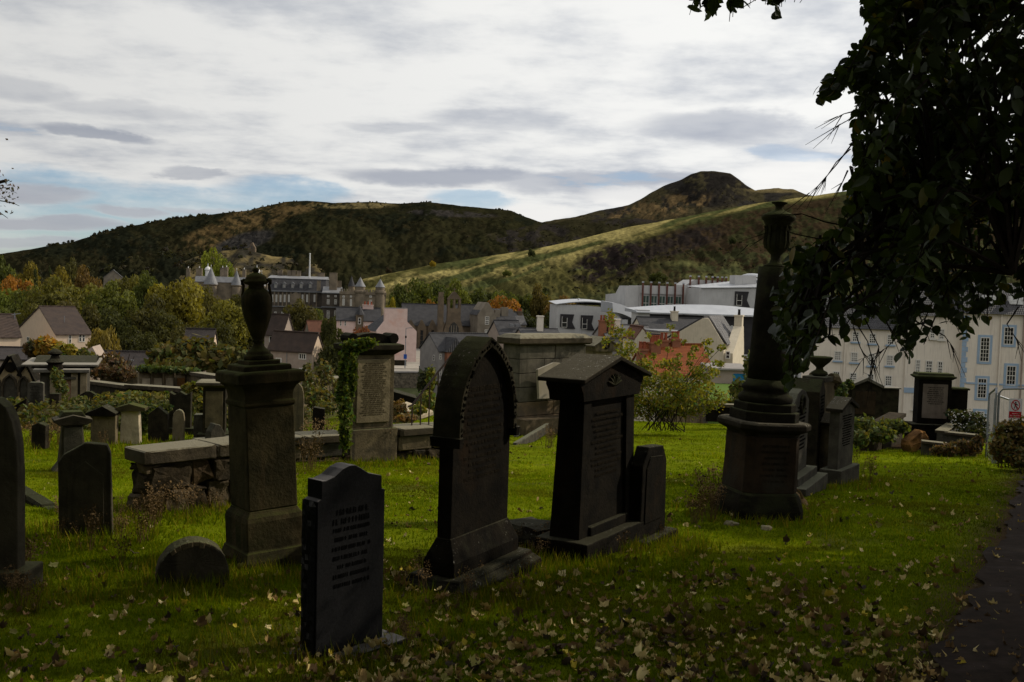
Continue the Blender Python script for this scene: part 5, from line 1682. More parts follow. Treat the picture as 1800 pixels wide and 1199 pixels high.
    scatter('left', 30, 360, 0.985, 1.0, 120, 1.2, 4.0)
    scatter('left', 360, 930, 0.98, 1.0, 70, 0.8, 2.2)
    scatter('left', -40, 900, 0.2, 0.97, 480, 0.8, 2.2)
    scatter('left', -100, 460, 0.1, 0.45, 300, 3, 7)
    scatter('dark', 580, 1200, 0.2, 0.95, 420, 1.0, 2.8)
    scatter('seat', 950, 1330, 0.5, 0.9, 160, 0.8, 2.0)
    scatter('knoll', 300, 620, 0.1, 0.95, 130, 2, 5)
    scatter('crag', 1000, 1500, 0.08, 0.6, 300, 1.2, 4)
    scatter('crag', 700, 1000, 0.15, 0.7, 40, 1, 2.2)
    scatter('crag', 650, 1500, 0.02, 0.14, 260, 4, 9)
    np_mesh('hillside_scrub', np.concatenate(V), np.concatenate(Fc), 'leaf', tone=np.concatenate(Tn), kind='stuff')
    # ruined chapel on the knoll
    p = HILL_AT['knoll'](445, 1.0)
    r = thing('ruined_chapel', 'small ruined stone chapel on the knoll under the dark hill', 'ruin', p - Vector((0, 4, 1)))
    MB().prism([(-2, 0), (2.6, 0), (2.6, 3), (1.6, 4.6), (0.8, 6.4), (-0.4, 6.0), (-0.6, 3.4), (-2, 2.6)], 0, 3).build('wall', 'church_stone', r)
    MB().box(0.3, 0.9, -0.1, -0.002, 2.4, 4.2).build('opening', 'pane_glass', r)


make_trees()
# ------------------------------------------------------------------ graves
def inscription(root, x0, x1, z0, z1, lines, y=-0.004, m='letter_cut', seed=0, big=0, h=None):
    """rows of small incised letter strokes, worn past reading"""
    rr = random.Random(seed)
    mb = MB()
    dz = (z1 - z0) / lines
    for k in range(lines):
        zt = z1 - dz * k
        hh = (h or dz * 0.5) * (1.45 if k < big else 1.0)
        half = (x1 - x0) / 2 * rr.uniform(0.62, 1.0)
        c = (x0 + x1) / 2
        x = c - half
        while x < c + half:
            for q in range(rr.randint(2, 8)):
                if x > c + half:
                    break
                lw = hh * rr.uniform(0.45, 0.7)
                t = hh * 0.17
                kind = rr.random()
                mb.box(x, x + t, y, y + 0.003, zt - hh, zt)
                if kind < 0.45:
                    mb.box(x + t, x + lw, y, y + 0.003, zt - t, zt)
                if kind < 0.6:
                    mb.box(x + lw - t, x + lw, y - 0.0005, y + 0.003, zt - hh, zt - t)
                elif kind < 0.8:
                    mb.box(x + t, x + lw, y, y + 0.003, zt - hh, zt - hh + t)
                if kind > 0.4:
                    mb.box(x + t, x + lw * 0.8, y, y + 0.003, zt - hh * 0.55, zt - hh * 0.55 + t)
                x += lw + hh * 0.2
            x += hh * 0.5
    return tag(mb.build('inscription', m, root), kind='stuff')


def spot_thing(name, label, cat, sp, sink=0.06, tilt=(0, 0), group=None):
    r = thing(name, label, cat, sp.loc(sp.z0 - sink), sp.th, group, tilt)
    sp.sink = sink
    return r


def zz_(sp, pc):
    """row -> height above the thing's origin at its near corner"""
    return lambda py: EYE.z + ray(pc, py).z * sp.d - sp.z0 + sp.sink


def arc(cx, cz, r, a0, a1, n):
    return [(cx + r * math.cos(math.radians(a0 + (a1 - a0) * i / n)), cz + r * math.sin(math.radians(a0 + (a1 - a0) * i / n))) for i in range(n + 1)]


def stone_courses(root, x0, x1, z0, z1, y0, depth, m, hr, wr, name='stone', gap=0.012, jit=0.012, mats=None, rough=0.0):
    """rubble or coursed face, every stone a part of its own"""
    z = z0
    while z < z1 - 0.02:
        h = R_.uniform(*hr)
        if z + h > z1 - hr[0] * 0.6:
            h = z1 - z
        x = x0
        while x < x1 - 0.02:
            w = R_.uniform(*wr)
            if x + w > x1 - wr[0] * 0.6:
                w = x1 - x
            MB().chunk(x + gap / 2, x + w - gap / 2, y0 - R_.uniform(0, jit * 2), y0 + depth, z + gap / 2, z + h - gap / 2, min(0.03, h * 0.14), jit).build(name, R_.choice(mats) if mats else m, root, rough=rough)
            x += w
        z += h


def front_row():
    # dark granite stone, nearest
    sp = Spot(535, 560, 678, 900, 50, base=1160)
    z = zz_(sp, 560)
    r = spot_thing('granite_headstone', 'dark grey granite headstone with rough sides and a wavy peaked top, nearest the camera', 'headstone', sp, tilt=(0, -0.01))
    w, t = sp.w, max(sp.t, 0.13)
    H, n1 = z(846), z(882)
    ins = 0.028
    top = [(w - ins, H - 0.03), (w * 0.74, H + 0.0), (w * 0.62, H + 0.04), (w * 0.54, H + 0.062), (w * 0.46, H + 0.065), (w * 0.36, H + 0.05), (w * 0.24, H + 0.012), (w * 0.12, H - 0.005), (ins, H)]
    out = [(0, 0.0), (w, 0.0), (w, n1), (w - ins, n1 + 0.01)] + top + [(ins, n1 + 0.01), (0, n1)]
    MB().prism(out, 0, t).build('slab', 'granite', r, bevel=0.006)
    mb, nz, ny = MB(), 34, 6                                       # rock-pitched edge
    vs = [(-t * (0.02 + 0.96 * j / ny), -0.004 - (R_.uniform(0.0, 0.022) if 0 < j < ny and 0 < i < nz else 0) - 0.012 * float(fbm(i * 0.31, j * 0.5, 5)), n1 * i / nz) for i in range(nz + 1) for j in range(ny + 1)]
    mb.add(vs, [(i * (ny + 1) + j, (i + 1) * (ny + 1) + j, (i + 1) * (ny + 1) + j + 1, i * (ny + 1) + j + 1) for i in range(nz) for j in range(ny)])
    o = mb.build('rough_edge', 'granite', r)
    o.rotation_euler = (0, 0, -math.pi / 2)
    o.location = (0, 0, 0)
    inscription(r, 0.1, w - 0.1, n1 * 0.42, n1 * 0.93, 9, m='granite_cut', seed=3, big=2, h=0.024)
    MB().box(-0.1, w + 0.1, -0.13, t + 0.1, -0.2, 0.055).build('plinth', 'granite', r, bevel=0.012)

    # big pointed stone with a mossy hood
    sp = Spot(766, 802, 901, 800, 62, base=1035)
    z = zz_(sp, 802)
    r = spot_thing('gothic_headstone', 'tall pointed gothic headstone with mossy saddle hood and carved leaf edging', 'headstone', sp)
    w, t = sp.w, sp.t
    zs, zl, ap = z(775), z(960), z(590) - 0.02
    zp = z(1012)
    sh = ap - 0.72 * w

    def ogive(x0, x1, zb, za, zs0, n=9):
        """pointed arch from (x1, zs0) up over the apex and down to (x0, zs0), straight below zb"""
        hw, rise = (x1 - x0) / 2, za - zb
        rad = (rise * rise + hw * hw) / (2 * hw)
        right = [(x1, zs0)] if zs0 < zb - 0.01 else []
        for i in range(n + 1):
            a = math.asin(rise / rad) * i / n
            right.append((x1 - rad + rad * math.cos(a), zb + rad * math.sin(a)))
        return right + [(x0 + x1 - p, q) for p, q in reversed(right[:-1])]
    body = [(0, zl + 0.02), (w, zl + 0.02)] + ogive(0, w, sh, ap - 0.05, sh)
    MB().prism(body, 0.03, t - 0.03).build('shaft', 'black_stone', r, bevel=0.008)
    MB().loft([[(-0.07, -0.05, zp), (w + 0.07, -0.05, zp), (w + 0.07, t + 0.05, zp), (-0.07, t + 0.05, zp)],
               [(-0.07, -0.05, zp + (zl - zp) * 0.45), (w + 0.07, -0.05, zp + (zl - zp) * 0.45), (w + 0.07, t + 0.05, zp + (zl - zp) * 0.45), (-0.07, t + 0.05, zp + (zl - zp) * 0.45)],
               [(-0.004, 0.026, zl + 0.05), (w + 0.004, 0.026, zl + 0.05), (w + 0.004, t - 0.026, zl + 0.05), (-0.004, t - 0.026, zl + 0.05)]]).build('flared_foot', 'black_stone', r, bevel=0.01)
    a, b = ogive(-0.008, w + 0.008, sh, ap, zs), ogive(0.05, w - 0.05, sh, ap - 0.085, zs)
    rings = []
    for p, q in zip(a, b):
        rings.append([(p[0], -0.03, p[1]), (p[0], t + 0.03, p[1]), (q[0], t + 0.03, q[1]), (q[0], -0.03, q[1])])
    MB().loft(rings).build('hood', 'mossy_hood', r, bevel=0.008)
    mb = MB()
    for i in range(len(a) * 2 - 1):
        k = i / 2
        i0, fr_ = int(k), k - int(k)
        i1 = min(i0 + 1, len(a) - 1)
        px_, pz_ = a[i0][0] * (1 - fr_) + a[i1][0] * fr_, a[i0][1] * (1 - fr_) + a[i1][1] * fr_
        q = Vector((px_ - w / 2, 0, pz_ - zs + 0.2)).normalized()
        px_, pz_, k_ = px_ - q.x * R_.uniform(0.03, 0.05), pz_ - q.z * R_.uniform(0.03, 0.05) + R_.uniform(-.012, .012), R_.uniform(0.005, 0.014)
        mb.chunk(px_ - k_, px_ + k_, -0.038, -0.02, pz_ - k_ * 1.5, pz_ + k_ * 1.4, 0.006, 0.008)
    tag(mb.build('leaf_edging', 'black_stone', r), kind='stuff')
    for x in (-0.028, w - 0.027):
        MB().loft([[(x, -0.045, zs - 0.06), (x + 0.055, -0.045, zs - 0.06), (x + 0.055, t + 0.04, zs - 0.06), (x, t + 0.04, zs - 0.06)],
                 [(x, -0.045, zs - 0.02), (x + 0.055, -0.045, zs - 0.02), (x + 0.055, t + 0.04, zs - 0.02), (x, t + 0.04, zs - 0.02)],
                 [(x - 0.008, -0.05, zs + 0.02), (x + 0.063, -0.05, zs + 0.02), (x + 0.063, t + 0.045, zs + 0.02), (x - 0.008, t + 0.045, zs + 0.02)]]).build('capital', 'black_stone', r, bevel=0.006)
    inscription(r, 0.12, w - 0.12, zl + 0.45, ap - 0.4, 14, y=0.024, m='letter_dull', seed=5, big=1, h=0.026)
    P = MB().loft([[(-0.2, -0.22, -0.25), (w + 0.2, -0.22, -0.25), (w + 0.2, t + 0.2, -0.25), (-0.2, t + 0.2, -0.25)], [(-0.2, -0.22, zp - 0.09), (w + 0.2, -0.22, zp - 0.09), (w + 0.2, t + 0.2, zp - 0.09), (-0.2, t + 0.2, zp - 0.09)],
                   [(-0.15, -0.16, zp - 0.03), (w + 0.15, -0.16, zp - 0.03), (w + 0.15, t + 0.15, zp - 0.03), (-0.15, t + 0.15, zp - 0.03)], [(-0.13, -0.14, zp + 0.002), (w + 0.13, -0.14, zp + 0.002), (w + 0.13, t + 0.13, zp + 0.002), (-0.13, t + 0.13, zp + 0.002)]])
    P.build('plinth', 'black_stone', r, bevel=0.012, rough=0.03)

    # pedimented stone
    sp = Spot(974, 1013, 1108, 900, 60, base=985)
    z = zz_(sp, 1013)
    r = spot_thing('pedimented_headstone', 'dark headstone with lichen spotted gabled cap and carved pediment', 'headstone', sp, tilt=(0, 0.012))
    w, t = sp.w, sp.t + 0.05
    e, ap = z(672), z(672) + 0.21
    pl = z(950)
    MB().loft([[(0, 0, pl - 0.1), (w, 0, pl - 0.1), (w, t, pl - 0.1), (0, t, pl - 0.1)], [(0.06, 0.03, e - 0.17), (w - 0.06, 0.03, e - 0.17), (w - 0.06, t - 0.03, e - 0.17), (0.06, t - 0.03, e - 0.17)]]).build('shaft', 'black_stone', r, bevel=0.008)
    for x in (0.0, w - 0.2):
        MB().loft([[(x, -0.035, pl), (x + 0.2, -0.035, pl), (x + 0.2, 0.02, pl), (x, 0.02, pl)], [(x + (0.05 if x == 0 else -0.05), -0.01, e - 0.18), (x + (0.21 if x == 0 else 0.15), -0.01, e - 0.18), (x + (0.21 if x == 0 else 0.15), 0.05, e - 0.18), (x + (0.05 if x == 0 else -0.05), 0.05, e - 0.18)]]).build('pilaster', 'black_stone', r, bevel=0.006)
    c = w / 2
    mb = MB().prism([(-0.02, e - 0.18), (w + 0.02, e - 0.18), (w + 0.04, e - 0.10), (w + 0.1, e - 0.03), (w + 0.1, e), (c, ap - 0.03), (-0.1, e), (-0.1, e - 0.03), (-0.04, e - 0.10)], -0.04, t + 0.04)
    mb.build('pediment', 'black_stone', r, bevel=0.006)
    MB().prism([(-0.16, e - 0.005), (c, ap - 0.025), (w + 0.16, e - 0.005), (w + 0.16, e + 0.035), (c, ap + 0.02), (-0.16, e + 0.035)], -0.11, t + 0.10).build('cap', 'lichen_cap', r, bevel=0.01)
    mb = MB()
    for i in range(-3, 4):
        a_ = math.radians(90 + i * 23)
        q0, q1 = Vector((c, -0.05, e - 0.055)), Vector((c + math.cos(a_) * 0.17, -0.05, e - 0.055 + math.sin(a_) * 0.115))
        mb.tube([q0, q0.lerp(q1, 0.65), q1], [0.005, 0.017, 0.004], 5)
    mb.build('carved_palmette', 'sooty_stone', r)
    inscription(r, 0.26, w - 0.26, pl + 0.5, e - 0.3, 12, y=0.006, m='letter_dull', seed=8, h=0.026)
    MB().box(0.2, w - 0.2, -0.06, 0.0, pl - 0.02, pl + 0.09).build('sill', 'black_stone', r, bevel=0.01)
    MB().box(-0.10, w + 0.05, -0.17, t + 0.10, -0.2, pl).build('plinth', 'black_stone', r, bevel=0.015, rough=0.03)

    # small coped stone next to it
    sp = Spot(1103, 1126, 1170, 900, 58, base=958)
    z = zz_(sp, 1126)
    r = spot_thing('small_headstone', 'small dark headstone with canted shoulders close beside the pedimented one', 'headstone', sp)
    w, t = sp.w, sp.t
    H = z(793)
    MB().prism([(0, 0), (w, 0), (w - 0.02, H - 0.16), (w - 0.12, H), (0.16, H + 0.02), (0.02, H - 0.16)], 0, t).build('slab', 'black_stone', r, bevel=0.012, rough=0.012)
    MB().prism([(0.09, 0.25), (w - 0.09, 0.25), (w - 0.1, H - 0.2), (w - 0.15, H - 0.1), (0.19, H - 0.08), (0.1, H - 0.2)], -0.012, 0.01).build('raised_face', 'black_stone', r, bevel=0.005)
    MB().box(-0.08, w + 0.14, -0.1, t + 0.05, -0.2, 0.1).build('plinth', 'black_stone', r, bevel=0.015, rough=0.03)


mat('mossy_hood', (0.05, 0.043, 0.027), (0.024, 0.022, 0.014), 5.0, 0.92, 0.6, c3=(0.028, 0.03, 0.014), moss_toplight=(0.062, 0.062, 0.028), lichen=(0.24, 0.2, 0.16))
mat('lichen_cap', (0.032, 0.026, 0.018), (0.016, 0.014, 0.010), 6.0, 0.92, 0.6, c3=(0.028, 0.027, 0.016), moss_toplight=(0.085, 0.075, 0.052), lichen=(0.5, 0.48, 0.42))


def urn_profile(z0, s, rows):
    return [(r * s, z0 + z * s) for z, r in rows]


def urn_pedestal():
    sp = Spot(402, 449, 519, 800, 36, base=1000)
    z = zz_(sp, 449)
    r = spot_thing('urn_pedestal', 'tall mossy square pedestal with moulded cap crowned by a handled stone urn', 'monument', sp, tilt=(-0.032, -0.044))
    r.location.x -= 0.03
    w = t = (sp.w + sp.t) / 2
    c = w / 2
    k = lambda px: px * sp.s
    h = lambda px: k(px) * 1.08 / 1.39 / 2
    MB().steps([(h(162), h(162), -0.4), (h(162), h(162), z(990)), (h(150), h(150), z(975)), (h(142), h(142), z(972)), (h(142), h(142), z(922)), (h(136), h(136), z(914)), (h(122), h(122), z(906)), (h(120), h(120), z(903))], c, c).build('base', 'mossy_stone', r, bevel=0.01, rough=0.012)
    MB().steps([(h(120), h(120), z(903)), (h(118), h(118), z(720))], c, c).build('shaft', 'mossy_stone', r, bevel=0.01, rough=0.008)
    MB().steps([(h(118), h(118), z(720)), (h(124), h(124), z(716)), (h(124), h(124), z(711)), (h(117), h(117), z(708)), (h(117), h(117), z(700)), (h(120), h(120), z(692)), (h(130), h(130), z(684)), (h(142), h(142), z(680)), (h(142), h(142), z(677))], c, c).build('capital', 'mossy_stone', r, bevel=0.006)
    MB().steps([(h(159), h(159), z(677)), (h(159), h(159), z(660)), (h(150), h(150), z(655.5))], c, c).build('cornice', 'mossy_stone', r, bevel=0.008, rough=0.012)
    MB().steps([(h(115), h(115), z(658)), (h(115), h(115), z(647)), (h(108), h(108), z(645))], c, c).build('step', 'mossy_stone', r, bevel=0.008, rough=0.012)
    MB().steps([(h(77), h(77), z(646)), (h(75), h(75), z(637.5))], c, c).build('step', 'mossy_stone', r, bevel=0.008)
    # urn
    zu = z(637)
    rows = [(0, 27), (6, 27), (9, 25), (11, 22), (14, 22), (17, 18), (23, 12), (28, 9), (32, 8.5), (34, 11), (36, 11), (37, 9), (40, 11), (50, 15), (64, 20), (80, 25), (96, 27.8), (108, 28.2), (118, 27), (126, 23), (130, 18), (133, 15), (139, 14),
            (141, 20), (144, 23), (146, 23), (147, 20.5), (152, 19.5), (157, 16), (160, 10), (162, 5), (163, 4.2)]
    kk = sp.s * 0.98
    MB().lathe([(q * kk, zu + zq * kk) for zq, q in rows], 40, c, c).build('urn', 'mossy_stone', r, smooth=True)
    top = zu + 161 * kk
    MB().lathe([(3 * kk, top), (4 * kk, top + 1.5 * kk), (6.0 * kk, top + 4 * kk), (6.4 * kk, top + 6.5 * kk), (5 * kk, top + 9 * kk), (2.2 * kk, top + 11 * kk), (0.3 * kk, top + 11.6 * kk)], 20, c, c).build('finial', 'mossy_stone', r, smooth=True)
    for sgn in (-1, 1):
        pts = []
        for q, (xx, zq) in enumerate(((19, 146), (23, 149), (26.5, 147), (26, 141), (23.5, 139), (24.5, 132), (26.5, 121), (27.5, 110), (26, 100))):
            a = math.radians(-36)
            pts.append((c + sgn * xx * kk * math.cos(a), c + sgn * xx * kk * math.sin(a), zu + zq * kk))
        MB().tube(pts, [k_ * kk for k_ in (2.5, 3.2, 3.6, 3.2, 2.6, 2.6, 2.4, 2.2, 1.5)], 8).build('handle', 'mossy_stone', r, smooth=True)


def column_monument():
    base = hit(1330, 905)
    d, s = base.y, base.y / F
    r = thing('column_monument', 'tall round memorial column with covered urn on an eight sided pedestal, leaning slightly', 'monument', base, math.radians(22.5), tilt=(0, 0))
    r.rotation_euler = Euler((0.0, math.radians(1.9), math.radians(14)))
    z = lambda py: EYE.z + ray(1340, py).z * d - base.z
    ph = math.pi / 8

    def octo(tiers, ang=0.42):
        """square with cut corners"""
        rg = []
        for a, zq in tiers:
            q = a * ang
            rg.append([(-q, -a, zq), (q, -a, zq), (a, -q, zq), (a, q, zq), (q, a, zq), (-q, a, zq), (-a, q, zq), (-a, -q, zq)])
        return MB().loft(rg)
    k = lambda px: px * s / 2 / 1.15
    octo([(k(146), -0.3), (k(146), z(888)), (k(140), z(878)), (k(136), z(872)), (k(128), z(862)), (k(120), z(858))], 0.76).build('base', 'column_stone', r, bevel=0.012, rough=0.015)
    octo([(k(120), z(858)), (k(117), z(762))], 0.76).build('pedestal', 'brown_dark', r, bevel=0.008, rough=0.01)
    octo([(k(117), z(762)), (k(122), z(757)), (k(146), z(752)), (k(155), z(748)), (k(155), z(741)), (k(148), z(737))], 0.68).build('cornice', 'lichen_cap', r, bevel=0.008)
    octo([(k(118), z(741)), (k(118), z(722)), (k(114), z(720))], 0.62).build('step', 'column_stone', r, bevel=0.01)
    octo([(k(108), z(722)), (k(108), z(708)), (k(104), z(706))], 0.55).build('step', 'column_stone', r, bevel=0.01)
    R = lambda px: px * s / 2
    MB().lathe([(R(84), z(708)), (R(92), z(705)), (R(95), z(700)), (R(92), z(694)), (R(80), z(690)), (R(78), z(686)), (R(84), z(683)), (R(84), z(678)), (R(74), z(674)), (R(67), z(666))], 36).build('column_base', 'column_stone', r, smooth=True)
    MB().lathe([(R(67), z(667)), (R(65), z(620)), (R(61), z(540)), (R(56), z(469)), (R(20), z(468))], 36).build('column', 'column_stone', r, smooth=True)
    MB().lathe([(R(40), z(469)), (R(40), z(466)), (R(22), z(462)), (R(17), z(455)), (R(18), z(447)), (R(30), z(441)), (R(40), z(434)), (R(42), z(425)), (R(39), z(412)), (R(38), z(402)), (R(42), z(397)), (R(48), z(391)), (R(50), z(388)), (R(54), z(386)), (R(59), z(383)),
                (R(59), z(379)), (R(52), z(376)), (R(34), z(372)), (R(18), z(369)), (R(12), z(364)), (R(16), z(359)), (R(27), z(356)), (R(28), z(354)), (R(4), z(353))], 32).build('urn', 'mossy_dark', r, smooth=True)
    mb = MB()
    for i in range(14):
        a = 2 * math.pi * i / 14
        mb.tube([(math.cos(a) * R(39), math.sin(a) * R(39), z(436)), (math.cos(a) * R(43.5), math.sin(a) * R(43.5), z(424)), (math.cos(a) * R(41), math.sin(a) * R(41), z(406)), (math.cos(a) * R(45), math.sin(a) * R(45), z(396))], R(3.2), 5)
    mb.build('urn_gadroon', 'mossy_dark', r)
    inscription(r, -0.22, 0.22, z(845), z(775), 7, y=-k(119) - 0.004, m='letter_dull', seed=11, h=0.03)


mat('brown_dark', (0.045, 0.03, 0.018), (0.022, 0.016, 0.011), 4.0, 0.9, 0.4, c3=(0.035, 0.032, 0.024), streak=(0.03, 0.026, 0.02))
mat('mossy_dark', (0.045, 0.044, 0.022), (0.022, 0.022, 0.013), 5.0, 0.92, 0.5, moss_toplight=(0.05, 0.056, 0.02))


def gable_stone(name, label, L, C, Rr, py, th, base, eave, apex, plinth=None, m='grey_stone', cap='lichen_cap', over=0.05, t=None, wmax=None, ins=8, seed=1, capdrop=None, sink=0.06, tilt=(0, 0), d=None, z0=None, panel=None):
    """upright stone with a gabled cap; rows are photo rows at the near corner"""
    sp = Spot(L, C, Rr, py, th, base=base, d=d)
    if z0 is not None:
        sp.z0 = z0
    z = zz_(sp, C) if th >= 0 else zz_(sp, C)
    r = spot_thing(name, label, 'headstone', sp, sink, tilt)
    z = zz_(sp, C)
    w, t = min(sp.w, wmax or 99), t or max(sp.t, 0.12)
    e, ap = z(eave), z(apex)
    p = z(plinth) if plinth else 0.0
    c = w / 2
    if abs(ap - e) < 0.02:
        MB().box(0, w, 0, t, p - 0.1, e).build('slab', m, r, bevel=0.012)
        MB().steps([(c + 0.01, t / 2 + 0.01, e), (c + over, t / 2 + over, e + 0.05), (c + over, t / 2 + over, e + 0.11), (c + over * 0.5, t / 2 + over * 0.4, e + 0.14)], c, t / 2).build('cap', cap, r, bevel=0.008)
    else:
        MB().prism([(0, p - 0.1), (w, p - 0.1), (w, e), (c, ap - 0.04), (0, e)], 0, t).build('slab', m, r, bevel=0.01)
        MB().prism([(-over, e - 0.03), (c, ap - 0.04), (w + over, e - 0.03), (w + over, e + 0.03), (c, ap + 0.03), (-over, e + 0.03)], -over, t + over).build('cap', cap, r, bevel=0.008)
    if plinth:
        MB().box(-0.1, w + 0.1, -0.1, t + 0.1, -0.3, p).build('plinth', m, r, bevel=0.015)
    if panel:
        MB().box(w * 0.12, w * 0.88, -0.02, 0.01, p + 0.12, e - 0.08).build('panel', panel, r, bevel=0.006)
    if ins:
        inscription(r, w * 0.17, w * 0.83, p + (e - p) * 0.35, e - 0.1, ins, y=-0.024 if panel else -0.004, m='letter_dull' if m in ('black_stone',) else 'letter_cut', seed=seed)
    return r, sp, w, t, z


def outline_stone(name, label, L, C, Rr, py, th, base, outline, m='sooty_stone', t=None, tilt=(0, 0), rough=0.012, bevel=0.012, ins=0, seed=1, sink=0.06, d=None, z0=None, plinth=0.0, lm='letter_cut'):
    """slab cut to an outline given as (0..1 across, photo row)"""
    sp = Spot(L, C, Rr, py, th, base=base, d=d)
    if z0 is not None:
        sp.z0 = z0
    r = spot_thing(name, label, 'headstone', sp, sink, tilt)
    z = zz_(sp, C)
    w, t = sp.w, t or max(sp.t, 0.1)
    MB().prism([(0, -0.2), (w, -0.2)] + [(a * w, z(b)) for a, b in outline], 0, t).build('slab', m, r, bevel=bevel, rough=rough)
    if plinth:
        MB().box(-0.09, w + 0.09, -0.1, t + 0.1, -0.3, plinth).build('plinth', m, r, bevel=0.015)
    if ins:
        hi = min(z(b) for a, b in outline)
        inscription(r, w * 0.16, w * 0.84, hi * 0.45, hi * 0.96, ins, m=lm, seed=seed)
    return r, sp, w, t, z


def left_stones():
    outline_stone('headstone', 'tall dark stone with rounded shoulder cut by the left edge of the photo', -70, -62, 32, 950, 3, 1035,
                  [(1.0, 830), (0.97, 775), (0.9, 740), (0.78, 715), (0.6, 700), (0.4, 700), (0.2, 715), (0.06, 745), (0, 800)], 'weathered_stone', t=0.14, plinth=0.2, tilt=(0, -0.01))
    r, sp, w, t, z = outline_stone('headstone', 'plain sooty headstone with canted top standing on the lawn near the left edge', 90, 104, 199, 900, 16, 943,
                                   [(0.97, 800), (0.9, 784), (0.5, 780), (0.1, 800), (0.0, 812)], 'weathered_stone', tilt=(0.0, -0.02))
    MB().prism([(w * 0.16, 0.15), (w * 0.84, 0.15), (w * 0.84, z(838)), (w * 0.5, z(812)), (w * 0.16, z(838))], -0.012, 0.01).build('raised_face', 'weathered_stone', r, bevel=0.006)
    # scrolled cap stone
    sp = Spot(90, 104, 152, 780, 30, base=830)
    z = zz_(sp, 104)
    r = spot_thing('small_monument', 'small tapering monument with shallow gabled cap behind the plain sooty headstone', 'monument', sp)
    w, t = sp.w, 0.27
    MB().loft([[(-0.12, -0.1, 0), (w + 0.12, -0.1, 0), (w + 0.12, t + 0.1, 0), (-0.12, t + 0.1, 0)], [(0, 0, z(815)), (w, 0, z(815)), (w, t, z(815)), (0, t, z(815))], [(0.05, 0.03, z(748)), (w - 0.05, 0.03, z(748)), (w - 0.05, t - 0.03, z(748)), (0.05, t - 0.03, z(748))]]).build('shaft', 'weathered_stone', r, bevel=0.012)
    MB().box(w * 0.16, w * 0.84, -0.03, 0.02, z(810), z(752)).build('panel', 'grey_stone', r, bevel=0.006)
    c = w / 2
    MB().prism([(0, z(748)), (w, z(748)), (w + 0.08, z(742)), (w + 0.08, z(738)), (c, z(730)), (-0.08, z(738)), (-0.08, z(742))], -0.06, t + 0.05).build('cap', 'lichen_cap', r, bevel=0.01)
    MB().prism([(0, z(736)), (w, z(736)), (w * 0.85, z(725)), (w * 0.15, z(725))], 0.03, t).build('scroll', 'mossy_dark', r, bevel=0.01)
    # rubble wall with slab coping
    sp = Spot(231, 259, 384, 830, 47, base=903)
    z = zz_(sp, 259)
    r = spot_thing('lair_wall', 'stub of rubble wall under a flat slab coping left of the urn pedestal', 'wall', sp)
    w, t = sp.w + 0.4, sp.t
    H = z(818)
    MB().box(0.03, w, 0.06, t - 0.03, -0.2, H).build('core', 'black_stone', r)
    stone_courses(r, 0, w, 0.0, H, 0.0, 0.2, 'rub_a', (0.15, 0.36), (0.16, 0.7), jit=0.035, mats=['rub_a', 'rub_b', 'rub_b', 'rub_c', 'rub_b'], rough=0.045)
    n0 = set(bpy.data.objects)
    stone_courses(r, 0, t, 0.0, H, 0.0, 0.15, 'rub_b', (0.16, 0.32), (0.2, 0.45), jit=0.03, mats=['rub_b', 'rub_b', 'rub_c'], rough=0.045)
    for o in set(bpy.data.objects) - n0:
        o.rotation_euler = (0, 0, -math.pi / 2)
        o.location = (0, t, 0)
        o.location = (0.0, t, 0)
    x, i = -0.05, 0
    while x < w:
        q = min(x + R_.uniform(0.7, 1.0), w + 0.02)
        MB().chunk(x, q - 0.008, -0.06, t + 0.06, H + 0.003, H + 0.16 + R_.uniform(-.008, .008), 0.02, 0.006).build('coping_slab', 'coping_stone', r, rough=0.015, sub=1)
        x = q
    # slab leaning beside the pedestal
    outline_stone('leaning_slab', 'old slab tilted sideways between the rubble wall and the urn pedestal', 374, 382, 412, 800, 50, 868,
                  [(1, 770), (0.8, 750), (0.5, 744), (0.2, 756), (0, 775)], 'grey_stone', tilt=(0.05, -0.20), t=0.12)
    # half round low stone
    sp = Spot(262, 276, 404, 990, 24, base=1030)
    r = spot_thing('half_round_headstone', 'low half round headstone with flaking top edge sunk in the grass', 'headstone', sp, tilt=(0.05, -0.03))
    z = zz_(sp, 276)
    w, t = sp.w, 0.17
    H = z(957)
    pts = [(w * (0.5 + 0.5 * math.cos(math.pi * i / 18)), H * 0.25 + H * 0.75 * math.sin(math.pi * i / 18)) for i in range(19)]
    MB().prism([(0, -0.2), (w, -0.2)] + pts, 0, t).build('slab', 'weathered_stone', r, bevel=0.015, rough=0.02)
    mb = MB()
    for i in range(6, 13):
        a, b = pts[i], pts[i + 1]
        j, q = R_.uniform(0.0, 0.012), R_.uniform(0.86, 0.93)
        ia, ib = (w / 2 + (a[0] - w / 2) * q, a[1] * q), (w / 2 + (b[0] - w / 2) * q, b[1] * q)
        mb.prism([ib, ia, a, b][::-1], -0.008 - j, 0.03)
    mb.build('flaking_edge', 'brown_stone', r, bevel=0.006)
    # sunken kerb at the left
    sp = Spot(16, 22, 96, 870, 40, base=905)
    sp2 = hit(26, 862), hit(96, 898)
    a, b = hit(20, 872), hit(100, 905)
    e = (b - a)
    r = thing('grave_kerb', 'sunken stone kerb edging a grave at the left of the lawn', 'kerb', a, math.atan2(e.y, e.x))
    L = math.hypot(e.x, e.y)
    for i in range(3):
        MB().chunk(L * i / 3, L * (i + 1) / 3 - 0.01, 0, 0.16, -0.3, 0.10, 0.02, 0.008).build('kerb_stone', 'sooty_stone', r)


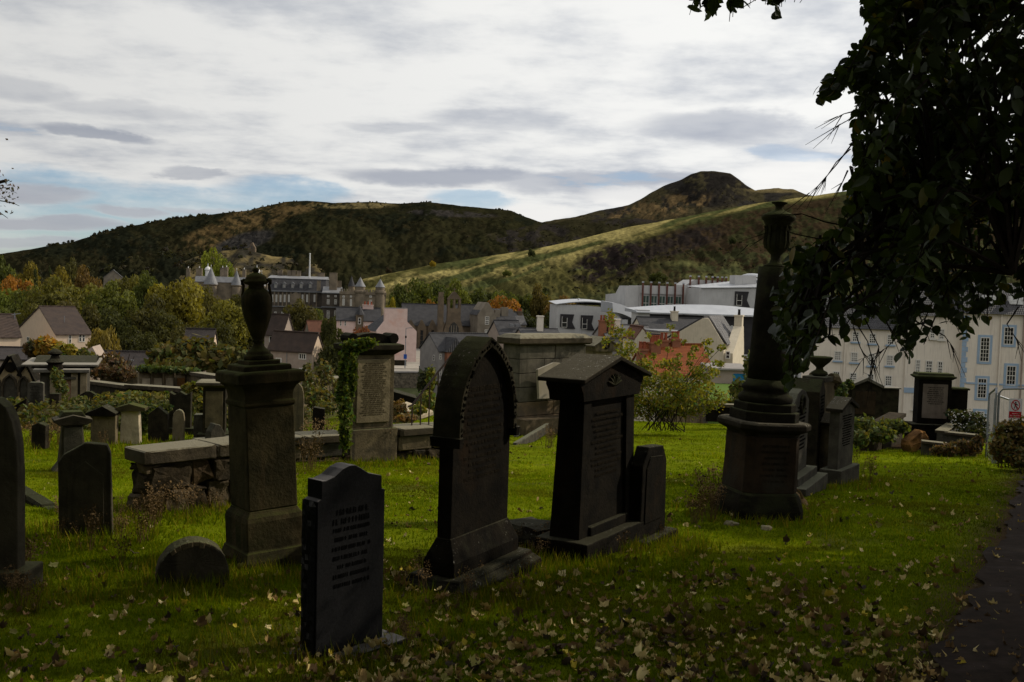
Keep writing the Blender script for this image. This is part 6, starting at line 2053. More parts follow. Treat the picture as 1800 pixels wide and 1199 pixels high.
mat('rub_a', (0.10, 0.066, 0.036), (0.05, 0.036, 0.022), 6.0, 0.95, 0.7, c3=(0.045, 0.04, 0.03))
mat('rub_b', (0.055, 0.042, 0.026), (0.026, 0.021, 0.014), 6.0, 0.95, 0.7, c3=(0.035, 0.032, 0.024))
mat('rub_c', (0.125, 0.095, 0.058), (0.06, 0.047, 0.03), 6.0, 0.95, 0.7, c3=(0.055, 0.048, 0.034))


def back_left():
    r, sp, w, t, z = outline_stone('headstone', 'reddish brown squat stone with black gabled cap in the back row', 155, 159, 203, 750, 8, 781, [(1, 731), (0.0, 731)], 'brown_stone', t=0.25, rough=0.0)
    MB().prism([(-0.07, z(731)), (w, z(731)), (w + 0.02, z(726)), (w / 2, z(713)), (-0.09, z(726))], -0.08, 0.34).build('cap', 'black_stone', r, bevel=0.01)
    r, sp, w, t, z = outline_stone('headstone', 'pale buff weathered headstone under a mossy cap beside the ivy', 206, 209, 247, 750, 8, 779, [(0.9, 724), (0.8, 721), (0.2, 721), (0.1, 724)], 'pale_stone', t=0.2, rough=0.02)
    MB().prism([(-0.06, z(723)), (w + 0.1, z(722)), (w + 0.1, z(716)), (w * 0.5, z(709)), (-0.06, z(716))], -0.07, 0.26).build('cap', 'mossy_stone', r, bevel=0.012)
    outline_stone('headstone', 'dark plain headstone right of the ivy in the back row', 257, 260, 294, 750, 8, 776, [(1, 728), (0.5, 715), (0.0, 728)], 'sooty_stone', t=0.22)
    outline_stone('headstone', 'small pale round topped headstone in the back row', 301, 303, 323, 750, 8, 775, [(1, 735), (0.93, 727), (0.75, 722), (0.5, 720), (0.25, 722), (0.07, 727), (0, 735)], 'tan_stone', t=0.15)
    r, sp, w, t, z = outline_stone('headstone', 'dark headstone with peaked top and shoulders behind the small pale one', 293, 297, 335, 730, 8, 764, [(1, 689), (0.78, 694), (0.5, 688), (0.24, 694), (0, 689)], 'sooty_stone', t=0.22)
    MB().box(-0.12, w + 0.12, -0.12, t + 0.1, -0.3, 0.22).build('plinth', 'sooty_stone', r, bevel=0.02)
    gable_stone('tall_tablet', 'tall dark tablet with flat cornice just left of the urn pedestal', 346, 356, 396, 730, 12, 778, 681, 681, 762, 'sooty_stone', 'coping_stone', over=0.14, t=0.4, ins=0, panel='brown_stone')
    outline_stone('headstone', 'low square stone block between the back row and the tall tablet', 337, 340, 356, 750, 8, 775, [(1, 729), (0, 729)], 'grey_stone', t=0.3)
    outline_stone('headstone', 'wide round headed dark stone behind the back row', 130, 133, 176, 700, 8, None, [(1, 712), (0.95, 702), (0.8, 693), (0.6, 688), (0.4, 688), (0.2, 693), (0.05, 702), (0, 712)], 'sooty_stone', t=0.2, d=29, z0=-2.9)
    outline_stone('inscribed_slab', 'tall brown slab covered in inscription beside the gothic tomb', 43, 48, 76, 700, 14, None, [(1, 674), (0.85, 672), (0.15, 672), (0, 674)], 'grey_stone', t=0.2, d=29, z0=-3.1, ins=20, seed=21, rough=0.0)
    outline_stone('headstone', 'dark slab with sloping top leaning beside the inscribed brown slab', 13, 17, 46, 720, 10, None, [(1, 700), (0.1, 716), (0, 722)], 'black_stone', t=0.15, d=27, z0=-2.8)
    outline_stone('headstone', 'dark block with carved square recess behind the small monument', 83, 87, 104, 700, 10, None, [(1, 692), (0, 692)], 'sooty_stone', t=0.25, d=28, z0=-3.0)
    outline_stone('headstone', 'short dark stone at the foot of the inscribed slab', 53, 55, 80, 760, 6, 790, [(1, 748), (0.5, 743), (0, 748)], 'sooty_stone', t=0.2)
    # gothic gabled tomb at the left edge
    d = 36
    sp = Spot(-26, -16, 58, 680, 14, d)
    z = lambda py, px=20: EYE.z + ray(px, py).z * d + 4.5
    r = thing('gothic_tomb', 'gothic wall tomb with warm stone gable and recessed pointed arches at the left edge', 'tomb', sp.loc(-4.5), sp.th)
    w = sp.w
    u = lambda px: sp.Fp(px, 680)[0]
    MB().prism([(u(-20), 0), (u(56), 0), (u(56), z(668)), (u(45), z(645)), (u(34), z(660)), (u(17), z(632)), (u(-4), z(668)), (u(-20), z(650))], 0, 0.8).build('wall', 'warm_stone', r)
    for a0, a1, top in ((5, 30, 659), (33, 50, 662), (-18, 2, 662)):
        x0, x1 = u(a0), u(a1)
        c = (x0 + x1) / 2
        hw = (x1 - x0) / 2
        pts = [(x0, z(705)), (x1, z(705)), (x1, z(680)), (c + hw * 0.75, z(680) + (z(top) - z(680)) * 0.62), (c, z(top)), (c - hw * 0.75, z(680) + (z(top) - z(680)) * 0.62), (x0, z(680))]
        nic = MB().prism(pts, -0.03, -0.003).build('niche', 'grey_stone', r)
        o = MB()
        for i in range(2, len(pts)):
            p, q = pts[i], pts[(i + 1) % len(pts)]
            o.tube([(p[0], -0.07, p[1]), (q[0], -0.07, q[1])], 0.05, 5)
        o.build('arch_moulding', 'coping_stone', nic)
    mb = MB()
    for a, b in (((u(-8), z(668)), (u(17), z(627))), ((u(17), z(627)), (u(36), z(664))), ((u(33), z(662)), (u(45), z(641))), ((u(45), z(641)), (u(60), z(672)))):
        k = Vector((b[0] - a[0], 0, b[1] - a[1])).normalized()
        nn = Vector((-k.z, 0, k.x)) * (0.07 if k.x > 0 else -0.07)
        mb.prism([(a[0], a[1]), (b[0], b[1]), (b[0] + nn.x, b[1] + abs(nn.z)), (a[0] + nn.x, a[1] + abs(nn.z))], -0.12, 0.95)
    mb.build('gable_coping', 'black_stone', r)
    MB().lathe([(0.19, 0), (0.19, 0.06)], 12).build('roundel', 'black_stone', r).matrix_local = Matrix.Translation((u(18), -0.01, z(646))) @ Matrix.Rotation(math.pi / 2, 4, 'X')
    # mausoleum with flat roof slabs
    d = 33
    sp = Spot(58, 70, 149, 680, 20, d)
    z = lambda py, px=90: EYE.z + ray(px, py).z * d + 4.3
    r = thing('burial_vault', 'square roofed burial vault with slab roof and a finial beside the gothic tomb', 'tomb', sp.loc(-4.3), sp.th)
    w = sp.w
    u = lambda px: sp.Fp(px, 680)[0]
    MB().box(0, w, 0, 3, 0, z(655)).build('wall', 'grey_stone', r)
    MB().box(-0.2, w + 0.15, -0.25, 3.3, z(655) + 0.002, z(649)).build('roof_slab', 'coping_dark', r, bevel=0.02)
    MB().prismx([(0.3, z(649)), (3.0, z(649)), (3.0, z(636)), (2.0, z(634))], -0.3, w + 0.3).build('roof', 'black_stone', r)
    MB().box(-0.6, w + 0.4, 0.2, 3.4, z(646), z(642)).build('roof_slab', 'coping_dark', r, bevel=0.02)
    for a in (94, 131, 147):
        MB().box(u(a) - 0.1, u(a) + 0.1, -0.12, -0.003, 0, z(656)).build('pilaster', 'tan_stone', r)
    MB().box(u(97), u(127), -0.06, -0.003, z(705), z(668)).build('panel', 'brick_panel', r)
    MB().box(u(90), u(134), -0.16, -0.002, z(667), z(663)).build('lintel', 'grey_stone', r)
    x = u(97)
    MB().lathe([(0.26, z(650)), (0.22, z(640)), (0.3, z(636)), (0.16, z(630)), (0.12, z(625)), (0.24, z(621)), (0.2, z(618)), (0.05, z(613))], 12, x, -0.1).build('finial', 'black_stone', r)
    # roofless burial enclosures stepping back
    d = 40
    for lab, pa, pb, d0, d1, hh, m in (('long low enclosure wall running right behind the burial vault', (150, 668), (330, 690), 44, 34, 1.9, 'sooty_stone'),
                                       ('front enclosure wall above the ivy mass', (222, 675), (340, 683), 36, 33, 1.5, 'sooty_stone'),
                                       ('brick red enclosure wall far behind the ivy mass', (176, 655), (300, 652), 46, 47, 2.2, 'brown_stone'),
                                       ('back enclosure wall with warm stone recesses under green creeper', (245, 649), (330, 651), 42, 43, 2.4, 'tan_stone'),
                                       ('enclosure end wall sloping down left of the tall tablet', (327, 652), (385, 660), 43, 36, 2.2, 'brown_stone'),
                                       ('low boundary wall behind the bushes right of the urn pedestal', (520, 690), (600, 660), 36, 44, 1.5, 'brown_stone')):
        a, b = W(pa[0], pa[1], d0), W(pb[0], pb[1], d1)
        e = b - a
        L = math.hypot(e.x, e.y)
        rt = thing('enclosure_wall', lab, 'wall', (a.x, a.y, a.z - hh - 1.5), math.atan2(e.y, e.x))
        dz = b.z - a.z
        T_ = 0.4
        MB().loft([[(0, 0, 0), (0, T_, 0), (0, T_, hh + 1.35), (0, 0, hh + 1.35)], [(L, 0, 0), (L, T_, 0), (L, T_, hh + 1.35 + dz), (L, 0, hh + 1.35 + dz)]]).build('wall_face', m, rt)
        n = max(2, int(L / 1.1))
        for i in range(n):
            x0, x1 = L * i / n, L * (i + 1) / n - 0.01
            g0, g1 = hh + 1.352 + dz * i / n, hh + 1.352 + dz * (i + 1) / n
            MB().loft([[(x0, -0.08, g0), (x0, T_ + 0.08, g0), (x0, T_ + 0.08, g0 + 0.13), (x0, -0.08, g0 + 0.13)], [(x1, -0.08, g1), (x1, T_ + 0.08, g1), (x1, T_ + 0.08, g1 + 0.13), (x1, -0.08, g1 + 0.13)]]).build('coping_slab', 'coping_stone', rt)
        if 'warm stone' in lab:
            for i in range(4):
                MB().box(L * (0.06 + i * 0.24), L * (0.22 + i * 0.24), -0.05, -0.003, 1.2, hh + 1.1).build('recess_panel', 'pale_stone' if i != 3 else 'rusty_stone', rt)
                MB().box(L * (0.225 + i * 0.24), L * (0.255 + i * 0.24), -0.12, -0.003, 0.6, hh + 1.3).build('pilaster', 'brown_stone', rt)


mat('warm_stone', (0.42, 0.32, 0.18), (0.24, 0.185, 0.11), 3.0, 0.92, 0.4, c3=(0.14, 0.115, 0.075))
mat('coping_dark', (0.15, 0.135, 0.11), (0.085, 0.078, 0.065), 4.0, 0.92, 0.4, moss_toplight=(0.24, 0.22, 0.18))
mat('brick_panel', (0.27, 0.15, 0.095), (0.20, 0.125, 0.085), 3.0, 0.92, 0.4, c3=(0.22, 0.18, 0.12))


def middle_stones():
    # round topped stone right of the pedestal
    outline_stone('headstone', 'brown round shouldered headstone partly hidden behind the urn pedestal', 505, 508, 534, 700, 8, None, [(1, 700), (0.96, 690), (0.85, 680), (0.65, 674), (0.4, 674), (0, 690)], 'brown_stone', t=0.16, d=24, z0=-2.45)
    outline_stone('headstone', 'small dark stone low among the bushes behind the wall', 548, 550, 571, 720, 10, None, [(1, 719), (0.1, 716), (0, 718)], 'black_stone', t=0.3, d=26, z0=-2.9)
    # terrace wall with the ivy clad tablet standing on it
    a, b = hit(520, 800), None
    sp = Spot(604, 616, 699, 760, 36, base=812)
    z = zz_(sp, 616)
    ang = sp.th
    r = spot_thing('ivy_tablet', 'tall inscribed brown tablet with carved scroll top and moulded cornice on a plain block', 'monument', sp)
    w, t = sp.w, max(sp.t, 0.5)
    blk = z(757)
    MB().box(0, w, 0, t, -0.3, blk).build('base_block', 'brown_stone', r, bevel=0.015, rough=0.015)
    k = sp.s
    x0, x1 = 0.03, w * 0.93
    sh = z(625)
    MB().box(x0, x1, 0.06, t - 0.08, blk, sh).build('shaft', 'brown_stone', r, bevel=0.01)
    MB().box(x0 + 0.1, x1 - 0.1, 0.03, 0.061, blk + 0.12, sh - 0.08).build('inscribed_face', 'tan_stone', r, bevel=0.008)
    inscription(r, x0 + 0.16, x1 - 0.16, blk + 0.24, sh - 0.14, 26, y=0.026, m='letter_soft', seed=31, h=0.024)
    MB().steps([((x1 - x0) / 2 + 0.0, (t - 0.14) / 2, sh), ((x1 - x0) / 2 + 0.06, (t - 0.14) / 2 + 0.06, sh + 0.05), ((x1 - x0) / 2 + 0.14, (t - 0.14) / 2 + 0.12, sh + 0.10), ((x1 - x0) / 2 + 0.14, (t - 0.14) / 2 + 0.12, sh + 0.19), ((x1 - x0) / 2 + 0.06, (t - 0.14) / 2 + 0.05, sh + 0.215)],
               (x0 + x1) / 2, t / 2).build('cornice', 'sooty_stone', r, bevel=0.008)
    c = (x0 + x1) / 2
    zt = sh + 0.215
    pts = [(c + 0.46 * math.cos(math.pi * i / 14), zt + 0.19 * math.sin(math.pi * i / 14)) for i in range(15)]
    MB().prism(pts, 0.1, t - 0.14).build('scroll_top', 'black_stone', r, bevel=0.01)
    for xx in (x0 + 0.02, x1 - 0.02):
        MB().prism([(xx + 0.1 * math.cos(2 * math.pi * i / 12), zt + 0.09 + 0.1 * math.sin(2 * math.pi * i / 12)) for i in range(12)], 0.06, t - 0.1).build('scroll_end', 'black_stone', r, bevel=0.008)
    # wall running both sides of it
    o = sp.o
    ax = sp.ax
    for lab, q0, q1, zc0, zc1 in (('terrace wall with stone coping left of the ivy clad tablet', -2.7, -0.02, 0.0, 0.0), ('rubble terrace wall below the stair railing right of the inscribed tablet', w + 0.02, w + 2.4, 0, 0)):
        p = o + ax * q0
        L = q1 - q0
        gz = float(ground_z(p.x, p.y))
        rt = thing('terrace_wall', lab, 'wall', (p.x, p.y + 0.06, gz - 0.2), ang)
        zt_ = sp.z0 - sp.sink + blk - gz + 0.2 - (0.03 if q0 > 0 else 0.06)
        MB().box(0, L, 0.1, 0.55, -0.2, zt_ - 0.14).build('core', 'black_stone', rt)
        stone_courses(rt, 0, L, 0.0, zt_ - 0.42, 0.0, 0.2, 'rub_a', (0.12, 0.26), (0.14, 0.5), jit=0.03, mats=['rub_a', 'rub_b', 'rub_c', 'rub_b'], rough=0.07)
        stone_courses(rt, 0, L, zt_ - 0.42, zt_ - 0.14, -0.02, 0.2, 'grey_stone', (0.27, 0.28), (0.45, 0.8), mats=['grey_stone', 'brown_stone', 'tan_stone'])
        n = 3
        for i in range(n):
            MB().chunk(L * i / n, L * (i + 1) / n - 0.008, -0.08, 0.6, zt_ - 0.135, zt_, 0.02, 0.006).build('coping_slab', 'coping_stone', rt)
        if q0 > 0:
            rail = thing('stair_railing', 'rusty iron railing with a sloping handrail on the terrace wall', 'railing', (p.x, p.y + 0.06, gz - 0.2), ang)
            tops = [(0.45 + 0.19 * i, 0.40 + 0.21 * i) for i in range(6)]
            MB().tube([(0.36, 0.3, zt_ + 0.37), (0.45, 0.3, zt_ + 0.40), (1.5, 0.3, zt_ + 1.56)], 0.022, 6).build('handrail', 'rail_iron', rail)
            for x, h in tops:
                MB().tube([(x, 0.3, zt_ - 0.05), (x, 0.3, zt_ + h - 0.03)], 0.016, 6).build('baluster', 'rail_iron', rail)
    # flat dark table slab and broken kerbs beyond the railing
    p = W(700, 690, 31)
    rt = thing('table_tomb', 'dark low table tomb with sloping top beyond the terrace wall', 'tomb', (p.x - 0.4, p.y, p.z - 0.6), 0.15)
    MB().prism([(-0.9, 0.25), (1.0, 0.25), (1.0, 0.42), (0.1, 0.66), (-0.9, 0.6)], 0, 1.0).build('slab', 'black_stone', rt, bevel=0.02)
    MB().box(-0.8, 0.9, 0.1, 0.9, -0.8, 0.249).build('base', 'grey_stone', rt)
    p = W(725, 712, 29)
    rt = thing('broken_slab', 'pale tilted slab of broken stone beside the railing', 'slab', (p.x, p.y, p.z - 0.25), -0.5, tilt=(0.1, 0.22))
    MB().chunk(-0.5, 0.5, -0.3, 0.35, 0, 0.16, 0.03, 0.03).build('slab', 'pale_stone', rt)
    # big ashlar tomb
    sp = Spot(883, 913, 1029, 650, 42, base=764)
    z = zz_(sp, 913)
    r = spot_thing('ashlar_tomb', 'big block built tomb with chamfered cap slab and a leaning marble tablet', 'tomb', sp)
    w, t = sp.w, sp.t
    rows = [764, 733, 708, 682, 657, 632, 607]
    MB().box(0.06, w - 0.06, 0.06, t - 0.06, -0.2, z(607)).build('core', 'sooty_stone', r)
    for j in range(len(rows) - 1):
        za, zb = (z(rows[j]) - 0.2 if j == 0 else z(rows[j])), z(rows[j + 1])
        cuts = [0, w * (0.52 if j % 2 else 0.36), w * (1.0 if j % 2 else 0.74), w]
        cuts = sorted(set(cuts))
        for a_, b_ in zip(cuts[:-1], cuts[1:]):
            MB().box(a_ + 0.006, b_ - 0.006, 0, t, za + 0.008, zb - 0.008).build('block', 'ashlar_dark' if j > 1 else 'ashlar_warm', r, bevel=0.012)
    MB().steps([(w / 2 + 0.08, t / 2 + 0.08, z(607) + 0.002), (w / 2 + 0.13, t / 2 + 0.13, z(604)), (w / 2 + 0.13, t / 2 + 0.13, z(595)), (w / 2 - 0.02, t / 2 - 0.02, z(588))], w / 2, t / 2).build('cap', 'coping_stone', r, bevel=0.012, rough=0.015)
    pw = w * 0.68
    tb = MB().prism([(0, 0), (pw, 0), (pw, z(642) - z(700) - 0.06), (pw * 0.4, z(638) - z(700) + 0.02), (pw * 0.34, z(638) - z(700) + 0.02), (0, z(648) - z(700))], 0, 0.09).build('tablet', 'marble', r, bevel=0.006)
    tb.location = (w * 0.15, -0.42, z(700))
    tb.rotation_euler = (-0.12, 0, -0.04)
    lt = inscription(tb, pw * 0.34, pw * 0.75, (z(642) - z(700)) * 0.35, (z(642) - z(700)) * 0.86, 5, m='letter_cut', seed=41, big=1)
    MB().box(-0.15, w + 0.15, -0.5, -0.003, -0.2, z(735)).build('ledge', 'rub_c', r, rough=0.03)
    # small pedimented tomb behind
    d = 37
    sp = Spot(1028, 1048, 1076, 640, 30, d)
    zq = lambda py: EYE.z + ray(1050, py).z * d + 3.6
    r = thing('wreath_tomb', 'warm stone tomb with low pediment carved with a wreath, behind the block built tomb', 'tomb', sp.loc(-3.6), sp.th)
    w, t = sp.w, sp.t
    MB().box(0, w, 0, t, 0, zq(618)).build('wall', 'tan_stone', r, bevel=0.01)
    c = w / 2
    MB().prism([(-0.1, zq(618)), (w + 0.1, zq(618)), (w + 0.16, zq(609)), (c, zq(594)), (-0.16, zq(609))], -0.1, t + 0.1).build('pediment', 'brown_stone', r, bevel=0.008)
    MB().prism([(-0.2, zq(610)), (c, zq(594.5)), (w + 0.2, zq(610)), (w + 0.2, zq(607.5)), (c, zq(592)), (-0.2, zq(607.5))], -0.14, t + 0.14).build('cap', 'coping_stone', r)
    mb = MB()
    mb.tube([(c + 0.1 * math.cos(a), -0.13, zq(605) + 0.15 * math.sin(a)) for a in np.linspace(0, 2 * math.pi, 17)], 0.035, 6)
    mb.build('wreath', 'black_stone', r)
    # grave kerbs with dry grass in front of the ashlar tomb
    for lab, pa, pb in (('pale kerb stone lying in dry grass before the block built tomb', (905, 782), (962, 767)), ('upper pale kerb stone under the dry grass before the block built tomb', (906, 769), (930, 757))):
        a, b = hit(*pa), hit(*pb)
        e = b - a
        r = thing('grave_kerb', lab, 'kerb', a, math.atan2(e.y, e.x))
        MB().chunk(0, math.hypot(e.x, e.y), -0.05, 0.05, -0.2, 0.04, 0.02, 0.01).build('kerb_stone', 'grey_stone', r)
    # stone wall end behind the sapling and pale kerb along the far lawn edge
    sp = Spot(1160, 1168, 1243, 715, 20, base=741)
    r = spot_thing('rough_tomb', 'rough stone tomb with grey slab end behind the sapling', 'tomb', sp)
    z = zz_(sp, 1168)
    MB().box(0, sp.w, 0, 0.8, -0.3, z(700)).build('wall', 'brown_stone', r, rough=0.05)
    MB().box(sp.w * 0.84, sp.w + 0.02, -0.12, 0.86, -0.3, z(688)).build('end_slab', 'grey_stone', r, bevel=0.01)
    a, b = hit(1192, 734), hit(1292, 748)
    e = b - a
    r = thing('grave_kerb', 'long pale kerb along the far edge of the sunny lawn', 'kerb', a, math.atan2(e.y, e.x))
    L = math.hypot(e.x, e.y)
    for i in range(4):
        MB().chunk(L * i / 4, L * (i + 1) / 4 - 0.015, -0.15, 0.15, -0.2, 0.14, 0.02, 0.01).build('kerb_stone', 'coping_stone', r)
    p = W(1242, 712, 33)
    r = thing('black_kerb_tomb', 'black railed grave enclosure edge just left of the column', 'tomb', (p.x, p.y, p.z - 0.55), -0.12)
    MB().box(0, 1.5, 0, 0.3, 0, 0.5).build('wall', 'black_stone', r)
    MB().box(-0.05, 1.55, -0.05, 0.35, 0.502, 0.6).build('coping_slab', 'coping_stone', r)


mat('ashlar_dark', (0.13, 0.115, 0.085), (0.065, 0.06, 0.045), 3.0, 0.92, 0.4, c3=(0.05, 0.05, 0.036), streak=(0.06, 0.05, 0.038))
mat('ashlar_warm', (0.19, 0.135, 0.08), (0.10, 0.08, 0.055), 3.0, 0.92, 0.5, c3=(0.07, 0.062, 0.045))
mat('marble', (0.30, 0.26, 0.195), (0.22, 0.19, 0.145), 3.0, 0.85, 0.15, c3=(0.25, 0.215, 0.15), moss_toplight=(0.42, 0.38, 0.30))


def right_group():
    # row seen almost edge on behind the column
    r, sp, w, t, z = outline_stone('headstone', 'stone with a carved ring near its top and two stepped bases, right behind the column', 1372, 1392, 1418, 800, 62, 868, [(1, 712), (0.75, 694), (0.5, 688), (0.25, 694), (0, 712)], 'grey_stone', t=0.22, ins=12, seed=51, rough=0.0)
    mb = MB().tube([(w * 0.5 + 0.13 * math.cos(a), -0.015, z(716) + 0.13 * math.sin(a)) for a in np.linspace(0, 2 * math.pi, 19)], 0.025, 6)
    mb.build('carved_ring', 'sooty_stone', r)
    MB().box(-0.14, w + 0.18, -0.14, t + 0.1, -0.2, z(838)).build('step', 'grey_stone', r, bevel=0.012)
    MB().box(-0.26, w + 0.34, -0.28, t + 0.2, -0.3, z(852)).build('step', 'grey_stone', r, bevel=0.012)
    r, sp, w, t, z = outline_stone('tall_headstone', 'tallest thick dark slab with sloping shoulder behind the column', 1417, 1438, 1448, 760, 62, 848, [(1, 690), (0.5, 668), (0, 690)], 'sooty_stone', t=0.5, ins=14, seed=52, rough=0.0)
    # pillar with bowl urn
    sp = Spot(1436, 1446, 1466, 720, 50, base=842)
    z = zz_(sp, 1446)
    r = spot_thing('urn_pillar', 'slim pillar topped by a wide mossy bowl urn with scroll brackets', 'monument', sp)
    w, t = sp.w, max(sp.t, 0.35)
    MB().box(0, w, 0, t, -0.2, z(672)).build('shaft', 'brown_stone', r, bevel=0.01)
    MB().box(-0.04, w + 0.04, -0.04, t + 0.04, z(672), z(663)).build('capital', 'grey_stone', r, bevel=0.01)
    k = sp.s
    MB().lathe([(10 * k, z(663)), (15 * k, z(660)), (14 * k, z(656)), (7 * k, z(652)), (6 * k, z(648)), (10 * k, z(644)), (17 * k, z(638)), (22 * k, z(631)), (22 * k, z(629)), (18 * k, z(628)), (4 * k, z(634))], 24, w / 2 - 0.05, t / 2).build('bowl', 'mossy_dark', r, smooth=True)
    for sg in (0, 1):
        pts = [(w * 0.6, t * sg, z(664)), (w * 0.95, t * sg, z(667)), (w * 1.2, t * sg, z(676)), (w * 0.95, t * sg, z(684))]
        MB().tube(pts, [0.07, 0.1, 0.09, 0.05], 8).build('scroll', 'brown_stone', r)
    gable_stone('gabled_headstone', 'lower gabled headstone with pale lichen cap between the tall slab and the end stone', 1450, 1456, 1470, 790, 58, 848, 746, 732, None, 'brown_stone', 'lichen_cap', over=0.05, t=0.16, ins=12, seed=53)
    gable_stone('gabled_headstone', 'end stone of the row with gabled cap, inscribed face and stepped plinth', 1463, 1474, 1500, 780, 55, 852, 722, 704, 826, 'grey_stone', 'lichen_cap', over=0.06, t=0.17, ins=13, seed=54)
    # wide screen stone with low pediment
    sp = Spot(1482, 1496, 1579, 710, -6, d=29)
    z = lambda py: EYE.z + ray(1530, py).z * 31 + 3.4
    r = thing('pedimented_screen', 'wide dark screen monument with low pediment and side wings before the cream tenement', 'monument', Vector((W(1497, 700, 31).x, 31, -3.4)), math.radians(-5))
    k = 31 / F
    x = lambda px: (px - 1497) * k
    MB().prism([(x(1497), 0), (x(1548), 0), (x(1548), z(680)), (x(1522), z(667)), (x(1497), z(680))], 0, 0.4).build('centre', 'sooty_stone', r, bevel=0.012)
    MB().box(x(1548) + 0.003, x(1579), 0.05, 0.4, 0, z(682)).build('wing', 'sooty_stone', r, bevel=0.012)
    MB().box(x(1470), x(1497) - 0.003, 0.05, 0.4, 0, z(676)).build('wing', 'sooty_stone', r, bevel=0.012)
    MB().prism([(x(1494), z(680) - 0.03), (x(1522), z(667) - 0.03), (x(1551), z(680) - 0.03), (x(1551), z(680) + 0.05), (x(1522), z(667) + 0.06), (x(1494), z(680) + 0.05)], -0.08, 0.5).build('cap', 'coping_dark', r)
    MB().box(x(1503), x(1538), -0.03, -0.002, z(728), z(688)).build('panel', 'brown_dark', r)
    MB().box(x(1549), x(1581), -0.02, 0.46, z(682) + 0.002, z(680)).build('coping_slab', 'coping_dark', r)
    # big tablet with pale inscribed panel
    d = 27
    o = W(1609, 740, d)
    r = thing('inscribed_tablet', 'dark tablet with heavy cornice and pale inscribed panel, lower wing on one side', 'monument', Vector((o.x, d, -3.2)), math.radians(-6))
    z = lambda py: EYE.z + ray(1640, py).z * d + 3.2
    k = d / F
    x = lambda px: (px - 1609) * k
    MB().box(x(1612), x(1668), 0, 0.45, 0, z(667)).build('shaft', 'black_stone', r, bevel=0.012)
    MB().steps([(x(1668) / 2 - 0.02, 0.24, z(667)), (x(1668) / 2 + 0.07, 0.31, z(663)), (x(1668) / 2 + 0.07, 0.31, z(661)), (x(1668) / 2 + 0.02, 0.27, z(660)), (x(1668) / 2 + 0.0, 0.25, z(656))], x(1640), 0.22).build('cornice', 'mossy_dark', r, bevel=0.008)
    MB().box(x(1619), x(1661), -0.03, -0.002, z(735), z(675)).build('inscribed_face', 'panel_stone', r, bevel=0.006)
    inscription(r, x(1624), x(1657), z(712), z(680), 9, y=-0.034, m='letter_cut', seed=61)
    MB().box(x(1668) + 0.003, x(1697), 0.06, 0.4, 0, z(684)).build('wing', 'black_stone', r, bevel=0.012)
    MB().box(x(1668) + 0.003, x(1699), 0.0, 0.46, z(684) + 0.002, z(680.5)).build('wing_coping', 'mossy_dark', r, bevel=0.008)
    MB().box(x(1600), x(1672), -0.2, 0.5, 0, z(745)).build('plinth', 'black_stone', r, bevel=0.015)
    p = W(1614, 758, 25.4)
    r = thing('rusty_boulder', 'rough block of rust orange stone propped before the inscribed tablet', 'boulder', (p.x, p.y, p.z - 0.3), 0.3, tilt=(0.0, -0.6))
    MB().chunk(-0.36, 0.3, -0.1, 0.16, -0.14, 0.22, 0.07, 0.05).build('block', 'rusty_stone', r, rough=0.06)
    # grave enclosure kerbs in front of the tablet
    for lab, pa, pb, dd0, dd1, hh in (('front kerb of the grave enclosure before the inscribed tablet', (1620, 779), (1665, 784), 24.2, 24.0, 0.32), ('long sloped kerb right of the front kerb before the inscribed tablet', (1660, 763), (1717, 769), 24.7, 24.3, 0.45),
                                      ('side kerb of the grave enclosure under the white flowered bush', (1662, 762), (1686, 745), 24.7, 27.4, 0.4)):
        a, b = W(pa[0], pa[1], dd0), W(pb[0], pb[1], dd1)
        e = b - a
        r = thing('grave_kerb', lab, 'kerb', (a.x, a.y, a.z - hh), math.atan2(e.y, e.x))
        L = math.hypot(e.x, e.y)
        dz = b.z - a.z
        MB().loft([[(0, 0, -0.5), (0, 0.2, -0.5), (0, 0.2, hh), (0, 0, hh)], [(L, 0, -0.5), (L, 0.2, -0.5), (L, 0.2, hh + dz), (L, 0, hh + dz)]]).build('kerb_stone', 'grey_stone', r)
        MB().loft([[(0, -0.05, hh + 0.002), (0, 0.25, hh + 0.002), (0, 0.25, hh + 0.06), (0, -0.05, hh + 0.06)], [(L, -0.05, hh + dz + 0.002), (L, 0.25, hh + dz + 0.002), (L, 0.25, hh + dz + 0.06), (L, -0.05, hh + dz + 0.06)]]).build('coping_slab', 'coping_stone', r)
    a, b = W(1538, 762, 25), W(1588, 742, 29)
    e = b - a
    r = thing('enclosure_wall', 'low sloping wall in the shrubs before the wide screen monument', 'wall', (a.x, a.y, a.z - 0.7), math.atan2(e.y, e.x))
    MB().box(0, math.hypot(e.x, e.y), 0, 0.35, -0.5, 0.7).build('wall_face', 'rub_b', r)
    MB().box(-0.05, math.hypot(e.x, e.y) + 0.05, -0.06, 0.41, 0.702, 0.8).build('coping_slab', 'rub_b', r)
    # temporary fence
    a, b, c = W(1739, 692, 24.0), W(1752, 683, 22.0), W(1900, 682, 21.0)
    e0, e1 = W(1750, 695, 24.5), W(1778, 703, 25.5)

    def panel(label, p, q, hh=2.0, second=False):
        e = q - p
        L = math.hypot(e.x, e.y)
        r = thing('fence_panel', label, 'fence', (p.x, p.y, p.z - hh), math.atan2(e.y, e.x))
        dz = q.z - p.z
        MB().tube([(0, 0, 0), (0, 0, hh - 0.1), (0.08, 0, hh)] + [(L - 0.08, 0, hh + dz), (L, 0, hh + dz - 0.1), (L, 0, dz)], 0.025, 6).build('frame', 'galvanised', r)
        MB().tube([(0, 0, hh * 0.5), (L, 0, hh * 0.5 + dz)], 0.016, 5).build('mid_rail', 'galvanised', r)
        mb = MB()
        n = max(3, int(L / 0.1))
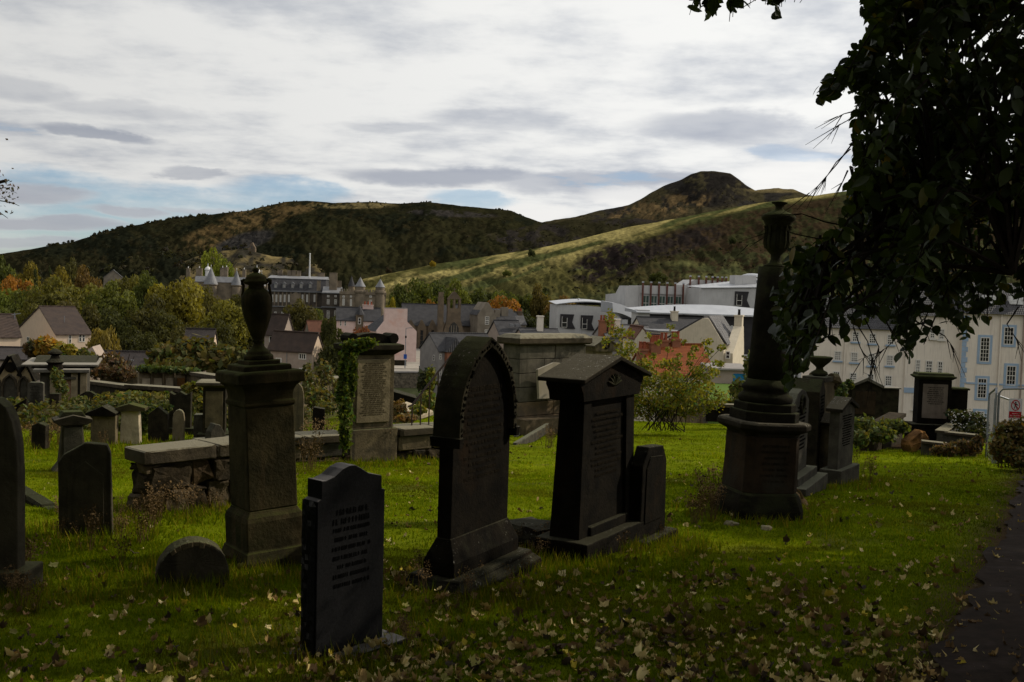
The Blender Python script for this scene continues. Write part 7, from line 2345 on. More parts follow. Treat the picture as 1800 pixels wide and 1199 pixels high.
        for i in range(1, n):
            mb.tube([(L * i / n, 0, 0.1 + dz * i / n), (L * i / n, 0, hh - 0.02 + dz * i / n)], 0.002, 3)
        wm = mb.build('wire_mesh', 'galvanised', r)
        wm['kind'] = 'stuff'
        return r
    panel('short galvanised fence panel seen end on at the corner of the barrier', a, b)
    panel('long galvanised fence panel carrying the prohibition sign', b + Vector((0.06, 0, 0)), c)
    panel('rear galvanised fence panel behind the corner of the barrier', e0, e1, 1.6)
    p = W(1785, 700.5, 21.5)
    k = 21.5 / F
    sg = thing('warning_sign', 'white and red no pedestrians sign hung on the fence', 'sign', p, math.radians(-8))
    hw, ht = 11 * k, 37 * k
    MB().box(-hw, hw, -0.03, -0.022, -ht, 0).build('plate', 'sign_white', sg)
    MB().box(-hw * 0.92, hw * 0.92, -0.034, -0.031, -ht + 0.03, -ht * 0.62).build('red_field', 'sign_red', sg)
    zc = -ht * 0.32
    ro = ht * 0.26
    ring = MB()
    n = 28
    vs = []
    for i in range(n):
        aa = 2 * math.pi * i / n
        for rr_, yy in ((ro, -0.034), (ro * 0.82, -0.034), (ro * 0.82, -0.031), (ro, -0.031)):
            vs.append((rr_ * 0.78 * math.cos(aa), yy, zc + rr_ * math.sin(aa)))
    fs = []
    for i in range(n):
        j = (i + 1) % n
        for q in range(4):
            fs.append((i * 4 + q, i * 4 + (q + 1) % 4, j * 4 + (q + 1) % 4, j * 4 + q))
    ring.add(vs, fs)
    for s_ in (1,):
        dx, dz = ro * 0.78 * 0.62, ro * 0.62
        ring.prism([(-dx - 0.006, zc + dz - 0.006), (dx - 0.006, zc - dz - 0.006), (dx + 0.006, zc - dz + 0.006), (-dx + 0.006, zc + dz + 0.006)], -0.0365, -0.0345)
    ring.build('prohibition_ring', 'sign_red', sg)
    man = MB()
    man.prism([(0.016 * math.cos(2 * math.pi * i / 10), zc + ro * 0.5 + 0.016 * math.sin(2 * math.pi * i / 10)) for i in range(10)], -0.034, -0.031)
    man.prism([(-0.016, zc - 0.01), (0.016, zc - 0.01), (0.02, zc + ro * 0.32), (-0.018, zc + ro * 0.32)], -0.034, -0.031)
    man.prism([(-0.016, zc - 0.012), (-0.034, zc - ro * 0.62), (-0.018, zc - ro * 0.62), (0.0, zc - 0.012)], -0.034, -0.031)
    man.prism([(0.002, zc - 0.012), (0.022, zc - ro * 0.62), (0.036, zc - ro * 0.62), (0.018, zc - 0.012)], -0.034, -0.031)
    man.prism([(0.02, zc + ro * 0.3), (0.02, zc + ro * 0.2), (0.05, zc - 0.01), (0.058, zc + 0.004)], -0.034, -0.031)
    man.build('walking_figure', 'sign_black', sg)
    mb = MB()
    rr_ = random.Random(4)
    for j in range(3):
        z0 = -ht * (0.70 + j * 0.095)
        xx = -hw * (0.45 if j == 0 else 0.75)
        while xx < hw * (0.4 if j == 0 else 0.7):
            mb.box(xx, xx + 0.006, -0.0365, -0.0342, z0 - 0.016, z0)
            if rr_.random() < 0.6:
                mb.box(xx + 0.006, xx + 0.013, -0.0365, -0.0342, z0 - 0.004, z0)
            if rr_.random() < 0.5:
                mb.box(xx + 0.006, xx + 0.013, -0.0365, -0.0342, z0 - 0.016, z0 - 0.012)
            xx += 0.02
    mb.build('lettering', 'sign_white', sg)
    # twisted root and bits of stone by the column
    a = hit(1405, 880)
    r = thing('fallen_branch', 'bare crooked branch leaning against the column base', 'branch', a)
    pts = [W(1398, 868, a.y + 0.05) - a, W(1412, 880, a.y - 0.25) - a, W(1420, 893, a.y - 0.5) - a, W(1428, 905, a.y - 0.8) - a, W(1440, 916, a.y - 1.1) - a, hit(1442, 925) - a]
    MB().tube(pts, [0.035, 0.04, 0.034, 0.036, 0.03, 0.012], 8).build('branch', 'dry_stalk', r, smooth=True)
    MB().tube([pts[1], pts[1] + Vector((-0.05, 0, 0.12)), pts[1] + Vector((-0.16, 0.05, 0.2))], [0.025, 0.015, 0.006], 6).build('side_shoot', 'dry_stalk', r)
    for lab, px, py, q in (('pale stone lump lying below the column base', 1288, 924, 0.085), ('smaller pale stone lump right of the first below the column', 1348, 931, 0.065), ('mossy dark stone lump between the gothic and pedimented headstones', 935, 960, 0.3)):
        p = hit(px, py)
        r = thing('loose_stone', lab, 'stone', p, R_.uniform(0, 3))
        MB().chunk(-q, q, -q * 0.7, q * 0.7, -0.08, q * (0.5 if q < 0.2 else 0.8), q * 0.35, q * 0.14).build('stone', 'tan_stone' if q < 0.2 else 'black_stone', r, rough=0.05)


mat('panel_stone', (0.20, 0.165, 0.135), (0.13, 0.105, 0.085), 3.0, 0.9, 0.2, streak=(0.09, 0.075, 0.06))

front_row()
urn_pedestal()
column_monument()
left_stones()
back_left()
middle_stones()
right_group()
# ------------------------------------------------------------------ shrubs, ivy, weeds, grass, fallen leaves
def leafy(name, label, cat, blobs, n, size, col, stems=None, seed=1, group=None, aspect=1.5, tonevar=(0.6, 1.4), flat=0.0, extra=None):
    """a shrub or creeper: leaves through a set of ellipsoids (centre, radii), optional stem tubes; blobs in world space"""
    rng = np.random.default_rng(seed)
    o0 = Vector(blobs[0][0])
    gz = min(b[0][2] - b[1][2] for b in blobs)
    root = thing(name, label, cat, (o0.x, o0.y, gz), 0.0, group)
    vol = np.array([b[1][0] * b[1][1] + b[1][0] * b[1][2] for b in blobs])
    pick = rng.choice(len(blobs), n, p=vol / vol.sum())
    d = rng.normal(size=(n, 3))
    d /= np.linalg.norm(d, axis=1, keepdims=True)
    C = np.array([tuple(b[0]) for b in blobs])[pick]
    Rr = np.array([b[1] for b in blobs])[pick]
    q = rng.uniform(0.35, 1.05, (n, 1)) ** 0.6 * np.where(rng.random((n, 1)) < 0.3, rng.uniform(0.85, 1.4, (n, 1)), 1.0)
    p = C + d * Rr * q
    nr = d * (1 - flat) + rng.normal(size=(n, 3)) * 0.8
    nr /= np.linalg.norm(nr, axis=1, keepdims=True)
    v, f = leaf_cards(p - np.array([o0.x, o0.y, gz]), nr, size, rng, aspect)
    tone = np.repeat((rng.uniform(*tonevar, (n, 1)) * (1 + 0.25 * rng.normal(size=(n, 1)) * np.array([1, 0.2, 0]))), 4, 0)
    fo = np_mesh('foliage', v, f, 'leaf', root, tone=np.clip(tone, 0.2, 2), kind='stuff')
    fo.color = c4(col)
    if stems:
        mb = MB()
        for pts, rad in stems:
            pts = [Vector(k_) - Vector((o0.x, o0.y, gz)) for k_ in pts]
            mb.tube(pts, [rad * (1 - 0.75 * i / (len(pts) - 1)) for i in range(len(pts))], 5)
        mb.build('stem', 'twig', root)
    return root


def B(px, py, d, rx, rz, ry=None):
    """ellipsoid centred on a photo pixel, radii in photo pixels"""
    s = d / F
    return (W(px, py, d), (rx * s, (ry if ry else rx) * s, rz * s))


def sapling():
    rng = random.Random(5)
    d = 29.0
    base = W(1165, 738, d)
    blobs, stems = [], []
    tips = [(1072, 560, 10, 14), (1085, 585, 16, 14), (1100, 612, 20, 16), (1092, 640, 22, 18), (1112, 660, 26, 22), (1140, 690, 34, 26), (1120, 715, 36, 26), (1175, 700, 36, 22), (1205, 690, 34, 18), (1235, 680, 22, 16), (1225, 655, 18, 12),
            (1180, 665, 22, 16), (1165, 640, 12, 10), (1180, 575, 9, 7), (1185, 592, 7, 9), (1240, 605, 9, 10), (1246, 618, 8, 8), (1255, 655, 12, 8), (1150, 668, 18, 18), (1195, 718, 40, 18), (1085, 700, 22, 24), (1065, 600, 9, 10), (1135, 640, 14, 10),
            (1270, 610, 8, 5), (1215, 625, 10, 8), (1108, 585, 8, 8), (1265, 640, 10, 6), (1110, 690, 24, 24), (1150, 720, 36, 18), (1215, 710, 44, 22), (1260, 700, 22, 16), (1240, 655, 20, 18), (1195, 680, 36, 22), (1130, 655, 26, 24), (1085, 655, 22, 30), (1185, 640, 16, 12), (1095, 725, 26, 16)] + [(1140 + 9 * i, 590 + (i * 37) % 62, 7, 6) for i in range(15)]
    for px, py, rx, rz in tips:
        dd = d + rng.uniform(-0.9, 0.9)
        blobs.append(B(px, py, dd, rx, rz, min(rx, 22)))
        e = W(px, py, dd)
        m = base.lerp(e, 0.5) + Vector((rng.uniform(-.15, .15), 0, 0.12))
        if rng.random() < 0.6:
            stems.append(([base + Vector((rng.uniform(-.7, .7), rng.uniform(-.3, .3), -0.3)), m, e], 0.014))
    leafy('sapling', 'straggly green sapling with many thin stems before the orange red roof', 'shrub', blobs, 8500, 0.07, (0.16, 0.16, 0.025), stems, 3, tonevar=(0.45, 1.5))


def shrubs():
    L = leafy
    L('shrub', 'olive bush spreading over the wall left of the urn pedestal', 'shrub', [B(300, 628, 62, 34, 22), B(345, 622, 62, 40, 26), B(390, 632, 60, 36, 22), B(320, 645, 60, 40, 14), B(425, 635, 60, 24, 22)], 4200, 0.34, (0.085, 0.076, 0.022), None, 11)
    L('shrub', 'yellow orange bush above the burial vault', 'shrub', [B(86, 612, 48, 18, 16), B(76, 604, 48, 12, 10)], 1100, 0.24, (0.25, 0.15, 0.025), None, 12)
    L('shrub', 'yellow green bush right of the yellow orange one above the vault', 'shrub', [B(110, 620, 47, 16, 14), B(122, 618, 47, 10, 12)], 900, 0.22, (0.19, 0.16, 0.025), None, 13)
    L('shrub', 'dark reddish bush left of the yellow orange one above the vault', 'shrub', [B(62, 614, 49, 16, 14)], 800, 0.22, (0.07, 0.05, 0.02), None, 14)
    L('shrub', 'green bush with pale stems below the small triangular gable', 'shrub', [B(140, 628, 50, 20, 14), B(160, 634, 50, 14, 10)], 900, 0.22, (0.08, 0.085, 0.024), None, 15)
    L('shrub', 'brownish twiggy thicket below the dark pantiled roof', 'shrub', [B(195, 640, 47, 26, 20), B(172, 650, 46, 22, 16), B(215, 655, 46, 24, 14)], 1300, 0.16, (0.09, 0.06, 0.03), [([W(190 + i * 5, 668, 46.5), W(186 + i * 6, 645, 46.5), W(180 + i * 8, 622 + (i % 3) * 5, 46.5)], 0.05) for i in range(8)], 16)
    L('creeper', 'mat of green creeper along the top of the back enclosure wall', 'creeper', [B(262, 648, 42, 22, 4, 14), B(300, 650, 42, 24, 4, 14), B(335, 652, 42, 14, 4, 12)], 900, 0.17, (0.06, 0.08, 0.022), None, 17)
    L('bramble', 'bramble tangle filling the ground before the front enclosure wall', 'bramble', [B(200, 704, 29, 30, 12), B(240, 702, 29, 34, 12), B(285, 703, 29, 28, 12), B(225, 712, 28, 40, 10), B(180, 706, 29, 16, 11)], 3200, 0.13, (0.115, 0.115, 0.028), None, 18, tonevar=(0.4, 1.4))
    L('bramble', 'yellow green bramble left of the tall tablet', 'bramble', [B(345, 690, 27, 14, 18), B(352, 712, 26, 10, 14), B(335, 682, 28, 14, 8)], 1000, 0.11, (0.13, 0.12, 0.026), None, 19)
    L('bramble', 'rough weeds and brambles at the left end of the lawn', 'bramble', [B(28, 766, 22.6, 20, 14), B(58, 772, 22.4, 18, 12), B(88, 770, 22.6, 12, 14), B(60, 755, 23.4, 30, 10)], 1700, 0.07, (0.12, 0.085, 0.03), None, 40, tonevar=(0.4, 1.4))
    L('bramble', 'dark brambles crowding behind the back row of stones', 'bramble', [B(36, 752, 24, 26, 14), B(95, 752, 24.2, 16, 12), B(150, 748, 24, 22, 14), B(205, 745, 24, 24, 14), B(250, 748, 24, 24, 14), B(300, 748, 24, 24, 14), B(345, 752, 24, 20, 14), B(392, 745, 24.5, 14, 20), B(130, 728, 24.5, 22, 14), B(190, 716, 25, 26, 12), B(235, 712, 25, 22, 12), B(285, 712, 25, 22, 10), B(330, 722, 24.5, 14, 16)], 5200, 0.08, (0.08, 0.085, 0.024), None, 41, tonevar=(0.35, 1.4))
    L('ivy', 'dark hanging ivy smothering a stone in the back row', 'ivy', [B(262, 722, 22.4, 22, 9, 10), B(250, 740, 22.3, 10, 26, 8), B(272, 735, 22.2, 12, 14, 8), B(245, 760, 22.4, 10, 16, 8), B(290, 716, 22.6, 12, 6, 8)], 1900, 0.075, (0.062, 0.08, 0.02), None, 20)
    L('shrub', 'leafy growth at the foot of the inscribed brown slab', 'shrub', [B(110, 690, 31, 10, 24), B(140, 705, 28.5, 14, 8), B(18, 710, 28, 12, 8), B(100, 665, 32, 10, 18)], 800, 0.09, (0.09, 0.10, 0.03), None, 21)
    gb = []
    for i in range(46):
        x, y = R_.uniform(-15, -6.2), R_.uniform(23.8, 32)
        gb.append((Vector((x, y, float(ground_z(x, y)) + 0.12)), (R_.uniform(0.6, 1.1), R_.uniform(0.6, 1.0), R_.uniform(0.2, 0.42))))
    L('bramble', 'low weedy bramble cover over the ground behind the back row', 'bramble', gb, 9000, 0.11, (0.085, 0.085, 0.026), None, 42, tonevar=(0.35, 1.4))
    # ivy on the tablet
    d = 17.6
    L('ivy', 'thick ivy climbing the left edge of the inscribed tablet and spilling over its top', 'ivy', [B(614, 622, d, 15, 14, 8), B(622, 608, d, 20, 10, 10), B(645, 602, d, 16, 8, 10), B(608, 650, d, 13, 26, 10), B(604, 690, d, 13, 34, 10), B(608, 725, d - 0.2, 13, 26, 10), B(607, 760, d - 0.4, 11, 34, 8), B(620, 660, d - 0.35, 7, 40, 3)],
      4200, 0.058, (0.085, 0.115, 0.018), [([W(606, 800, d), W(604, 740, d), W(610, 640, d)], 0.05)], 22, tonevar=(0.35, 1.5))
    L('shrub', 'loose pale green bush between the round shouldered stone and the ivy', 'shrub', [B(545, 680, 30, 18, 26), B(570, 660, 31, 18, 24), B(560, 700, 29, 26, 20), B(590, 690, 30, 10, 26), B(540, 650, 32, 8, 14), B(575, 715, 28, 20, 10)], 1700, 0.10, (0.125, 0.115, 0.035), [([W(560 + i * 5, 730, 29), W(556 + i * 6, 690, 29), W(548 + i * 7, 650 + 6 * (i % 3), 29.5)], 0.02) for i in range(6)], 23, tonevar=(0.4, 1.4))
    L('shrub', 'dark round bush against the road wall beside the railing', 'shrub', [B(750, 672, 90, 14, 20)], 700, 0.4, (0.035, 0.04, 0.014), None, 24)
    L('shrub', 'yellow green weeds behind the iron railing', 'shrub', [B(752, 705, 30, 16, 18), B(758, 665, 34, 8, 20), B(735, 720, 28, 14, 8)], 900, 0.10, (0.13, 0.135, 0.03), None, 25)
    L('shrub', 'brown dry bush right of the inscribed tablet', 'shrub', [B(702, 722, 27, 14, 18), B(715, 735, 25, 18, 6)], 700, 0.08, (0.16, 0.10, 0.04), None, 26)
    # right hand side
    L('shrub', 'green bush spilling over the low sloping wall before the wide screen monument', 'shrub', [B(1520, 752, 25, 24, 18), B(1548, 764, 24.5, 22, 14), B(1512, 772, 24, 14, 16), B(1560, 748, 26, 16, 10), B(1578, 750, 25.5, 16, 12)], 2700, 0.085, (0.085, 0.10, 0.028), None, 27)
    L('shrub', 'leafy creeper between the bowl urn pillar and the screen monument', 'shrub', [B(1478, 690, 27, 12, 18), B(1492, 676, 28, 8, 8)], 500, 0.09, (0.06, 0.08, 0.022), None, 28)
    L('shrub', 'bush dotted with small white flowers right of the inscribed tablet', 'shrub', [B(1695, 735, 26, 22, 14), B(1718, 745, 25.6, 18, 18), B(1710, 762, 25.4, 26, 16), B(1675, 728, 26.5, 12, 8)], 2300, 0.07, (0.055, 0.062, 0.022), None, 29, tonevar=(0.3, 1.3))
    L('shrub', 'brown dying bush below the white flowered one', 'shrub', [B(1690, 788, 23.9, 30, 14, 10), B(1660, 792, 23.7, 22, 10, 8), B(1718, 782, 24, 10, 18, 8)], 1900, 0.065, (0.11, 0.075, 0.032), None, 30)
    L('shrub', 'tall olive brown weeds in front of the galvanised fence', 'shrub', [B(1775, 762, 20.6, 26, 24), B(1800, 770, 20.4, 24, 36), B(1762, 790, 20.2, 22, 24), B(1795, 805, 20, 28, 20)], 3600, 0.062, (0.125, 0.095, 0.032), [([W(1755 + i * 6, 822, 20.4), W(1753 + i * 6, 780, 20.5), W(1750 + i * 7, 742 + 7 * (i % 3), 20.6)], 0.012) for i in range(9)], 31, tonevar=(0.4, 1.4))
    L('shrub', 'green bush at the far edge of the lawn left of the column', 'shrub', [B(1300, 690, 40, 18, 26), B(1318, 650, 42, 12, 30), B(1290, 712, 36, 16, 10)], 900, 0.14, (0.08, 0.085, 0.025), None, 32)
    rng = np.random.default_rng(3)
    mb = MB()
    for i in range(120):
        p = W(rng.uniform(1672, 1735), rng.uniform(722, 764), 25.4 + rng.uniform(-0.4, 0.6))
        s = rng.uniform(0.012, 0.028)
        mb.add([p + Vector((-s, 0, 0)), p + Vector((0, -s, s * 0.4)), p + Vector((s, 0, 0)), p + Vector((0, 0, s))], [(0, 1, 2), (0, 2, 3)])
    o = mb.build('blossom', 'sign_white')
    o['kind'] = 'stuff'
    par = [q for q in bpy.data.objects if q.get('label', '').startswith('bush dotted')][0]
    o.parent = par
    o.location = -Vector(par.location)


def weed_mesh(seed, hgt=0.6, n=7):
    rr = random.Random(seed)
    mb = MB()
    for i in range(n):
        a = rr.uniform(0, 6.28)
        l = hgt * rr.uniform(0.55, 1.0)
        b = Vector((rr.uniform(-.08, .08), rr.uniform(-.08, .08), 0))
        t = b + Vector((math.cos(a) * l * 0.28, math.sin(a) * l * 0.28, l))
        m = b.lerp(t, 0.55) + Vector((rr.uniform(-.03, .03), rr.uniform(-.03, .03), 0.02))
        mb.tube([b, m, t], [0.004, 0.003, 0.0015], 4)
        for k in range(int(14 + 10 * rr.random())):
            q = rr.uniform(0.45, 1.0)
            c = m.lerp(t, (q - 0.45) / 0.55) + Vector((rr.uniform(-.05, .05), rr.uniform(-.05, .05), rr.uniform(-.02, .03)))
            s = rr.uniform(0.008, 0.022)
            d = Vector((rr.gauss(0, 1), rr.gauss(0, 1), rr.gauss(0, 1))).normalized()
            e = d.cross(Vector((0.3, 0.5, 0.8))).normalized()
            mb.add([c - d * s, c + e * s * 0.7, c + d * s, c - e * s * 0.7], [(0, 1, 2, 3)])
    o = mb.build('dry_weed', 'dry_stalk')
    me = o.data
    bpy.data.objects.remove(o)
    return me


def weeds():
    meshes = [weed_mesh(i, 0.55, 6 + i) for i in range(4)]
    spots = []
    rr = random.Random(9)

    def area(lab, n, x0, x1, y0, y1, h0, h1):
        for i in range(n):
            spots.append((lab, rr.uniform(x0, x1), rr.uniform(y0, y1), rr.uniform(h0, h1)))
    area('dry brown weed stalks in the rough grass left of the half round headstone', 16, 140, 290, 915, 1010, 0.35, 0.75)
    area('dry brown weeds heaped around the base of the stone cut by the left edge', 10, 0, 60, 1010, 1080, 0.4, 0.8)
    area('dry brown weeds standing before the base of the urn pedestal', 6, 455, 525, 955, 1000, 0.5, 0.9)
    area('dry tan weeds growing below the terrace wall left of the ivy tablet', 13, 528, 600, 785, 830, 0.7, 1.3)
    area('tan weeds growing before the plain block of the ivy tablet', 8, 625, 700, 798, 812, 0.7, 1.4)
    area('red brown weeds between the small headstone and the column', 11, 1185, 1268, 885, 925, 0.6, 1.1)
    area('dry weeds in the dark grass beside the gothic headstone', 7, 905, 975, 960, 1000, 0.3, 0.6)
    area('pale weeds at the end of the edge on stone row', 6, 1500, 1530, 820, 850, 0.4, 0.8)
    area('dry tan grass heads around the pale kerbs before the block built tomb', 12, 905, 975, 745, 790, 0.6, 1.1)
    area('dry weeds along the back row of stones on the left', 10, 30, 200, 778, 792, 0.5, 1.2)
    area('brown seed stalks scattered before the plain sooty headstone at the left', 8, 90, 215, 925, 960, 0.3, 0.7)
    area('tall pale stalks along the foot of the rubble wall stub', 9, 240, 395, 885, 912, 0.4, 0.9)
    area('dry stems in the grass round the granite headstone', 7, 525, 720, 1110, 1150, 0.2, 0.4)
    area('dry stems along the plinth of the gothic headstone', 9, 700, 930, 1010, 1075, 0.25, 0.5)
    area('dark dry stems at the foot of the pedimented headstone', 8, 975, 1180, 940, 985, 0.25, 0.55)
    area('tan stems along the far edge of the lawn under the sapling', 12, 1085, 1260, 738, 748, 0.5, 1.1)
    area('dry weeds along the foot of the rubble terrace wall', 7, 705, 765, 798, 808, 0.4, 0.9)
    area('dry stalks at the corner of the rubble wall stub', 5, 228, 300, 890, 918, 0.5, 0.9)
    for i, (lab, px, py, h) in enumerate(spots):
        p = hit(px, py)
        o = bpy.data.objects.new('dry_weed', meshes[i % 4])
        COL.objects.link(o)
        o.location = p
        o.rotation_euler = (0, 0, rr.uniform(0, 6.28))
        o.scale = (h, h, h)
        tag(o, lab, 'weed', lab)


def frustum_points(n, d0, d1, rng, power=1.0, margin=0.08):
    d = np.sqrt(rng.uniform(d0 ** 2, d1 ** 2, n)) if power == 1 else d0 + (d1 - d0) * rng.random(n) ** power
    x = rng.uniform(-0.515 - margin, 0.515 + margin, n) * d
    return x, d


def grass():
    rng = np.random.default_rng(17)
    V, Fc, T = [], [], []

    def batch(n, d0, d1, hgt, wid, nb, keep=None, dry=0.1):
        x, y = frustum_points(n, d0, d1, rng)
        # not on the path
        px = (x - PATH_A.x) * PATH_R.x + (y - PATH_A.y) * PATH_R.y
        ok = (px < -0.04) | (px > 2.2)
        spq = hit(1592, 786)
        ok &= np.hypot((x - spq.x) / 1.3, (y - spq.y) / 1.5) > 0.95
        ok &= (px < -0.45) | (px > 2.3) | (rng.random(n) < 0.45 - px * 0.9)
        ok &= ~((x < -5.6) & (y > 23.2) & (rng.random(n) < 0.8))
        # patchy growth
        pn = fbm(x * 0.9, y * 0.9, 88)
        ok &= rng.random(n) < 0.45 + 0.9 * pn
        if keep is not None:
            ok &= keep(x, y)
        x, y = x[ok], y[ok]
        pn = pn[ok]
        m = len(x)
        z = ground_z(x, y)
        for b in range(nb):
            a = rng.uniform(0, 2 * np.pi, m)
            l = hgt * rng.uniform(0.5, 1.3, m) * (0.7 + 0.6 * pn)
            w = wid * rng.uniform(0.7, 1.3, m)
            ox, oy = rng.normal(0, 0.02 + y * 0.0012, m), rng.normal(0, 0.02 + y * 0.0012, m)
            lean = rng.uniform(0.15, 0.85, m)
            bx, by = x + ox, y + oy
            bz = ground_z(bx, by) - 0.004
            tx, ty, tz = bx + np.cos(a) * l * lean, by + np.sin(a) * l * lean, bz + l * np.sqrt(1 - lean ** 2 * 0.8)
            q = a + rng.uniform(0.8, 2.3, m)
            sx, sy = np.cos(q) * w / 2, np.sin(q) * w / 2
            V.append(np.stack([np.stack([bx - sx, by - sy, bz], 1), np.stack([bx + sx, by + sy, bz], 1), np.stack([tx, ty, tz], 1)], 1).reshape(-1, 3))
            g = np.stack([rng.uniform(0.7, 1.35, m)] * 3, 1)
            yel = rng.random(m) < dry
            g[yel] *= np.array([2.0, 1.35, 1.2])
            mo = fbm(bx * 1.1, by * 1.1, 61)
            g *= (0.45 + 1.1 * fbm(bx * 0.5, by * 0.5, 21))[:, None] * (0.6 + 0.8 * mo)[:, None]
            br = ss(fbm(bx * 0.8, by * 0.8, 63), 0.56, 0.70)[:, None]
            g = g * (1 - 0.55 * br) + br * 0.55 * np.array([0.95, 0.52, 4.0])
            T.append(np.repeat(g, 3, 0))
    batch(62000, 2.8, 9, 0.036, 0.007, 5)
    batch(60000, 9, 18, 0.036, 0.012, 4)
    batch(45000, 18, 38, 0.045, 0.022, 3)
    batch(5000, 5, 30, 0.16, 0.008, 4, lambda x, y: fbm(x * 0.45, y * 0.45, 99) > 0.57, 0.3)
    # longer tufts round the stones
    feet = [(560, 1150, 1.1), (800, 1050, 1.5), (1040, 980, 1.4), (1140, 955, 0.9), (450, 1000, 1.2), (1335, 905, 1.4), (330, 1030, 1.0), (145, 940, 0.9), (310, 905, 1.2), (30, 1045, 0.8), (1450, 850, 1.6), (660, 812, 1.6), (1000, 765, 2.0), (1200, 742, 2.4), (250, 778, 3), (100, 785, 3), (940, 985, 0.8)]
    for px, py, r in feet:
        c = hit(px, py)
        m = 420
        a, q = rng.uniform(0, 2 * np.pi, m), r * np.sqrt(rng.random(m)) * 0.8
        bx, by = c.x + np.cos(a) * q, c.y + np.sin(a) * q
        for b in range(3):
            bx2, by2 = bx + rng.normal(0, 0.02, m), by + rng.normal(0, 0.02, m)
            bz = ground_z(bx2, by2)
            l = rng.uniform(0.05, 0.17, m)
            aa = rng.uniform(0, 2 * np.pi, m)
            le = rng.uniform(0.1, 0.7, m)
            w = np.maximum(0.006, 0.0011 * by2)
            sx, sy = np.sin(aa) * w / 2, -np.cos(aa) * w / 2
            V.append(np.stack([np.stack([bx2 - sx, by2 - sy, bz], 1), np.stack([bx2 + sx, by2 + sy, bz], 1), np.stack([bx2 + np.cos(aa) * l * le, by2 + np.sin(aa) * l * le, bz + l * 0.85], 1)], 1).reshape(-1, 3))
            g = np.stack([rng.uniform(0.6, 1.2, m)] * 3, 1)
            yel = rng.random(m) < 0.4
            g[yel] *= np.array([1.9, 1.15, 6.0])
            T.append(np.repeat(g, 3, 0))
    v = np.concatenate(V)
    o = np_mesh('grass', v, np.arange(len(v)).reshape(-1, 3), 'blade', tone=np.concatenate(T), kind='stuff')
    o.color = (0.104, 0.134, 0.003, 1)


LEAF_OUT = [(0, -0.08), (0.16, -0.04), (0.36, 0.0), (0.36, 0.17), (0.50, 0.36), (0.38, 0.47), (0.31, 0.62), (0.19, 0.62), (0.0, 0.90), (-0.19, 0.62), (-0.31, 0.62), (-0.38, 0.47), (-0.50, 0.36), (-0.36, 0.17), (-0.36, 0.0), (-0.16, -0.04)]


def maple_verts(rr):
    """a curled dead leaf about one unit long: centre fan"""
    cu, tw = rr.uniform(0.5, 2.2), rr.uniform(-1.6, 1.6)
    vs = []
    for x, y in LEAF_OUT + [(0, 0.25)]:
        x, y = x * rr.uniform(0.8, 1.15), y * rr.uniform(0.88, 1.1)
        r2 = x * x + (y - 0.25) ** 2
        vs.append((x, y - 0.25, cu * r2 * 1.1 + tw * x * (y - 0.25) + rr.uniform(-.13, .13)))
    n = len(LEAF_OUT)
    return np.array(vs), np.array([(n, i, (i + 1) % n) for i in range(n)])


LITTER_COLS = [(0.46, 0.36, 0.14), (0.30, 0.20, 0.075), (0.15, 0.092, 0.04), (0.075, 0.05, 0.026), (0.66, 0.55, 0.27), (0.50, 0.40, 0.05), (0.30, 0.28, 0.08), (0.04, 0.03, 0.018)]
LITTER_NAMES = ['tan', 'light brown', 'brown', 'dark brown', 'pale straw coloured', 'yellow', 'greenish brown', 'almost black']


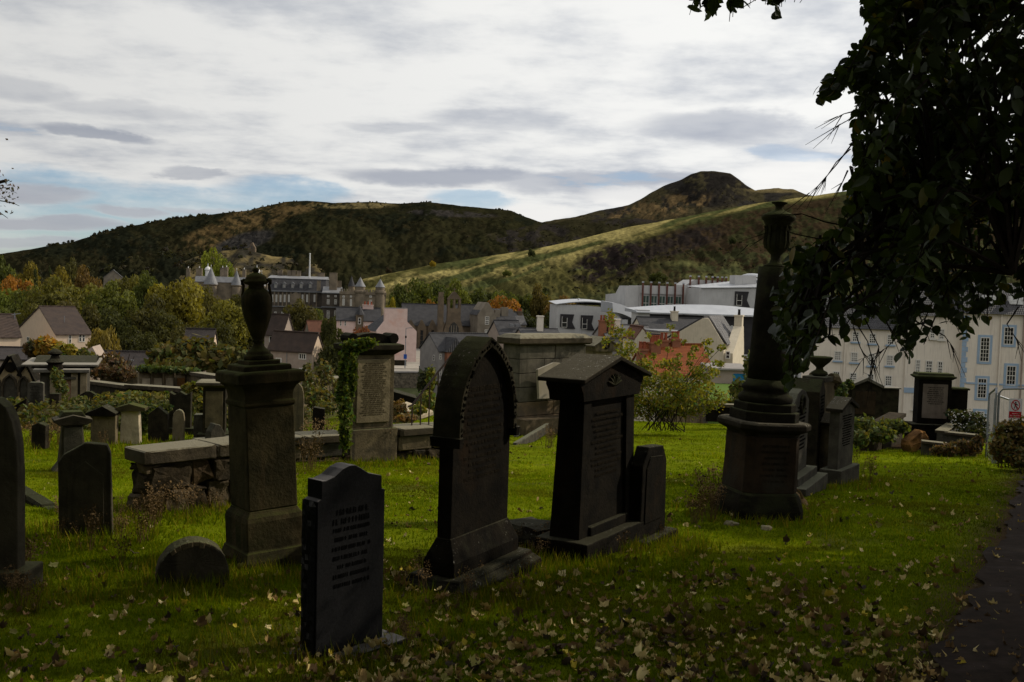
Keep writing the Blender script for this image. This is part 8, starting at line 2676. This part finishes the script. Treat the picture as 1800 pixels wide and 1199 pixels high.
def litter():
    rr = random.Random(21)
    rng = np.random.default_rng(23)
    base = [maple_verts(rr) for _ in range(8)]
    pts = []
    # denser low in the frame and to the right, thin across the lawn
    tries = 0
    while len(pts) < 3000 and tries < 60000:
        tries += 1
        px, py = rng.uniform(-30, 1830), rng.uniform(985, 1260) if rng.random() < 0.72 else rng.uniform(830, 1000)
        dens = 0.85 if py > 1000 else 0.35
        if px < 520:
            dens *= 0.42 if py > 1030 else 0.2
        if 700 < px < 1100 and py < 1000:
            dens *= 0.2
        if px > 1650 and py > 1000:
            dens *= 0.5
        dens *= 0.25 + 1.8 * max(0.0, float(fbm(px * 0.008, py * 0.016, 44)) - 0.3)
        if rng.random() > dens:
            continue
        p = hit(px, py)
        pts.append((p, px, py))
    # the odd leaf further off over the lawn
    for _ in range(420):
        px, py = rng.uniform(600, 1750), rng.uniform(770, 930)
        pts.append((hit(px, py), px, py))
    pts.sort(key=lambda q: q[0].y)
    meshes = []
    for v, f in base:
        o = np_mesh('fallen_leaf', v, f, 'litter', tone=np.clip(rng.uniform(0.75, 1.25, (len(v), 1)) * np.ones(3), 0, 2))
        meshes.append(o.data)
        bpy.data.objects.remove(o)
    V, Fc, T, off = [], [], [], 0
    vis = 0
    for i, (p, px, py) in enumerate(pts):
        inside = -6 < px < 1806 and py < 1203
        s = rng.uniform(0.04, 0.092) * (1.0 if rng.random() < 0.35 else 0.62)
        e = Euler((rng.normal(0, 0.5), rng.normal(0, 0.5), rng.uniform(0, 6.28)))
        if rng.random() < 0.1:
            e = Euler((rng.uniform(0.6, 1.3), 0, rng.uniform(0, 6.28)))
        ci = int(rng.choice(8, p=[0.2, 0.19, 0.17, 0.12, 0.12, 0.05, 0.06, 0.09]))
        col = LITTER_COLS[ci]
        loc = p + Vector((0, 0, rng.uniform(0, 0.035)))
        if inside and vis < 295:
            vis += 1
            o = bpy.data.objects.new('fallen_leaf', meshes[int(rng.integers(8))])
            COL.objects.link(o)
            o.location, o.rotation_euler, o.scale = loc, e, (s, s, s)
            o.color = c4(col)
            tag(o, LITTER_NAMES[ci] + ' curled maple leaf fallen on the shaded ground near the camera', 'leaf', LITTER_NAMES[ci] + ' fallen leaves on the near ground')
        else:
            v, f = base[int(rng.integers(8))]
            M = np.array(e.to_matrix()) * s
            V.append(v @ M.T + np.array(loc))
            Fc.append(f + off)
            off += len(v)
            T.append(np.tile(np.array(col) * rng.uniform(0.8, 1.2), (len(v), 1)))
    o = np_mesh('fallen_leaves', np.concatenate(V), np.concatenate(Fc), 'litter', tone=np.concatenate(T), kind='stuff')
    o.color = (1, 1, 1, 1)


sapling()
shrubs()
weeds()
grass()
litter()
# ------------------------------------------------------------------ the tree hanging over the path
CANOPY = [(1512, -60), (1516, 30), (1535, 62), (1492, 105), (1462, 128), (1424, 160), (1436, 186), (1470, 172), (1502, 150), (1512, 178), (1494, 196), (1498, 238), (1490, 262), (1500, 300), (1486, 330), (1490, 372), (1468, 400), (1425, 432), (1390, 436), (1355, 440), (1380, 462), (1372, 500),
          (1346, 512), (1372, 540), (1352, 575), (1362, 600), (1380, 625), (1368, 690), (1392, 692), (1412, 655), (1428, 640), (1438, 610), (1455, 596), (1480, 612), (1486, 580), (1520, 566), (1556, 560), (1572, 590), (1590, 618), (1576, 640), (1590, 648), (1612, 612), (1640, 600), (1648, 580), (1672, 575),
          (1692, 606), (1706, 590), (1702, 570), (1735, 582), (1742, 556), (1775, 545), (1800, 530), (1860, 520), (1900, 700), (2500, 700), (2500, -900), (1512, -900)]
SPRIG = [(1200, -40), (1204, 36), (1225, 22), (1248, 42), (1266, 20), (1284, 48), (1312, 20), (1335, -2), (1345, 14), (1364, 34), (1380, 22), (1412, 8), (1420, -40)]


def in_poly(P, x, y):
    c = False
    n = len(P)
    j = n - 1
    for i in range(n):
        if (P[i][1] > y) != (P[j][1] > y) and x < (P[j][0] - P[i][0]) * (y - P[i][1]) / (P[j][1] - P[i][1]) + P[i][0]:
            c = not c
        j = i
    return c


RINV = RCAM.transposed()


def project(p):
    q = RINV @ (p - EYE)
    if q.z > -0.2:
        return None
    return 900 + F * q.x / -q.z, 599.5 - F * q.y / -q.z


def allowed(p):
    """keeps a leaf or twig of the crown to where the crown hangs in view; anything out of view is free"""
    q = project(p)
    if q is None:
        return True
    if q[0] > 1815 or q[1] < -18 or q[0] < -40 or q[1] > 1230:
        return q[0] > 1490 or q[1] < -18 or p.z > 3
    jx, jy = 9 * math.sin(p.x * 91.7 + p.z * 37.1), 9 * math.sin(p.y * 83.3 + p.z * 61.9)
    return in_poly(CANOPY, q[0] + jx, q[1] + jy) or in_poly(SPRIG, *q)


OVATE = [(0, 0), (0.22, 0.16), (0.33, 0.42), (0.28, 0.7), (0.12, 0.92), (0, 1.08), (-0.12, 0.92), (-0.28, 0.7), (-0.33, 0.42), (-0.22, 0.16)]


def ovate(rr):
    fold, bend = rr.uniform(0.1, 0.35), rr.uniform(-0.25, 0.1)
    vs = [(x, y, abs(x) * fold + bend * y * y) for x, y in OVATE] + [(0, 0.5, bend * 0.25)]
    n = len(OVATE)
    return np.array(vs), np.array([(n, i, (i + 1) % n) for i in range(n)])


def near_tree():
    rr = random.Random(31)
    rng = np.random.default_rng(33)
    base = Vector((5.3, 5.2, float(ground_z(5.3, 5.2)) - 0.1))
    root = thing('elm_tree', 'large dark tree overhanging the path, its leafy branches hanging in from the upper right', 'tree', base)
    rel = lambda p: Vector(p) - base
    mb = MB()
    mb.tube([rel(base + Vector((0, 0, -0.3))), rel(base + Vector((0.02, 0, 0.5))), rel(base + Vector((-0.05, 0.1, 2.2))), rel(base + Vector((-0.25, 0.15, 4.5))), rel(base + Vector((-0.5, 0.2, 7.5)))], [0.42, 0.33, 0.28, 0.2, 0.08], 14)
    mb.build('trunk', 'bark', root, smooth=True)
    # limbs
    fork = base + Vector((-0.1, 0.1, 2.7))
    fork2 = base + Vector((-0.25, 0.15, 4.6))
    limbs = []
    for e, f in ((W(1560, 60, 5.2), fork2), (W(1520, 330, 5.6), fork), (W(1470, 455, 4.9), fork), (W(1440, 480, 6.4), fork), (W(1650, 420, 4.4), fork), (W(1600, 180, 6.6), fork2), (W(1700, 60, 4.6), fork2), (W(1720, 300, 6.8), fork),
                 (W(1780, 480, 4.0), fork), (Vector((0.9, 4.0, 4.1)), fork2), (Vector((1.7, 3.6, 4.9)), fork2), (Vector((2.5, 1.0, 5.2)), fork2), (Vector((0.2, 1.5, 5.0)), fork2), (Vector((4.0, 1.5, 4.5)), fork2), (Vector((2.8, 6.5, 6.4)), fork2), (Vector((3.4, 9.5, 6.0)), fork2), (Vector((7.5, 4.0, 5.2)), fork2),
                 (Vector((7.0, 8.0, 5.5)), fork2), (Vector((-2.2, 1.5, 5.6)), fork2), (Vector((5.6, 10.0, 4.2)), fork)):
        m = f.lerp(e, 0.45) + Vector((0, 0, 0.55))
        m2 = f.lerp(e, 0.78) + Vector((0, 0, 0.38))
        pts = [f, m, m2, e]
        limbs.append(pts)
        MB().tube([rel(p) for p in pts], [0.10, 0.055, 0.028, 0.008], 7).build('limb', 'bark', root, smooth=True)
    me, h = crown_mesh('round', 2, 5200, 0.078)  # unseen crown masses added overhead to shade the foreground
    for x, y, R, z0, z1 in ((4.4, 3.2, 4.6, 5.3, 11.0), (0.2, 1.0, 3.2, 4.6, 8.5), (-3.4, 2.4, 3.4, 4.8, 9.0), (0.3, 5.2, 3.0, 5.4, 9.5), (-6.5, 0.5, 3.2, 4.4, 9.0), (2.6, 7.4, 2.8, 5.7, 9.5), (5.8, 9.4, 3.0, 6.2, 10.5), (-3.0, 5.8, 2.6, 5.5, 9.5), (2.5, -0.5, 3.6, 4.5, 9.0), (-5.6, 4.4, 2.6, 5.0, 9.5), (8.2, 12.0, 3.2, 6.8, 11.5), (-2.4, 3.0, 2.6, 4.6, 8.0)):
        o = bpy.data.objects.new('added_shade_crown', me)
        COL.objects.link(o)
        o.parent, o.scale, o.location, o.color = root, (R, R, (z1 - z0) / h), rel((x, y, z0)), (0.036, 0.05, 0.017, 1)
        o['kind'] = 'stuff'
    lp = []
    for pts in limbs:
        for a, b in zip(pts[:-1], pts[1:]):
            for k in range(8):
                lp.append(a.lerp(b, k / 8))
        lp.append(pts[-1])
    lpn = np.array([tuple(p) for p in lp])
    shapes = [ovate(rr) for _ in range(6)]
    smesh = []
    for v, f in shapes:
        o = np_mesh('leaf', v, f, 'leaf_near', tone=np.ones((len(v), 3)), smooth=True)
        smesh.append(o.data)
        bpy.data.objects.remove(o)
    leaves = []                                                       # (location, rotation matrix, size, colour, distance)
    twig = MB()

    def spray(tip, lf=True, ln=None, droop=0.55):
        k = int(np.argmin(((lpn - np.array(tip)) ** 2).sum(1)))
        st = lp[k]
        ln = ln or rr.uniform(0.5, 0.95)
        side = (tip - st)
        side.z *= 0.3
        side = side.normalized() if side.length > 0.05 else Vector((-1, 0, 0))
        b = tip - side * ln * (1 - droop) + Vector((0, 0, ln * droop)) + Vector((rr.uniform(-.1, .1), rr.uniform(-.1, .1), 0))
        pts = [b, b.lerp(tip, 0.4) + Vector((0, 0, 0.06)), b.lerp(tip, 0.75) + Vector((0, 0, 0.03)), tip]
        if all(allowed(p) for p in pts):
            twig.tube([rel(p) for p in pts], [0.006, 0.0045, 0.003, 0.0015], 4)
            if (b - st).length < 2.2:
                mid = st.lerp(b, 0.5) + Vector((0, 0, 0.12))
                if allowed(mid):
                    twig.tube([rel(st), rel(mid), rel(b)], [0.012, 0.009, 0.006], 4)
        if not lf:
            return
        n = int(ln / 0.036)
        for i in range(n):
            q = (i + 0.6) / n
            p = b.lerp(tip, q) + Vector((0, 0, 0.08 * math.sin(q * math.pi)))
            for rep in range(2 if rr.random() < 0.6 else 1):
                out = Vector((rr.gauss(0, 1), rr.gauss(0, 1), rr.gauss(-0.7, 0.55))).normalized()
                sz = rr.uniform(0.04, 0.078)
                pp = p + Vector((rr.uniform(-.03, .03), rr.uniform(-.03, .03), rr.uniform(-.03, .01)))
                if float(vnoise(pp.x / pp.y * 75 if pp.y > 1 else 0.5, (pp.z - 1.7) / max(pp.y, 1) * 75, 8)) > 0.84:
                    continue
                if not (allowed(pp) and allowed(pp + out * sz)):
                    continue
                nrm = Vector((rr.gauss(0, .8), rr.gauss(0, .8), 1.0))
                x = out.cross(nrm).normalized()
                z = x.cross(out).normalized()
                M = Matrix((x, out, z)).transposed()
                t = rr.random()
                col = (0.036, 0.052, 0.017) if t < 0.66 else (0.055, 0.076, 0.02) if t < 0.93 else (0.085, 0.085, 0.018) if t < 0.985 else (0.24, 0.17, 0.02)
                kv = rr.uniform(0.7, 1.25)
                leaves.append((pp, M, sz, tuple(c * kv for c in col)))
    # hanging sprays seen in the frame
    cnt = 0
    while cnt < 240:
        px, py = rr.uniform(1340, 1830), rr.uniform(-30, 700)
        if not in_poly(CANOPY, px, py) or float(fbm(px * 0.016, py * 0.02, 15)) < 0.40 + 0.12 * rr.random():
            continue
        spray(W(px, py, rr.uniform(3.6, 7.4)))
        cnt += 1
    # along the edge, so the outline reads as leaves
    edge = CANOPY[1:53]
    for (x0, y0), (x1, y1) in zip(edge[:-1], edge[1:]):
        L = math.hypot(x1 - x0, y1 - y0)
        for k in range(max(2, int(L / 8))):
            q = rr.random()
            px, py = x0 + (x1 - x0) * q, y0 + (y1 - y0) * q
            cx, cy = px + 14, py - 10
            if in_poly(CANOPY, cx, cy):
                spray(W(cx, cy, rr.uniform(4.0, 5.8)), ln=rr.uniform(0.25, 0.5))
    for px, py in ((1212, 26), (1224, 14), (1240, 30), (1256, 22), (1282, 38), (1296, 16), (1318, 10), (1362, 26), (1374, 12), (1396, 4), (1230, 4), (1270, 2), (1345, 8), (1310, 0), (1410, 0)):
        spray(W(px, py, rr.uniform(3.9, 4.4)), ln=0.42, droop=0.8)
        spray(W(px + 6, py - 8, rr.uniform(3.9, 4.4)), ln=0.35, droop=0.8)
    # the crown above and round the camera, out of view
    for k in range(620):
        p = lp[rr.randrange(len(lp))] + Vector((rr.gauss(0, 0.9), rr.gauss(0, 0.9), rr.gauss(0.2, 0.7)))
        q = project(p)
        if p.z < 2.2 or (q and -60 < q[0] < 1830 and -40 < q[1] < 1240):
            continue
        spray(p)
    # clusters that stand out from the edge
    for cx, cy, nn in ((1450, 150, 16), (1475, 135, 16), (1440, 168, 12), (1462, 160, 8), (1490, 150, 8), (1505, 190, 6), (1500, 120, 8), (1520, 80, 6), (1365, 600, 8), (1380, 660, 8), (1360, 545, 6), (1400, 640, 6), (1590, 625, 6)):
        for _ in range(nn):
            spray(W(cx + rr.gauss(0, 9), cy + rr.gauss(0, 9), rr.uniform(4.2, 5.4)), ln=0.3)
    # bare twigs reaching out of the foliage
    for pts in (((1500, 250), (1470, 290), (1440, 325), (1422, 340)), ((1495, 262), (1470, 285), (1452, 312), (1450, 336)), ((1490, 300), (1482, 318), (1476, 330)), ((1500, 196), (1484, 200), (1470, 206)), ((1500, 205), (1488, 213), (1472, 221)), ((1500, 400), (1450, 390), (1410, 376), (1385, 380), (1362, 382)),
                ((1490, 405), (1440, 420), (1400, 412), (1370, 402), (1330, 425), (1310, 432)), ((1500, 560), (1525, 600), (1535, 640), (1545, 672)), ((1520, 560), (1545, 610), (1530, 660), (1518, 655)), ((1600, 560), (1660, 590), (1675, 610), (1682, 622)), ((1590, 580), (1560, 610), (1545, 620)), ((1790, 540), (1770, 570), (1784, 592), (1792, 604)), ((1500, 575), (1512, 610), (1520, 628), (1510, 640))):
        d = rr.uniform(4.6, 5.6)
        w = [rel(W(a, b, d + i * 0.06)) for i, (a, b) in enumerate(pts)]
        twig.tube(w, [0.0045 - 0.0037 * i / (len(w) - 1) for i in range(len(w))], 4)
        for _ in range(4):
            i = rr.randrange(1, len(w) - 1)
            a = w[i].lerp(w[i + 1], rr.random())
            dv = (w[i + 1] - w[i]).normalized() * rr.uniform(0.08, 0.2) + Vector((rr.uniform(-.06, .06), 0, rr.uniform(-.1, .03)))
            twig.tube([a, a + dv * 0.5, a + dv], [0.003, 0.002, 0.001], 3)
    tw = twig.build('twigs', 'twig', root)
    tw['kind'] = 'stuff'

    def score(l):
        q = project(l[0])
        if q is None or not (0 < q[0] < 1800 and 0 < q[1] < 1199):
            return 99
        e = 0 if not in_poly(CANOPY, q[0] - 30, q[1] + 14) else 2.5
        return l[0].y + e
    leaves.sort(key=score)
    V, Fc, T, off = [], [], [], 0
    for i, (p, M, sz, col) in enumerate(leaves):
        k = rr.randrange(6)
        if i < 295:
            o = bpy.data.objects.new('leaf', smesh[k])
            COL.objects.link(o)
            o.parent = root
            o.matrix_local = Matrix.Translation(rel(p)) @ M.to_4x4() @ Matrix.Scale(sz, 4)
            o.color = c4(col)
        else:
            v, f = shapes[k]
            V.append(v @ (np.array(M) * sz).T + np.array(rel(p)))
            Fc.append(f + off)
            off += len(v)
            T.append(np.tile(np.array(col), (len(v), 1)))
    fo = np_mesh('foliage', np.concatenate(V), np.concatenate(Fc), 'leaf_near', root, tone=np.concatenate(T), kind='stuff', smooth=True)
    fo.color = (1, 1, 1, 1)
    print('near tree leaves', len(leaves))


def far_left_tree():
    rr = random.Random(41)
    d = 22.0
    c = W(-60, 330, d)
    g = Vector((c.x - 2.2, d, float(ground_z(c.x - 2, d))))
    blobs = [B(-70, 320, d, 70, 60), B(-20, 330, d, 34, 34), B(6, 330, d, 20, 16), B(18, 352, d, 14, 9), B(4, 372, d, 16, 12), B(-150, 260, d, 110, 110), B(-240, 330, d, 110, 120)]
    rel_stems = [([g, g + Vector((0, 0, 3.0)), W(-170, 340, d), W(-60, 335, d), W(10, 318, d)], 0.14), ([W(-90, 340, d), W(-20, 350, d), W(20, 356, d), W(34, 362, d)], 0.02), ([W(-60, 345, d), W(-10, 366, d), W(14, 384, d)], 0.02), ([W(-40, 335, d), W(10, 330, d), W(30, 340, d)], 0.015)]
    r = leafy('bare_tree', 'half bare tree at the left edge, only its brown leaved branch tips in view', 'tree', blobs, 2600, 0.055, (0.07, 0.05, 0.03), rel_stems, 51)


far_left_tree()
near_tree()
